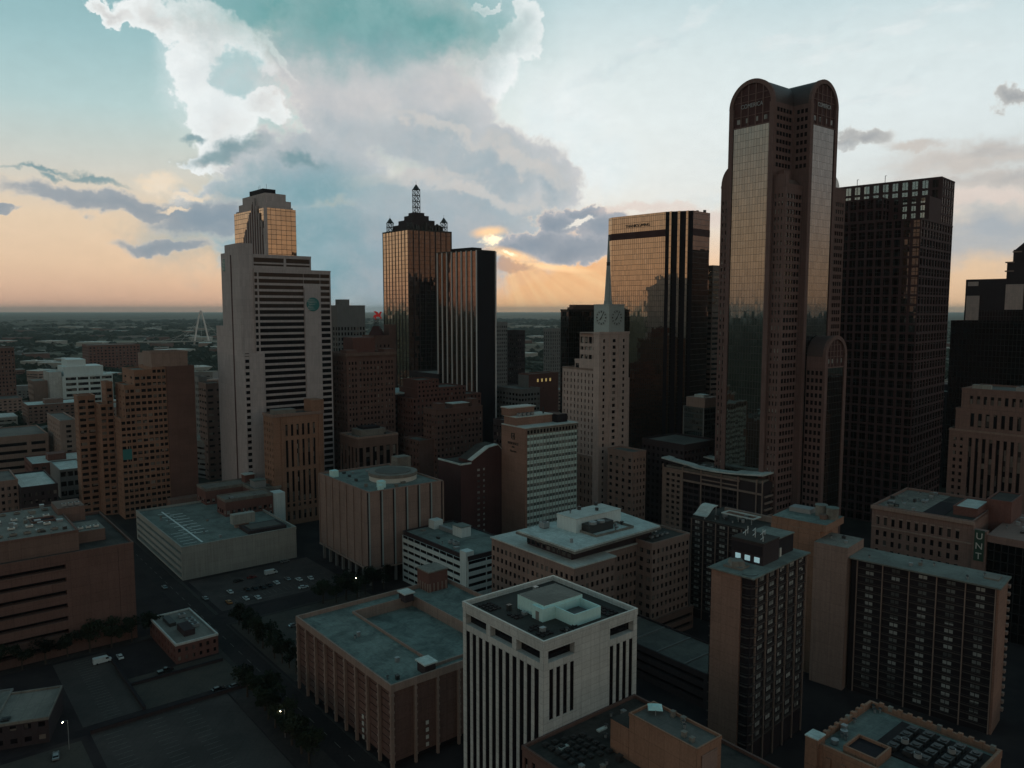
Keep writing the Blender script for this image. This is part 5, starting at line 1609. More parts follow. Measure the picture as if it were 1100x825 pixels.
# --- sign building
b = Bd('unt', 'stone_building', 'ornate tan stone building with a green vertical UNT sign on its corner', 'building')
H = b.h
m = 'salmon_stone'
d = 39
wb = b.part('wall', m)
wb.box(0, 45, 0, d, 0, H, m, skip='TDL')
rows = [(4 + 4.1 * i, 6.4 + 4.1 * i) for i in range(8)] + [(37.6, 41.0)]
b.facade(wb, 'L', 0, 0, d, 0, H, m, nc=11, fw=.42, rows=rows, rec=.2, pl=4, pr=1)
for i in range(11):
    y = 4 + (d - 5) * (i + .5) / 11
    q = MB(); q.cyl(0, 0, 0, .3, .75, m, 12)
    b.part('string_course', 'tan_concrete').box(-.25, 0, y - .9, y + .9, 41.1, 41.6, 'tan_concrete')
b.part('string_course', 'tan_concrete').box(-.35, 0, 0, d, 36.2, 36.8, 'tan_concrete')
b.part('cornice', 'tan_concrete').box(-.8, 0, -.4, d + .4, H - 1.4, H, 'tan_concrete')
rf = b.part('roof', 'concrete_roof')
rf.face([(0, 20, H - .7), (45, 20, H - .7), (45, d, H - .7), (0, d, H - .7)], 'concrete_roof')
rf.face([(0, 0, H - .7), (45, 0, H - .7), (45, 20, H - .7), (0, 20, H - .7)], 'dark_roof')
ring(b.part('parapet', m, 'p'), 0, 45, 0, d, H - .7, H + .3, .6, m)
b.part('sunk_court', 'blackish').box(4, 30, 12, 20, H - .69, H - .5, 'blackish')
b.mass(10, 30, 1, 10, H - .7, H + 3, 'red_brick', roof='pale_roof', par=.4)
b.mass(24, 44, -8, 1, H - 8, H + 5, 'red_brick', roof='dark_roof', par=.4)
clutter(b, 3, 42, 21, 37, H - .7, 30, 97, 2.4)
py = b.part('sign_pylon', m); py.box(-1.2, 2.4, -5.0, -.2, 0, H - 3, m)
sb = b.part('sign_board', 'sign_green'); sb.box(-1.5, -1.22, -4.4, -.9, 30.5, 43.0, 'sign_green')
for i, c in enumerate('UNT'):
    b.text(c, 'L', -1.55, -2.65, 39.4 - i * 4.0, 3.6, 'sign_pale')
wb2 = b.part('dark_block', 'black_glass'); wb2.box(.5, 45, -60, -5.2, 0, H - 7, 'black_glass')
b.part('dark_block_edge', m).box(-.6, 46, -60.5, -5.1, H - 7, H - 4.2, m)
clutter(b, 4, 40, -50, -8, H - 4.2, 10, 98)
b.done()

# --- art deco tower
b = Bd('deco', 'stone_tower', 'tan art deco stone tower with tall window piers and stepped shoulders, right edge', 'building')
m = 'salmon_stone'
H = b.h
mk = lambda z0, z1: dict(cols=grouprow(2, 1.5, 8, .45) + grouprow(7, 10, 32, .5) + grouprow(2, 34, 40, .45), rows=[(z0, z1)], rec=.7)
wb = b.part('wall', m)
wb.box(0, 40, 0, 45, 0, 64, m, skip='TDL')
b.facade(wb, 'L', 0, 0, 45, 0, 64, m, cols=grouprow(2, 1, 7, .5) + grouprow(8, 9, 36, .5), rows=[(3, 10), (13, 60)], rec=.8)
for i in range(14):
    b.win.append(('L', -.04, 38.5, 8 + i * 3.9, 1.4, 1.9, 'pane', 'window')); b.win.append(('L', -.04, 41.8, 8 + i * 3.9, 1.4, 1.9, 'pane', 'window'))
b.mass(1.0, 38, 2, 42.5, 64, 76, m, roof='gravel_roof', Lf=dict(cols=grouprow(2, 1, 6, .4) + grouprow(7, 8, 34, .5), rows=[(66, 73.5)], rec=.7))
b.mass(2.0, 36, 4, 40.3, 76, H - 1, m, roof='gravel_roof', Lf=dict(cols=grouprow(8, 6, 33, .5), rows=[(78.5, 83)], rec=.7))
ring(b.part('parapet', 'tan_concrete', 'p'), -.2, 40.2, -.2, 45.2, 63.2, 64.3, .6, 'tan_concrete')
b.hvac(8, 12, H - 1.9, 2, 5, 4, 2.6, 'metal_grey', 8)
b.hvac(8, 28, H - 1.9, 1, 3, 9, 2.6, 'pale_concrete')
q = MB(); q.rod((6, 10, H - 2), (6, 10, H + 11), .3, 'metal_grey'); q.build('antenna', None, b.root)
b.done()

# --- vaulted tower
b = Bd('comer', 'vaulted_tower', 'tallest tower, brown granite with crossing barrel vault roofs, arched crowns and glass end bays', 'office tower')
m = 'granite'
ZS, ZT = 231.0, 246.0    # spring of the arches, top of the frame
WA = 27.0
R_ = 13.5


def arch_pts(c, r_, z, n=24, sq=1.0):
    return [(c + r_ * math.cos(math.pi * i / n), z + r_ * sq * math.sin(math.pi * i / n)) for i in range(n + 1)]


def arm(face, off, back, c, r_, zs, ztop_frame, sq, glassm, words=None, zbase=0, fw=2.4, panel_h=10.0, wall=m, vault='vault_metal', nbay=4):
    """an arm of the tower: walls, barrel vault, a framed glass end bay and a traceried arch above it"""
    P = (lambda u, z, dd: (u, off + dd, z)) if face == 'R' else (lambda u, z, dd: (off + dd, u, z))
    fl = face != 'R'

    def fc(mb, pts, mm):
        mb.face(pts[::-1] if fl else pts, mm)
    u0, u1 = c - r_, c + r_
    wb = b.part('wall', wall)
    if face == 'R':
        wb.box(u0, u1, off + .6, back, zbase, zs, wall, skip='TDR')
    else:
        wb.box(off + .6, back, u0, u1, zbase, zs, wall, skip='TDL')
    A = arch_pts(c, r_, zs, 24, sq)
    I = arch_pts(c, r_ - fw * .75, zs, 24, sq)
    va = b.part('vault', vault, face + str(zs))
    L_ = back - off
    for i in range(24):
        p, q_ = A[i], A[i + 1]
        fc(va, [P(*p, .3), P(*p, L_), P(*q_, L_), P(*q_, .3)], vault)
    fr = b.part('frame', wall, 'f')
    # arch ring with thickness
    for i in range(24):
        p, q_, a, c_ = A[i], A[i + 1], I[i], I[i + 1]
        k1 = 1.03
        p2, q2 = ((p[0] - c) * k1 + c, (p[1] - zs) * k1 + zs), ((q_[0] - c) * k1 + c, (q_[1] - zs) * k1 + zs)
        fc(fr, [P(*p2, -.5), P(*q2, -.5), P(*c_, -.5), P(*a, -.5)][::-1], wall)
        fc(fr, [P(*p2, -.5), P(*p2, 1.2), P(*q2, 1.2), P(*q2, -.5)], wall)
        fc(fr, [P(*a, -.5), P(*c_, -.5), P(*c_, 1.0), P(*a, 1.0)], wall)
    # jambs
    for (ua, ub) in ((u0 - .3, u0 + fw), (u1 - fw, u1 + .3)):
        if face == 'R':
            fr.box(ua, ub, off - .5, off + .6, zbase, zs, wall)
        else:
            fr.box(off - .5, off + .6, ua, ub, zbase, zs, wall)
    # arch infill
    inf = b.part('arch_panel', 'maroon_brick', face + str(zs))
    zc = zs - panel_h
    pts = [P(u0 + fw, zc, .5), P(u1 - fw, zc, .5)] + [P(p[0], p[1], .5) for p in I]
    fc(inf, pts, 'maroon_brick')
    tr = b.part('tracery', wall, face + str(zs))
    for i in range(1, nbay + 1):
        u = u0 + fw + (u1 - u0 - 2 * fw) * i / (nbay + 1)
        hh = math.sqrt(max(0, (r_ - fw * .75) ** 2 - (u - c) ** 2)) * sq
        zz = zs + hh
        if face == 'R':
            tr.box(u - .3, u + .3, off + .1, off + .5, zc, zz, wall)
        else:
            tr.box(off + .1, off + .5, u - .3, u + .3, zc, zz, wall)
    for zz in (zc + 5.4, zs + 2.8, zs + 6.2):
        hw = (r_ - fw) if zz < zs else math.sqrt(max(0, (r_ - fw) ** 2 - (zz - zs) ** 2))
        if face == 'R':
            tr.box(c - hw, c + hw, off + .2, off + .5, zz - .18, zz + .18, wall)
        else:
            tr.box(off + .2, off + .5, c - hw, c + hw, zz - .18, zz + .18, wall)
    for i in range(nbay):
        u = u0 + fw + (u1 - u0 - 2 * fw) * (i + .5) / nbay
        b.win.append((face, off + .42, u, zc + 3.0, 1.9, 2.4, 'pane_pale', 'crown_window'))
    # sill and glass bay
    for (za, zb_) in ((zc - .6, zc), ):
        if face == 'R':
            tr.box(u0 + fw, u1 - fw, off - .2, off + .5, za, zb_, wall)
        else:
            tr.box(off - .2, off + .5, u0 + fw, u1 - fw, za, zb_, wall)
    g = b.part('glass_bay', glassm, face + str(zs))
    if face == 'R':
        g.box(u0 + fw, u1 - fw, off, off + .5, zbase, zc - .6, glassm)
    else:
        g.box(off, off + .5, u0 + fw, u1 - fw, zbase, zc - .6, glassm)
    if words:
        b.text(words, face, off + .1, c, zs - .6, 3.1, 'metal_grey', stretch=.86)
    return zc


cx, cy = 30.1, 20.5
arm('L', -1.5, cx, cy, R_, ZS + 7, 0, 1.0, 'grey_glass', 'COMERICA')
arm('R', -3.0, cy, cx, R_, ZS + 7, 0, 1.0, 'grey_glass_dim', 'COMERICA')
# rear arms
va = b.part('vault', 'vault_metal')
for i in range(24):
    A = arch_pts(cy, R_, ZS + 7)
    p, q_ = A[i], A[i + 1]
    va.face([(cx, *p), (61.7, *p), (61.7, *q_), (cx, *q_)], 'vault_metal')
    A = arch_pts(cx, R_, ZS + 7)
    p, q_ = A[i], A[i + 1]
    va.face([(p[0], cy, p[1]), (p[0], 44, p[1]), (q_[0], 44, q_[1]), (q_[0], cy, q_[1])], 'vault_metal')
wb = b.part('wall', m)
wb.box(cx, 61.7, cy - R_, cy + R_, 0, ZS + 7, m, skip='TD')
wb.box(cx - R_, cx + R_, cy, 44, 0, ZS + 7, m, skip='TD')
wb.face([(61.7, *p) for p in arch_pts(cy, R_, ZS + 7)], m)
wb.face([(p[0], 44, p[1]) for p in arch_pts(cx, R_, ZS + 7)][::-1], m)
# banded windows on the inner flanks of the two near arms
fz = [(205 + 4.05 * i, 207.3 + 4.05 * i) for i in range(8)]
for (z, z2) in fz:
    for j in range(5):
        b.win.append(('R', cy - R_ - .04, 2.4 + j * 2.85, (z + z2) / 2, 2.0, 2.1, 'pane_plain', 'window'))
    for j in range(3):
        b.win.append(('L', cx - R_ - .04, -.6 + j * 2.3, (z + z2) / 2, 1.5, 2.1, 'pane_plain', 'window'))
# lower shoulders
rr = [(6 + 4.05 * i, 8.3 + 4.05 * i) for i in range(46)]
b.mass(0, 16.4, 0, 6.9, 0, 195.5, m, roof='concrete_roof', Rf=dict(nc=5, fw=.78, rows=rr, rec=.4, pl=1.6, pr=.6, glass='pane_plain'), Lf=dict(nc=3, fw=.42, rows=rr, rec=.4, pl=.6, pr=.5, glass='pane_blind'), par=.6)
va = b.part('shoulder_vault', 'vault_light')
A = arch_pts(8.8, 7.4, 195, 16, .42)
for i in range(16):
    p, q_ = A[i], A[i + 1]
    va.face([(p[0], 1.2, p[1]), (p[0], 6.9, p[1]), (q_[0], 6.9, q_[1]), (q_[0], 1.2, q_[1])], 'vault_light')
va.face([(p[0], 1.2, p[1]) for p in A], 'vault_metal')
b.part('shoulder_arch', m).prism([(0, 0), (3.2, 0), (3.2, 6.9), (0, 6.9)], 195.4, 200.5, m)
b.part('shoulder_arch', m).prism([(3.2, 3), (8.6, 3), (8.6, 6.9), (3.2, 6.9)], 195.4, 203, m)
b.mass(3, 30, 34, 42, 0, 199, m, roof='concrete_roof', Lf=dict(nc=3, fw=.45, rows=rr, rec=.4, pl=.6, pr=.4, glass='pane_blind'))
A = arch_pts(34, 8, 199, 16, 1.35)
va = b.part('shoulder_arch', m, 'left')
half = [p for p in A if p[0] >= 34]
for i in range(len(half) - 1):
    p, q_ = half[i], half[i + 1]
    va.face([(3, p[0], p[1]), (3, q_[0], q_[1]), (30, q_[0], q_[1]), (30, p[0], p[1])], m)
va.face([(3, 34, 199)] + [(3, *p) for p in half[::-1]], m)
b.mass(cx + R_, 64, 1.5, 30, 0, 198.5, m, roof='concrete_roof', Rf=dict(nc=8, fw=.78, rows=rr, rec=.4, pl=1.0, pr=1.2, glass='pane_plain'), par=.6)
va = b.part('shoulder_vault', 'vault_light', 'right')
A = arch_pts(cx + R_ + 8, 10, 198.5, 16, .8)
half = [p for p in A if p[0] >= cx + R_]
for i in range(len(half) - 1):
    p, q_ = half[i], half[i + 1]
    va.face([(p[0], 4, p[1]), (p[0], 28, p[1]), (q_[0], 28, q_[1]), (q_[0], 4, q_[1])], 'vault_light')
va.face([(cx + R_, 4, 198.5)] + [(p[0], 4, p[1]) for p in half], 'vault_light')
# low arched block in front of the right arm
r3 = [(6 + 4.05 * i, 8.3 + 4.05 * i) for i in range(23)]
arm('R', -14.0, -3.5, 31.5, 11.0, 105, 0, 1.0, 'grey_glass_dim', None, panel_h=5.5, nbay=4)
wb = b.part('wall', m)
b.facade(wb, 'L', 20.45, -13.4, -3.5, 0, 104.9, m, nc=4, fw=.6, rows=r3, rec=.04, glass='pane_plain')
b.done()

# --- dark grid tower
b = Bd('grid', 'grid_tower', 'massive dark brown grid faced tower with a notched corner top, right of the vaulted tower', 'office tower')
m = 'grid_frame'


def gridded(x0, x1, y0, y1, z0, z1, Rn, Ln, lit=0, roof='dark_roof'):
    n = max(1, round((z1 - z0) / 5.6))
    b.mass(x0, x1, y0, y1, z0, z1, m, roof=roof, par=.6,
           Rf=dict(nc=Rn, nr=n, fw=.74, fh=.78, rec=.5, glass='black_glass'), Lf=dict(nc=Ln, nr=n, fw=.72, fh=.78, rec=.5, glass='sky_glass' if lit else 'black_glass'))


gridded(0, 62, 0, 66, 0, 182.8, 11, 13)
gridded(.1, 34, 21.5, 65.9, 182.85, 196.4, 6, 9)


def open_screen(x, ya, yb, za, zb, ncol, nrow):
    """an open frame of posts and rails standing on the roof edge; the sky shows through it"""
    q = b.part('crown_screen', m)
    p = (yb - ya) / ncol
    for i in range(ncol + 1):
        q.box(x, x + .7, ya + i * p - 1.2, ya + i * p + 1.2, za, zb, m)
    hh = (zb - za) / nrow
    for i in range(nrow + 1):
        q.box(x + .05, x + .65, ya - .7, yb + .7, za + i * hh - .7, za + i * hh + .7, m)
    fine = b.part('crown_mullion', 'metal_dark')
    for i in range(ncol):
        for j in range(nrow):
            g_ = MB(); g_.box(x + .3, x + .36, ya + i * p + 1.2, ya + (i + 1) * p - 1.2, za + j * hh + .7, za + (j + 1) * hh - .7, 'tinted_glass'); g_.build('crown_pane', None, b.root)
    for i in range(ncol):
        y = ya + (i + .5) * p
        fine.box(x + .25, x + .45, y - .1, y + .1, za, zb, 'metal_dark')


open_screen(12, .9, 20.6, 183.4, 196.4, 4, 3)
open_screen(36, .9, 64.6, 197.5, 209.8, 11, 2)
q = b.part('crown_screen', m)
for i in range(5):
    q.box(36, 36.7, .9 + i * 5.66 - .4, .9 + i * 5.66 + .4, 182.8, 197.5, m)
b.mass(36.8, 62, .1, 6, 182.85, 210.2, m, roof='dark_roof', par=.5, Rf=dict(nc=5, nr=5, fw=.74, fh=.78, rec=.3, glass='black_glass'))
b.part('crown_screen', m).box(12.8, 36, .1, .8, 182.85, 196.6, m)
for (x, y) in ((8, 40), (9, 24)):
    q = MB(); q.rod((x, y, 196), (x, y, 204 + x * .7), .18, 'metal_dark'); q.rod((x, y, 204 + x * .7), (x + 2.4, y, 204.3 + x * .7), .15, 'metal_dark'); q.build('davit', None, b.root)
b.done()

# --- gold tower
b = Bd('gold', 'glass_tower', 'gold mirror glass tower with a dark horizontal band, behind the clock tower', 'office tower')
H = b.h
m = 'gold_glass'
poly = [(8.2, 0), (30.2, 0), (30.2, 74), (4, 74), (0, 67.5), (0, 18)]
gz = b.part('glazing', m)
for i in range(6):
    if i == 5:
        continue
    p, q_ = poly[i], poly[(i + 1) % 6]
    mm = 'gold_glass' if i != 0 else 'dark_reflect_glass'  # right face tinted dark, standing in for a dark neighbour's reflection
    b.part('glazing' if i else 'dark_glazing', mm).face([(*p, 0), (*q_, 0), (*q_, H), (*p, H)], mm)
b.part('roof', 'dark_roof').face([(*p, H - .5) for p in poly], 'dark_roof')
# notched corner: three gold edges standing between dark slots
b.part('corner_slot', 'blackish').face([(0, 18, 0), (8.2, 0, 0), (8.2, 0, H), (0, 18, H)], 'blackish')
for (x, y) in ((.6, 13.0), (3.1, 7.6), (5.6, 2.2)):
    b.part('corner_edge', 'gold_glass').prism([(x - .3, y), (x + 3, y), (x + 3, y + 1.9), (x - .3, y + 1.9)], 0, H, 'gold_glass')
bd = b.part('dark_band', 'maroon_brick')
zb0, zb1 = H - 17.5, H - 12.5
bd.box(-.14, 0, 17.9, 67.5, zb0, zb1, 'maroon_brick'); bd.box(8.1, 30.3, -.14, 0, zb0, zb1, 'maroon_brick')
bd.prism([(-.12, 67.5), (-.02, 67.5), (4, 74.02), (3.9, 74.12)], zb0, zb1, 'maroon_brick')
b.text('THANKSGIVING', 'L', -.1, 43, H - 9.0, 3.2, 'sign_dark', stretch=.98)
for (x, y) in ((28, 3), (26, 8)):
    q = MB(); q.box(x, x + 1.6, y, y + 1.6, H - .5, H + 2.4, 'metal_dark'); q.build('roof_hoist', None, b.root)
b.done()
b = Bd((200, 548, 44, 34, 30, 178), 'dark_tower', 'dark slab tower hidden behind the vaulted tower', 'office tower')
b.part('glazing', 'black_glass').box(0, 34, 0, 30, 0, 177, 'black_glass'); b.part('roof', 'dark_roof').box(-.2, 34.2, -.2, 30.2, 177, 178, 'dark_roof')
b.done()
b = grid_tower('sliver', 'office_tower', 'thin slice of a tan banded tower seen between the gold tower and the vaulted tower', 'tan_concrete', 1, 1, 3.9, fw=.94, ff=.46, w=24, d=20, cat='office tower', wname='ribbon_window')
b = Bd('greyglass', 'glass_block', 'small teal banded glass block with a tan rooftop box, left of the vaulted tower', 'office block')
H = b.h
b.part('glazing', 'teal_glass').box(0, 14, 0, 16, 0, H - 6, 'teal_glass')
b.part('rooftop_box', 'tan_concrete').box(0, 14, -.3, 14, H - 6, H, 'tan_concrete'); b.part('hvac_unit', 'pale_roof').box(3, 9, 3, 10, H, H + 1.6, 'pale_roof')
b.part('pier', 'grey_wall').box(-.3, 0, 0, .8, 0, H - 6, 'grey_wall'); b.part('pier', 'grey_wall').box(-.3, 0, 15.3, 16.1, 0, H - 6, 'grey_wall')
b.done()

# --- dark stepped tower at the right edge
b = Bd('edge', 'stepped_tower', 'near black stepped tower with tan bays, cut by the right edge of the frame', 'office tower')
m = 'black_glass'
w = 60
b.part('lower_block', m).box(0, w, 0, 61, 0, 122.6, m)
b.part('upper_block', 'dark_stone').box(1, w, 0, 53, 122.6, 151.5, 'dark_stone')
b.part('ledge_glazing', 'grey_glass_dim').box(.6, 1, 0, 53, 122.7, 130, 'grey_glass_dim')
b.part('glass_bay', 'cream_stone').box(.4, .98, 43.8, 52, 122.8, 140, 'cream_stone'); b.part('glass_bay', 'cream_stone', 2).box(.4, .98, 17.4, 28, 130.2, 147.5, 'cream_stone')  # pale colour on the glass bays stands in for bright sky mirrored there
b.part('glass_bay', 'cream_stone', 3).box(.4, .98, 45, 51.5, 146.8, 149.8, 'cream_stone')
b.part('tower', 'dark_stone').box(2, w, -20, 25, 151.5, 171, 'dark_stone')
b.part('tower', 'dark_stone').box(2.5, 14, 21, 28.5, 151.5, 163, 'dark_stone')
sp = b.part('sloping_roof', 'cream_stone')
sp.face([(2, 24, 171), (2, 10, 184), (40, 10, 184), (40, 24, 171)], 'cream_stone'); sp.face([(2, 24, 171), (2, -4, 171), (2, 10, 184)], 'dark_stone'); sp.face([(2, 10, 184), (2, -4, 171), (40, -4, 171), (40, 10, 184)], 'dark_stone')
for (y, z) in ((27, 163), (27, 157), (23, 170)):
    b.part('cornice', 'tan_concrete').box(1.4, 2.4, y - 3, y + 2.4, z - .9, z, 'tan_concrete')
b.done()

# --- the two roofs at the bottom edge
b = Bd('brownR', 'brick_building', 'orange brick building with a battlemented roof full of machines, cut by the lower right edge', 'building')
H = b.h
m = 'orange_brick'
w, d = 26, 27
b.mass(0, w, 0, d, 0, H, m, roof='teal_roof', par=1.3, pt=.5, Lf=dict(nc=12, nr=11, fw=.3, fh=.45, rec=.3, ptop=4))
for i in range(12):
    q = MB(); y = 1 + i * (d - 2) / 12
    q.box(w - .56, w + .2, y, y + .9, H - .6, H + .5, m if i % 5 else 'concrete_roof'); q.build('merlon', None, b.root)
for i in range(9):
    q = MB(); x = 2 + i * (w - 4) / 9
    q.box(x, x + .9, d - .56, d + .2, H - .6, H + .5, m if i % 5 else 'concrete_roof'); q.build('merlon', None, b.root)
for i in range(9):
    b.part('buttress', m).box(-.5, 0, 1.2 + i * 3.1, 2.2 + i * 3.1, 0, H - 2.2, m)
b.part('corner_block', m).box(-1.0, 2.2, d - 1.5, d + 1.2, 0, H + 1.0, m); b.part('corner_cap', 'pale_roof').box(-1.1, 2.3, d - 1.6, d + 1.3, H + 1.0, H + 1.25, 'pale_roof')
q = b.part('roof_well', 'blackish'); q.box(2.2, 8.2, 15, 21, H - 1.3, H + .2, 'blackish'); ring(q, 1.8, 8.6, 14.6, 21.4, H - 1.3, H + .8, .4, m)
b.part('plant_deck', 'asphalt').box(9, 24, 1, 19, H - 1.3, H - 1.0, 'asphalt')
for i in range(5):
    b.hvac(10 + (i % 2) * .4, 2 + i * 3.1, H - 1.0, 4, 2.2, 1.9, 1.2, 'metal_dark', 3.2)
for (x, y) in ((10, 10), (17, 6.2), (13.5, 14)):
    q = MB(); q.cyl(x, y, H + .2, H + 1.1, .75, 'metal_grey', 16); q.cyl(x, y, H + 1.1, H + 1.3, .6, 'metal_dark', 16); q.build('exhaust_fan', None, b.root)
for (x, y) in ((4.5, 24.5), (9.5, 25)):
    q = MB(); q.cyl(x, y, H - 1.2, H - .3, .8, 'metal_grey', 14); q.build('exhaust_fan', None, b.root)
clutter(b, 3, 26, 22, 26, H - 1.3, 7, 131, 1.3)
b.done()
b = Bd('brownlowbox', 'brick_building', 'low dark roofed building with a rusty brick roof house, abutting the white striped tower', 'building')
H = b.h
m = 'brown_brick'
zr = 33.0
b.mass(-15, 22, -26, 36.2, 0, zr, m, roof='dark_roof', par=.7, pm='brown_brick', Lf=dict(nc=24, nr=7, fw=.4, fh=.6, rec=.3, ptop=1.5))
q = b.part('roof_house', 'orange_brick')
q.box(0, 8, 0, 18, zr - .7, 43, 'orange_brick', skip='T'); q.face([(0, 0, 42.6), (8, 0, 42.6), (8, 18, 42.6), (0, 18, 42.6)], 'gravel_roof')
ring(q, -.1, 8.1, -.1, 18.1, 42.4, 43.2, .35, 'orange_brick')
q.box(0, 8, 18.1, 23.5, zr - .7, 39.5, 'orange_brick', skip='T'); q.face([(0, 18.1, 39.5), (8, 18.1, 39.5), (8, 23.5, 39.5), (0, 23.5, 39.5)], 'dark_roof')
q = MB(); q.box(-.15, 0, 6, 7.2, zr - .7, zr + 2.2, 'sign_pale'); q.build('door', None, b.root)
q = MB(); q.box(1.5, 6.5, -.2, -.1, 37, 41.2, 'tan_brick'); q.build('blind_window', None, b.root)
for i in range(5):
    b.hvac(-11 + i * 2.3, 24.5 - i * .6, zr - .7, 5, 1.3, 1.3, .7, 'metal_dark', 2.1, 'y', 'roof_fan')
b.hvac(-12.5, 6, zr - .7, 4, 1.6, 2.2, 1.1, 'metal_grey', 4.2, 'y')
b.part('roof_canopy', 'cyan_paint').cyl(5.5, 15.5, 43.6, 44.2, 2.2, 'cyan_paint', 4, .8); 
for (x, y) in ((4.4, 14.4), (6.6, 16.6), (4.4, 16.6), (6.6, 14.4)):
    b.part('roof_canopy', 'cyan_paint').rod((x, y, 42.6), (x, y, 43.7), .1, 'metal_grey')
for (x, y) in ((-6, 13), (-5, 4), (-9, 30), (3, 30)):
    q = MB(); q.box(x, x + 2.8, y, y + .9, zr - .7, zr - .3, 'pale_roof'); q.build('skylight', None, b.root)
clutter(b, -13, -2, -6, 33, zr - .7, 16, 141, 1.2)
clutter(b, 2, 20, 25, 34, zr - .7, 5, 142, 1.2)
clutter(b, 1, 7, 1, 13, 42.6, 6, 143, .9)
b.done()
b = Bd((66.5, 163, 45, 7, 6, 14), 'plant_house', 'small pale blue topped plant box beside the dark apartment tower at the bottom', 'building')
b.part('wall', 'steel_panel').box(0, 10, 0, 7, 0, 13.6, 'steel_panel'); b.part('roof', 'cyan_paint').box(-.3, 10.3, -.3, 7.3, 13.6, 14, 'cyan_paint')
clutter(b, 2, 7, 2, 5, 14, 2, 151, 1.0)
b.done()
b = Bd((158, 218, 47, 30, 40, 12), 'low_building', 'low dark flat roofed building beyond the apartment slab at the right edge', 'building')
b.mass(0, 40, -45, -4, 0, 10, 'grey_wall', roof='gravel_roof', par=.6, Lf=dict(nc=8, nr=2, fw=.5, fh=.4))
clutter(b, 4, 36, -40, -8, 9.4, 8, 152)
b.done()

# --- smaller buildings of the middle distance
b = Bd('inst', 'institution', 'white institutional block with a window grid and stacked white roof boxes, far left', 'building')
H = b.h
b.mass(0, 60, 0, 60, 0, H - 14, 'cool_white', roof='pale_roof', Rf=dict(nc=4, nr=6, fw=.86, fh=.5, pl=3, rec=.6), Lf=dict(nc=4, nr=6, fw=.3, fh=.4))
b.part('roof_box', 'cool_white').box(3, 50, 6, 50, H - 14.5, H - 2, 'cool_white'); b.part('roof_box', 'cool_white').box(8, 30, 10, 50, H - 2, H + 7, 'cool_white')
b.mass(-14, 0, 4, 50, 0, H - 8, 'white_concrete', roof='pale_roof')
b.mass(-30, -14, 20, 70, 0, H - 20, 'tan_concrete', roof='concrete_roof', Lf=dict(nc=6, nr=5, fw=.5, fh=.5))
b.done()
b = Bd('bgar', 'parking_garage', 'pale tan parking garage with long dark slots, left edge beyond the reddish garage', 'garage')
rows = [(3 + 6.2 * i, 5.6 + 6.2 * i) for i in range(4)]
b.mass(0, 45, 0, 60, 0, b.h - 1, 'tan_concrete', roof='gravel_roof', Rf=dict(cols=[(1, 30), (33, 43)], rows=rows, rec=1, glass='pane_plain', wname='open_deck'))
b.done()
b = grid_tower('bstr', 'office_block', 'slim tan block striped with slanting rows of windows, left of the stepped orange tower', 'tan_concrete', 1, 7, 4, fw=.3, ff=.5, w=12, d=60)
b = Bd('lowglass', 'office_block', 'low slate grey blank block at the foot of the stepped orange tower', 'building')
b.mass(0, 17, 0, 40, 0, b.h, 'grey_wall', roof='pale_roof', Rf=dict(nc=4, nr=3, fw=.8, fh=.5))
b.done()
for (site, nm, lab, m, nc, nl, fh, kw) in (
        ('longbrick', 'warehouse', 'long dark brick warehouse on the plain behind the white institutional block', 'red_brick', 14, 6, 6, {}),
        ('tanbox', 'office_block', 'plain tan block whose top shows just above the stepped orange tower', 'tan_concrete', 12, 6, 5, dict(fw=.3, ff=.3, ptop=14)),
        ('edgebrick', 'brick_tower', 'dark brick tower cut by the left edge near the skyline', 'brown_brick', 6, 6, 4.5, dict(d=40)),
        ('ribbon1', 'office_block', 'narrow grey block with a column of windows, right of the stepped orange tower', 'grey_wall', 3, 3, 4.6, {}),
        ('ribbon2', 'office_block', 'mauve grey block with short dark window slots, left of the white banded tower', 'brown_panel', 2, 3, 4.6, dict(fw=.6, ff=.35)),
        ('lowroof1', 'low_building', 'low tan building at the left edge behind the reddish garage', 'tan_brick', 4, 8, 4, dict(d=40)),
        ('lowroof2', 'low_building', 'low dark building with pale roof strips behind the reddish garage', 'dark_stone', 6, 8, 4, dict(roof='pale_roof')),
        ('far1', 'office_tower', 'distant grey tower just right of the white finned tower', 'grey_wall', 7, 3, 4, dict(d=12)),
        ('far2', 'office_tower', 'distant dark tower with a stepped top, second right of the white finned tower', 'dark_stone', 4, 5, 4, {}),
        ('far3', 'office_tower', 'distant pale ribbed tower standing alone under the sun', 'grey_wall', 7, 4, 4.2, dict(fw=.4, ff=.7)),
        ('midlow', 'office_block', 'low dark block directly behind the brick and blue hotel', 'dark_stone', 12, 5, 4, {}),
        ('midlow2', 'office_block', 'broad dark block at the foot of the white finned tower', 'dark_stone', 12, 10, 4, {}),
        ('greylow', 'office_block', 'grey ribbed block left of the dark red block with yellow lights', 'grey_wall', 6, 8, 4, dict(fw=.7)),
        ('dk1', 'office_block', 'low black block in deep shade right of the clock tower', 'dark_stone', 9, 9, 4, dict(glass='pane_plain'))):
    grid_tower(site, nm, lab, m, nc, nl, fh, **{**dict(fw=.5, ff=.5), **kw}, done=False).done(40)
b = Bd('black1', 'dark_tower', 'near black slab tower standing behind the clock tower', 'office tower')
H = b.h
b.part('glazing', 'black_glass').box(0, 60, 0, 9, 0, H - .5, 'black_glass'); b.part('roof', 'dark_roof').box(-.2, 60, -.2, 9.2, H - .5, H + .5, 'dark_roof'); b.part('penthouse', 'brown_panel').box(8, 30, 1, 8, H + .5, H + 4, 'brown_panel')
b.part('penthouse', 'brown_panel').box(5, 9, 1, 7, H + .5, H + 2, 'brown_panel')
b.done()
b = Bd('yellowlit', 'brick_block', 'dark red brick block with a row of four yellow lights near its roof', 'building')
H = b.h
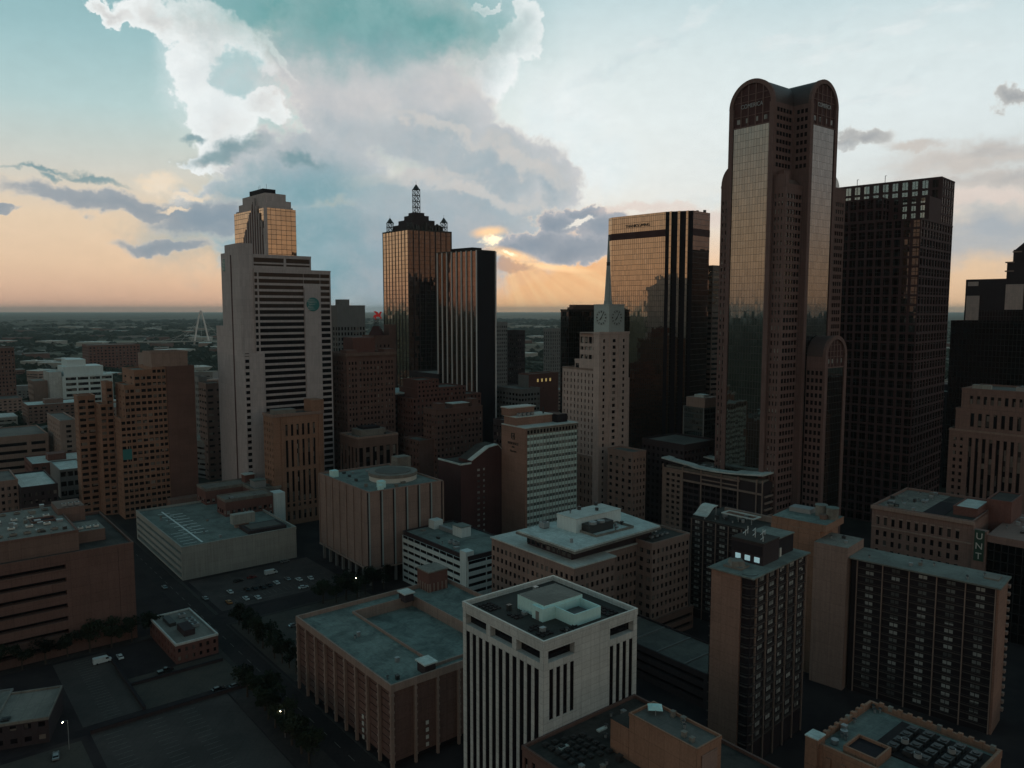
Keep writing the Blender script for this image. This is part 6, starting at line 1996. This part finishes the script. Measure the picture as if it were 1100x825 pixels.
b.mass(0, 33, 0, 13, 0, H, 'red_brick', roof='gravel_roof', Rf=dict(nc=3, nr=3, fw=.05, fh=.05))
b.part('stair_wall', 'grey_wall').box(-.3, 0, 0, 13.2, 0, H - 1, 'grey_wall')
for i in range(4):
    q = MB(); q.box(9 + i * 4.6, 10.6 + i * 4.6, -.2, -.05, H - 7, H - 4.4, 'lit_yellow'); q.build('lit_window', None, b.root)
b.done()


# ================================================================== ground, streets, lots
G39 = R(39)


def gp(U, V, z=0.0):
    return (U * math.cos(G39) - V * math.sin(G39), U * math.sin(G39) + V * math.cos(G39), z)


def ground_mat():
    m, q = _new('ground_cover')
    g = q.n('ShaderNodeNewGeometry').outputs['Position']
    s3 = q.n('ShaderNodeSeparateXYZ', {0: g}).outputs
    r = q.m('SQRT', q.m('ADD', q.m('MULTIPLY', s3[0], s3[0]), q.m('MULTIPLY', s3[1], s3[1])))
    a = q.noise(g, 0.0016, 8, 0.65).outputs[0]
    a2 = q.noise(q.n('ShaderNodeMapping', {0: g, 3: (.0009, .0042, 1)}).outputs[0], 1.0, 7, 0.66).outputs[0]
    c = q.noise(g, 0.05, 5, 0.6).outputs[0]
    town = q.mix(q.step(c, .35, .65), (.034, .025, .028, 1), (.052, .039, .040, 1))
    wood = q.mix(q.step(a, .42, .6), (.028, .040, .028, 1), (.060, .066, .042, 1))
    wood = q.mix(q.step(a2, .51, .62), wood, (.21, .20, .155, 1))
    wood = q.mix(q.step(a2, .63, .68), wood, (.46, .45, .41, 1))
    col = q.mix(q.step(q.m('ADD', r, q.m('MULTIPLY', a, 700.0)), 700.0, 1300.0), town, wood)
    bs = q.n('ShaderNodeBsdfPrincipled', {'Base Color': col, 'Roughness': .95, 'Specular IOR Level': .1})
    return _finish(m, q, bs.outputs[0])


ground_mat()
q = MB()
E_ = 44000
q.face([(-E_, -E_, 0), (E_, -E_, 0), (E_, E_, 0), (-E_, E_, 0)], 'ground_cover')
struct(q.build('ground'))


def sheet(name, rects, z, m):
    q = MB()
    for (u0, u1, v0, v1) in rects:
        q.face([gp(u0, v0, z), gp(u1, v0, z), gp(u1, v1, z), gp(u0, v1, z)], m)
    return struct(q.build(name))


sheet('street', [(94.6, 104.2, 100, 330.5), (94.6, 104.2, 330.5, 640)], .004, 'asphalt')
sheet('street', [(104.2, 420, 318, 330)], .004, 'asphalt')
sheet('street', [(-120, 94.6, 259.2, 264)], .004, 'asphalt')
sheet('parking_lot', [(43, 84.5, 170, 259)], .008, 'lot_asphalt')
sheet('parking_lot', [(42, 59.5, 265, 320)], .008, 'lot_asphalt')
sheet('parking_lot', [(60.2, 93, 264.4, 291)], .008, 'lot_earth')
sheet('parking_lot', [(108, 168, 333, 380)], .008, 'lot_asphalt')
sheet('parking_lot', [(-30, 40, 170, 257)], .008, 'lot_earth')
sheet('parking_lot', [(106, 168, 252, 316)], .008, 'lot_earth')


def kerb(name, u0, u1, v0, v1):
    q = MB()
    p = [gp(u0, v0)[:2], gp(u1, v0)[:2], gp(u1, v1)[:2], gp(u0, v1)[:2]]
    q.prism(p, 0, .13, 'pavement')
    return struct(q.build(name))


kerb('pavement', 104.2, 105.0, 150, 318)
kerb('pavement', 104.2, 105.8, 330, 600)
kerb('pavement', 92.9, 94.6, 264.4, 330)
kerb('pavement', 85, 94.6, 170, 258.8)
kerb('pavement', 105.2, 172, 316.2, 317.8)
kerb('pavement', 12, 92, 322, 326)
q = MB()


def mark(u0, u1, v0, v1, z=.02):
    q.face([gp(u0, v0, z), gp(u1, v0, z), gp(u1, v1, z), gp(u0, v1, z)], 'concrete_roof')


for v in range(150, 600, 9):
    mark(99.3, 99.45, v, v + 4)
for i in range(24):
    mark(48.4, 53.6, 267 + i * 2.2, 267.12 + i * 2.2)
for i in range(28):
    for (ua, ub) in ((46, 51), (58, 63), (68, 73)):
        mark(ua, ub, 180 + i * 2.8, 180.12 + i * 2.8)
for i in range(20):
    mark(113, 165, 337 + (i % 2) * 14, 337.12 + (i % 2) * 14) if i < 2 else mark(112 + i * 2.6, 112.12 + i * 2.6, 340, 345)
struct(q.build('lane_markings'))
# low walls and hedges that part the lots
for nm, u0, u1, v0, v1, h, lab in (('lot_wall', 59.5, 60.2, 264.4, 318, 1.0, 'low dark wall between the striped lot and the earth lot'),
                                   ('lot_wall', 43, 94, 258.9, 259.5, 1.2, 'long low wall along the back of the large lot'),
                                   ('lot_wall', 60.3, 92, 284.5, 285.1, .9, 'short low wall in front of the small pale roofed shop')):
    q = MB(); q.prism([gp(u0, v0)[:2], gp(u1, v0)[:2], gp(u1, v1)[:2], gp(u0, v1)[:2]], 0, h, 'dark_stone')
    q.prism([gp(u0 - .1, v0 - .1)[:2], gp(u1 + .1, v0 - .1)[:2], gp(u1 + .1, v1 + .1)[:2], gp(u0 - .1, v1 + .1)[:2]], h, h + .12, 'blackish')
    tag(q.build(nm), lab, 'wall')

# --- old buildings at the lower left corner
b = Bd((-167.9, 213.9, 20, 30, 24, 8), 'old_shop', 'old low buildings with patched pale flat roofs, at the lower left edge', 'building')
b.mass(15.2, 30, 0, 21, 0, 8.0, 'dark_stone', roof='concrete_roof', par=.5, pm='concrete_roof', Rf=dict(nc=4, nr=2, fw=.5, fh=.4))
b.mass(4, 15, 2, 26, 0, 7.2, 'dark_stone', roof='concrete_roof', par=.4, pm='grey_wall', Rf=dict(nc=4, nr=1, fw=.6, fh=.4))
b.mass(-22, 3.8, -4, 16, 0, 6.4, 'dark_stone', roof='cool_white', par=.4)
for i in range(5):
    b.hvac(5 + (i % 2) * 5, 4 + i * 4.2, 6.8, 1, 2.6, 1.6, .9, 'sign_pale')
for i in range(3):
    b.hvac(4.6 + i * .2, 6 + i * 5.0, 6.8, 1, 3.4, 2.6, .4, 'pale_roof')
b.hvac(17, 2, 7.5, 1, 2.4, 2.4, .5, 'metal_dark')
clutter(b, 5, 13, 3, 24, 6.8, 12, 201, 1.3)
b.done()

# ================================================================== cars
CARM = {}


def car_meshes(kind, paint):
    kk = (kind, paint)
    if kk in CARM:
        return CARM[kk]
    L, Wd = {'car': (4.6, 1.8), 'van': (6.2, 2.1), 'pickup': (5.6, 2.0)}[kind]
    hw = Wd / 2
    prof = {'car': [(-2.3, .35), (-2.3, .85), (-1.9, 1.0), (1.0, .98), (2.2, .78), (2.3, .4)],
            'van': [(-3.1, .4), (-3.1, 2.2), (-2.9, 2.35), (1.7, 2.3), (2.4, 1.3), (3.1, 1.1), (3.1, .45)],
            'pickup': [(-2.8, .45), (-2.8, 1.1), (-.6, 1.1), (-.6, 1.0), (1.4, 1.1), (2.7, .98), (2.8, .5)]}[kind]
    body = MB()

    def loft(mb, pr, w0, inset=0.0, top=None, m=paint):
        n = len(pr)
        Lft = [(x, w0 - (inset if z > .9 else 0), z) for x, z in pr]
        Rgt = [(x, -w0 + (inset if z > .9 else 0), z) for x, z in pr]
        mb.face(Lft[::-1] if True else Lft, m)
        mb.face(Rgt, m)
        for i in range(n):
            j = (i + 1) % n
            mb.face([Lft[i], Lft[j], Rgt[j], Rgt[i]], m)
    loft(body, prof, hw, .06)
    if kind == 'car':
        loft(body, [(-1.55, 1.36), (-1.3, 1.43), (.1, 1.43), (.35, 1.38)], hw - .26)
    if kind == 'pickup':
        loft(body, [(-.5, 1.68), (-.3, 1.74), (.6, 1.74), (.8, 1.68)], hw - .24)
    gl = MB()
    cab = {'car': [(-1.9, .98), (-1.5, 1.38), (.32, 1.38), (1.0, .97)], 'pickup': [(-.6, 1.08), (-.5, 1.7), (.78, 1.7), (1.4, 1.08)],
           'van': [(1.0, 1.5), (1.0, 2.1), (1.78, 2.1), (2.2, 1.5)]}[kind]
    loft(gl, cab, hw - .18 if kind != 'van' else hw + .02, m='pane_plain')
    wh = MB()
    # one wheel, axis along y
    n = 12
    A = [(.34 * math.cos(6.2832 * i / n), -.11, .34 * math.sin(6.2832 * i / n)) for i in range(n)]
    Bq = [(x, .11, z) for x, _, z in A]
    for i in range(n):
        wh.face([A[i], A[(i + 1) % n], Bq[(i + 1) % n], Bq[i]], 'tyre')
    wh.face(A, 'tyre'); wh.face(Bq[::-1], 'tyre')
    hl = MB(); hl.box(-.03, .03, -.16, .16, -.07, .07, 'sign_pale')
    CARM[kk] = (body.mesh('body'), gl.mesh('windows'), wh.mesh('wheel'), hl.mesh('headlight'), L, hw)
    return CARM[kk]


plain('car_white', (.62, .66, .66), .25)
plain('car_silver', (.36, .38, .39), .25, .5)
plain('car_black', (.02, .02, .023), .2)
plain('car_red', (.16, .03, .03), .25)
plain('car_orange', (.4, .17, .05), .3)


def car(U, V, head, kind, paint, label, group=None):
    body, gl, wh, hl, L, hw = car_meshes(kind, paint)
    r = bpy.data.objects.new('parked_' + kind, None)
    x, y, _ = gp(U, V)
    r.location = (x, y, .02)
    r.rotation_euler = (0, 0, R(39 + head))
    COL.objects.link(r)
    tag(r, label, kind, group)
    for me, nm in ((body, 'body'), (gl, 'windows')):
        o = bpy.data.objects.new(nm, me); o.parent = r; COL.objects.link(o)
    fx = L * .31
    for sx in (-fx, fx):
        for sy in (-hw + .08, hw - .08):
            o = bpy.data.objects.new('wheel', wh); o.parent = r; o.location = (sx, sy, .34); COL.objects.link(o)
    for sy in (-hw + .32, hw - .32):
        o = bpy.data.objects.new('headlight', hl); o.parent = r; o.location = (L / 2, sy, .7); COL.objects.link(o)


GL = 'cars parked in the lot by the pale garage'
for a in (
        (143.1, 366, 0, 'van', 'car_white', 'large white van nearest the pale garage wall', GL),
        (155.7, 379, 10, 'car', 'car_silver', 'silver car right under the corner of the pale garage', GL),
        (139.9, 351.3, 90, 'car', 'car_white', 'white car in the middle row of the lot, left of two pale ones', GL),
        (146.1, 352.9, 90, 'car', 'car_silver', 'grey car in the middle row of the lot, between white ones', GL),
        (150.0, 348.8, 95, 'car', 'car_white', 'white car in the middle row of the lot, second from the right end', GL),
        (155.3, 347.2, 85, 'car', 'car_white', 'white car at the right end of the middle row of the lot', GL),
        (147.3, 337.3, 0, 'car', 'car_white', 'white car parked alone on the right of the front row by the street', GL),
        (118.4, 353.0, 90, 'car', 'car_white', 'white car at the left end of the lot, apart from the rows', GL),
        (121.1, 340.3, 90, 'car', 'car_white', 'left one of two white cars side by side in the front row', GL),
        (125.7, 338.0, 90, 'car', 'car_white', 'right one of two white cars side by side in the front row', GL),
        (125.7, 351.7, 90, 'car', 'car_black', 'leftmost of three black cars in the middle row of the lot', GL),
        (128.9, 350.6, 90, 'car', 'car_black', 'middle one of three black cars in the middle row of the lot', GL),
        (132.2, 349.4, 90, 'car', 'car_black', 'rightmost of three black cars in the middle row of the lot', GL),
        (136.0, 350.4, 90, 'car', 'car_black', 'black car touching the left side of the white one in the middle row', GL),
        (126.7, 365.4, 0, 'car', 'car_black', 'left of two dark cars in the back row near the garage wall', GL),
        (133.5, 366.1, 0, 'car', 'car_red', 'dark red car in the back row near the garage wall', GL),
        (113.6, 340.6, 90, 'car', 'car_orange', 'orange car at the left corner of the lot by the street', GL),
        (106.9, 352.0, 90, 'car', 'car_silver', 'silver car at the kerb beside the left end of the lot', GL),
        (96.6, 378.5, 90, 'car', 'car_silver', 'silver car driving along the street past the pale garage', None),
        (56.7, 310.9, 0, 'van', 'car_white', 'long white van on the striped lot at the lower left', None),
        (62.7, 311.1, 90, 'car', 'car_white', 'white car beside the low wall between the two lots at the lower left', None),
        (72.7, 288.3, 5, 'pickup', 'car_black', 'black pickup in front of the small pale roofed shop', None),
        (21.4, 270.6, 30, 'car', 'car_white', 'white car at the lower left edge below the old shops', None),
        (32.5, 251.5, 80, 'car', 'car_silver', 'silver car below the lit lamp post at the lower left', None),
        (34.7, 278.5, 0, 'car', 'car_black', 'black car at the foot of the old shops', None),
        (125.6, 297.9, 0, 'car', 'car_silver', 'silver car beside the far corner of the long brown garage', None),
        (83.0, 262.4, 0, 'car', 'car_black', 'left of two black cars in the alley behind the large lot', None),
        (88.4, 261.2, 5, 'car', 'car_black', 'right of two black cars in the alley behind the large lot', None),
        (92.8, 256.0, 85, 'pickup', 'car_orange', 'orange pickup at the street corner by the large lot', None)):
    car(*a)

# ================================================================== street lamps
for (U, V, h, lab) in ((35.0, 253.7, 9.0, 'lit lamp post at the lower left below the old shops'), (161.1, 311.3, 9.0, 'lit lamp post on the street left of the windowless tan block'),
                       (87.4, 219.5, 9.0, 'lit lamp post among the dark trees at the bottom left of the long brown garage')):
    r = bpy.data.objects.new('street_lamp', None)
    x, y, _ = gp(U, V)
    r.location = (x, y, 0); r.rotation_euler = (0, 0, R(39)); COL.objects.link(r)
    tag(r, lab, 'street lamp', 'lit street lamps')
    q = MB(); q.cyl(1.3, 0, 0, h + .1, .11, 'metal_grey', 8, .07); q.rod((1.3, 0, h), (.2, 0, h + .3), .06, 'metal_grey'); q.build('pole', None, r)
    q = MB(); q.box(-.4, .4, -.2, .2, h + .12, h + .34, 'metal_grey'); q.build('lamp_head', None, r)
    q = MB(); q.cyl(0, 0, h - .06, h + .11, .2, 'lamp_glow', 10, .14); q.build('bulb', None, r)

# ================================================================== trees
def leaf_mat():
    m, q = _new('leaves')
    oi = q.n('ShaderNodeObjectInfo').outputs['Random']
    g = q.n('ShaderNodeNewGeometry')
    n = q.noise(g.outputs['Position'], .7, 3, .6).outputs[0]
    c = q.mix(q.step(q.m('ADD', q.m('MULTIPLY', oi, .3), n), .4, .9), (.010, .017, .011, 1), (.032, .040, .022, 1))
    bs = q.n('ShaderNodeBsdfPrincipled', {'Base Color': c, 'Roughness': .8, 'Specular IOR Level': .15})
    return _finish(m, q, bs.outputs[0])


leaf_mat()
plain('bark', (.06, .045, .035), .9)


def tree_meshes(seed):
    r = random.Random(seed)
    tr = MB()
    h = 7.5
    tr.cyl(0, 0, 0, 3.2, .26, 'bark', 8, .18)
    cl = []
    for i in range(9):
        a = r.uniform(0, 6.28)
        rad = r.uniform(.6, 2.7)
        z = r.uniform(3.6, h)
        c = Vector((rad * math.cos(a), rad * math.sin(a), z))
        tr.rod((0, 0, r.uniform(2.2, 3.2)), c, .07, 'bark', 5)
        cl.append((c, r.uniform(.9, 1.9)))
    cr = MB()
    for c, rad in cl:
        for j in range(150):
            d = Vector((r.gauss(0, 1), r.gauss(0, 1), r.gauss(0, .8))).normalized() * rad * (r.random() ** .4)
            p = c + d
            u = Vector((r.gauss(0, 1), r.gauss(0, 1), r.gauss(0, .6))).normalized()
            w = u.orthogonal().normalized()
            s = r.uniform(.18, .42)
            cr.face([p - u * s, p + w * s * .6, p + u * s, p - w * s * .6], 'leaves')
    return tr.mesh('trunk'), cr.mesh('crown')


TM = [tree_meshes(s) for s in (3, 5, 8, 13)]
rt_ = random.Random(99)


def tree(U, V, s, label, group):
    t, c = TM[rt_.randrange(4)]
    r = bpy.data.objects.new('street_tree', None)
    x, y, _ = gp(U, V)
    r.location = (x, y, 0)
    r.rotation_euler = (0, 0, rt_.uniform(0, 6.28))
    s *= 1.25
    r.scale = (s * rt_.uniform(.9, 1.15), s * rt_.uniform(.9, 1.15), s)
    COL.objects.link(r)
    tag(r, label, 'tree', group)
    for me, nm in ((t, 'trunk'), (c, 'crown')):
        o = bpy.data.objects.new(nm, me); o.parent = r; COL.objects.link(o)


for i in range(12):
    tree(108.5 + rt_.uniform(-1, 1), 252 + i * 5.6, rt_.uniform(.85, 1.25), 'dark leafy tree in the row along the street beside the long brown garage', 'trees beside the brown garage')
for i in range(9):
    tree(89.5 + rt_.uniform(-1.4, 1.4), 202 + i * 6.2, rt_.uniform(.9, 1.3), 'dark leafy tree in the row between the large lot and the street', 'trees along the large lot')
for i in range(9):
    tree(18 + i * 7.4, 323.6 + rt_.uniform(-1, 1), rt_.uniform(.8, 1.15), 'dark leafy tree at the foot of the big reddish garage', 'trees below the reddish garage')
for i in range(7):
    tree(146 + i * 5.0, 312 + rt_.uniform(-3, 2), rt_.uniform(.9, 1.25), 'dark leafy tree by the street below the windowless tan block', 'trees below the windowless block')

# ================================================================== the white arch bridge on the plain
r = bpy.data.objects.new('arch_bridge', None)
r.location = (-1146, 2880, 0)
r.rotation_euler = (0, 0, R(22))
COL.objects.link(r)
tag(r, 'tall slender white arch bridge far out on the plain, left of the white banded tower', 'bridge')
q = MB()
K = 24
pts = []
for i in range(K + 1):
    t = i / K * 2 - 1
    pts.append((t * 26, 0, 4 + 124 * (1 - abs(t) ** 1.25)))
for i in range(K):
    q.rod(pts[i], pts[i + 1], 2.9, 'fin_white', 8)
q.build('arch', None, r)
q = MB(); q.box(-280, 280, -12, 12, 13, 16.5, 'pale_concrete')
q.build('deck', None, r)
for i in range(-4, 5):
    q = MB(); q.box(i * 60 - 3, i * 60 + 3, -8, 8, 0, 13, 'pale_concrete'); q.build('pier', None, r)
cb = MB()
for i in range(2, K - 1, 2):
    x = pts[i][0] * 8
    cb.rod(pts[i], (x, 0, 16.5), .35, 'fin_white', 4)
cb.build('stay_cables', None, r)

# ================================================================== the plain: roads, sheds, woods
def ribbon(name, pts, wd, z, m):
    q = MB()
    for i in range(len(pts) - 1):
        a, c = Vector(pts[i]), Vector(pts[i + 1])
        n = Vector((-(c - a).y, (c - a).x)).normalized() * wd / 2
        q.face([(a.x - n.x, a.y - n.y, z), (c.x - n.x, c.y - n.y, z), (c.x + n.x, c.y + n.y, z), (a.x + n.x, a.y + n.y, z)], m)
    return struct(q.build(name))


ribbon('road', [(-1450, 1500), (-1543, 3314), (-2400, 5200), (-4211, 9137)], 42, .5, 'concrete_roof')
ribbon('road', [(-760, 1100), (-1063, 1758), (-1791, 2802), (-3000, 4300)], 60, .5, 'gravel_roof')
ribbon('road', [(-3600, 2500), (-1500, 3160), (-900, 2750), (0, 2300), (1500, 2000)], 34, .6, 'concrete_roof')
rp = random.Random(17)
SHEDK = [('pale', 'white_roof', 'pale_concrete', 'flat pale roofed shed far out on the plain'), ('grey', 'concrete_roof', 'grey_wall', 'flat grey roofed shed far out on the plain'),
         ('dark', 'gravel_roof', 'brown_brick', 'low brown warehouse far out on the plain'), ('tan', 'pale_roof', 'tan_concrete', 'low tan building far out on the plain')]
shed_spots = []
tries = 0
while len(shed_spots) < 210 and tries < 5000:
    tries += 1
    d = 620 * (11.0 ** rp.random())
    a = R(rp.uniform(-37, 8) if rp.random() < .93 else rp.uniform(28, 33))
    x, y = d * math.sin(a), d * math.cos(a)
    if d < 1000 and x > -230:
        continue
    if all((x - p) ** 2 + (y - s) ** 2 > (60 + d * .02) ** 2 for p, s in shed_spots):
        shed_spots.append((x, y))
for i, (x, y) in enumerate(shed_spots):
    d = math.hypot(x, y)
    kk, rm_, wm_, lab = SHEDK[rp.choice([0, 0, 1, 2, 2, 3])]
    sx, sy, h = rp.uniform(22, 60) * (1 + d / 5000), rp.uniform(18, 45) * (1 + d / 5000), rp.uniform(6, 16) + (rp.random() < .2) * 18 * (d < 1600)
    r = bpy.data.objects.new(kk + '_shed', None)
    r.location = (x, y, 0); r.rotation_euler = (0, 0, R(rp.choice([39, 39, 20, 0, 62])))
    COL.objects.link(r)
    tag(r, lab, 'building', kk + ' sheds on the plain')
    q = MB(); q.box(0, sx, 0, sy, 0, h, wm_, skip='D'); q.build('wall', None, r)
    q = MB(); q.box(-.3, sx + .3, -.3, sy + .3, h, h + .8, rm_); q.box(sx * .3, sx * .45, sy * .3, sy * .6, h + .8, h + 3, rm_); q.build('roof', None, r)
    if d < 1800:
        q = MB()
        for f_ in range(max(1, int(h / 4.5))):
            q.box(-.06, 0, 1.5, sy - 1.5, 1.6 + f_ * 4.2, 3.2 + f_ * 4.2, 'pane'); q.box(1.5, sx - 1.5, -.06, 0, 1.6 + f_ * 4.2, 3.2 + f_ * 4.2, 'pane')
        q.build('windows', None, r)

# low city blocks that fill in between the towers
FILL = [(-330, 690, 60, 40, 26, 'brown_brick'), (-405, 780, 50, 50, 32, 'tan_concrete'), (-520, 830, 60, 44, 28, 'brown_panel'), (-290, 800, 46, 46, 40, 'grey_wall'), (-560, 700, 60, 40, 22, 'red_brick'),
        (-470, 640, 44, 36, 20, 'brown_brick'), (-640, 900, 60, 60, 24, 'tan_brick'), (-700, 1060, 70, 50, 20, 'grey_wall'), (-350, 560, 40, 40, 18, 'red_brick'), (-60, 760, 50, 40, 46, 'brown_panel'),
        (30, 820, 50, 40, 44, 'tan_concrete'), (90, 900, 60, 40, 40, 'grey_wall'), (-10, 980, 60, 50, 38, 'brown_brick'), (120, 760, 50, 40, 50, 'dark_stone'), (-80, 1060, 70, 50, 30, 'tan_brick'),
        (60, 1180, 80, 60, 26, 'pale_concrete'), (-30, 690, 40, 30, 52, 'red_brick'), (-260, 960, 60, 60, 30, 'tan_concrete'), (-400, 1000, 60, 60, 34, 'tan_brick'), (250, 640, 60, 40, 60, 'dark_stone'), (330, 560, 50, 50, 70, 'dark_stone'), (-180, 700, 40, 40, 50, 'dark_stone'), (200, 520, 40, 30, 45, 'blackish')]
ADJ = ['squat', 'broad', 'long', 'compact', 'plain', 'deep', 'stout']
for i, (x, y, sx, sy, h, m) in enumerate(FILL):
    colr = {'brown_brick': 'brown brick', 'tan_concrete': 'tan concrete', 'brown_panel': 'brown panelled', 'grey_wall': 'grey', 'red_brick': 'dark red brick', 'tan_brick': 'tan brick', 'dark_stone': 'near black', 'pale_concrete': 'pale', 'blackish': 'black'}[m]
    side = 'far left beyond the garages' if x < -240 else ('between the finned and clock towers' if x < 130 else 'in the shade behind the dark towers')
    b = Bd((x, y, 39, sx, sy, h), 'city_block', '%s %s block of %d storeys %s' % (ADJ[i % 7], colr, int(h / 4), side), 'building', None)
    n = int(h / 4)
    b.mass(0, sx, 0, sy, 0, h, m, roof=['gravel_roof', 'concrete_roof', 'pale_roof'][i % 3], Rf=dict(nc=int(sx / 5), nr=n, fw=.55, fh=.45, ptop=1.5), Lf=dict(nc=int(sy / 5), nr=n, fw=.55, fh=.45, ptop=1.5))
    b.part('penthouse', m).box(sx * .3, sx * .6, sy * .3, sy * .6, h - .9, h + 4, m)
    b.done(16)

# woods of the plain: one mass of small crowns
def woods(name, n, d0, d1, a0, a1, seed, smin, smax):
    r = random.Random(seed)
    v, f = [], []
    oct_ = [(1, 0, 0), (0, 1, 0), (-1, 0, 0), (0, -1, 0), (0, 0, 1), (.7, .7, .55), (-.7, .7, .5), (-.7, -.7, .6), (.7, -.7, .5)]
    fc = [(0, 5, 4), (5, 1, 4), (1, 6, 4), (6, 2, 4), (2, 7, 4), (7, 3, 4), (3, 8, 4), (8, 0, 4)]
    cx = [(r.uniform(a0, a1), d0 * (d1 / d0) ** r.random()) for _ in range(n // 26)]
    for i in range(n):
        ca, cd = r.choice(cx)
        a = R(ca + r.gauss(0, 1.6))
        d = cd * (1 + r.gauss(0, .035))
        if d < d0:
            continue
        x, y = d * math.sin(a), d * math.cos(a)
        s = r.uniform(smin, smax) * (.7 + d / 3500)
        h = r.uniform(6, 12) * (.8 + d / 9000)
        k0 = len(v)
        for (px, py, pz) in oct_:
            j = r.uniform(.75, 1.25)
            v.append((x + px * s * j, y + py * s * j, .3 + pz * h * j))
        f += [tuple(k0 + t for t in q_) for q_ in fc]
    me = bpy.data.meshes.new(name)
    me.from_pydata(v, [], f)
    me.materials.append(M['leaves'])
    o = bpy.data.objects.new(name, me)
    COL.objects.link(o)
    o['kind'] = 'stuff'
    tag(o, 'dark woods and tree belts covering the plain to the horizon', 'woods')


woods('distant_woods', 11000, 760, 11000, -38, 14, 5, 6, 13)
woods('distant_woods', 1500, 900, 11000, 26, 36, 6, 6, 13)

# ================================================================== haze
q = MB()
q.box(-45000, 45000, -45000, 45000, -1.0, 262.0)
hz, n_ = _new('haze_air')
vol = n_.n('ShaderNodeVolumePrincipled', {'Color': (.74, .90, .92, 1), 'Density': 3.1e-5, 'Anisotropy': .1})
n_.n('ShaderNodeOutputMaterial', {1: vol.outputs[0]})
MATS['haze_air'] = hz
o = q.build('haze', 'haze_air')
o['kind'] = 'stuff'
tag(o, 'thin evening haze over the city and the plain', 'haze')
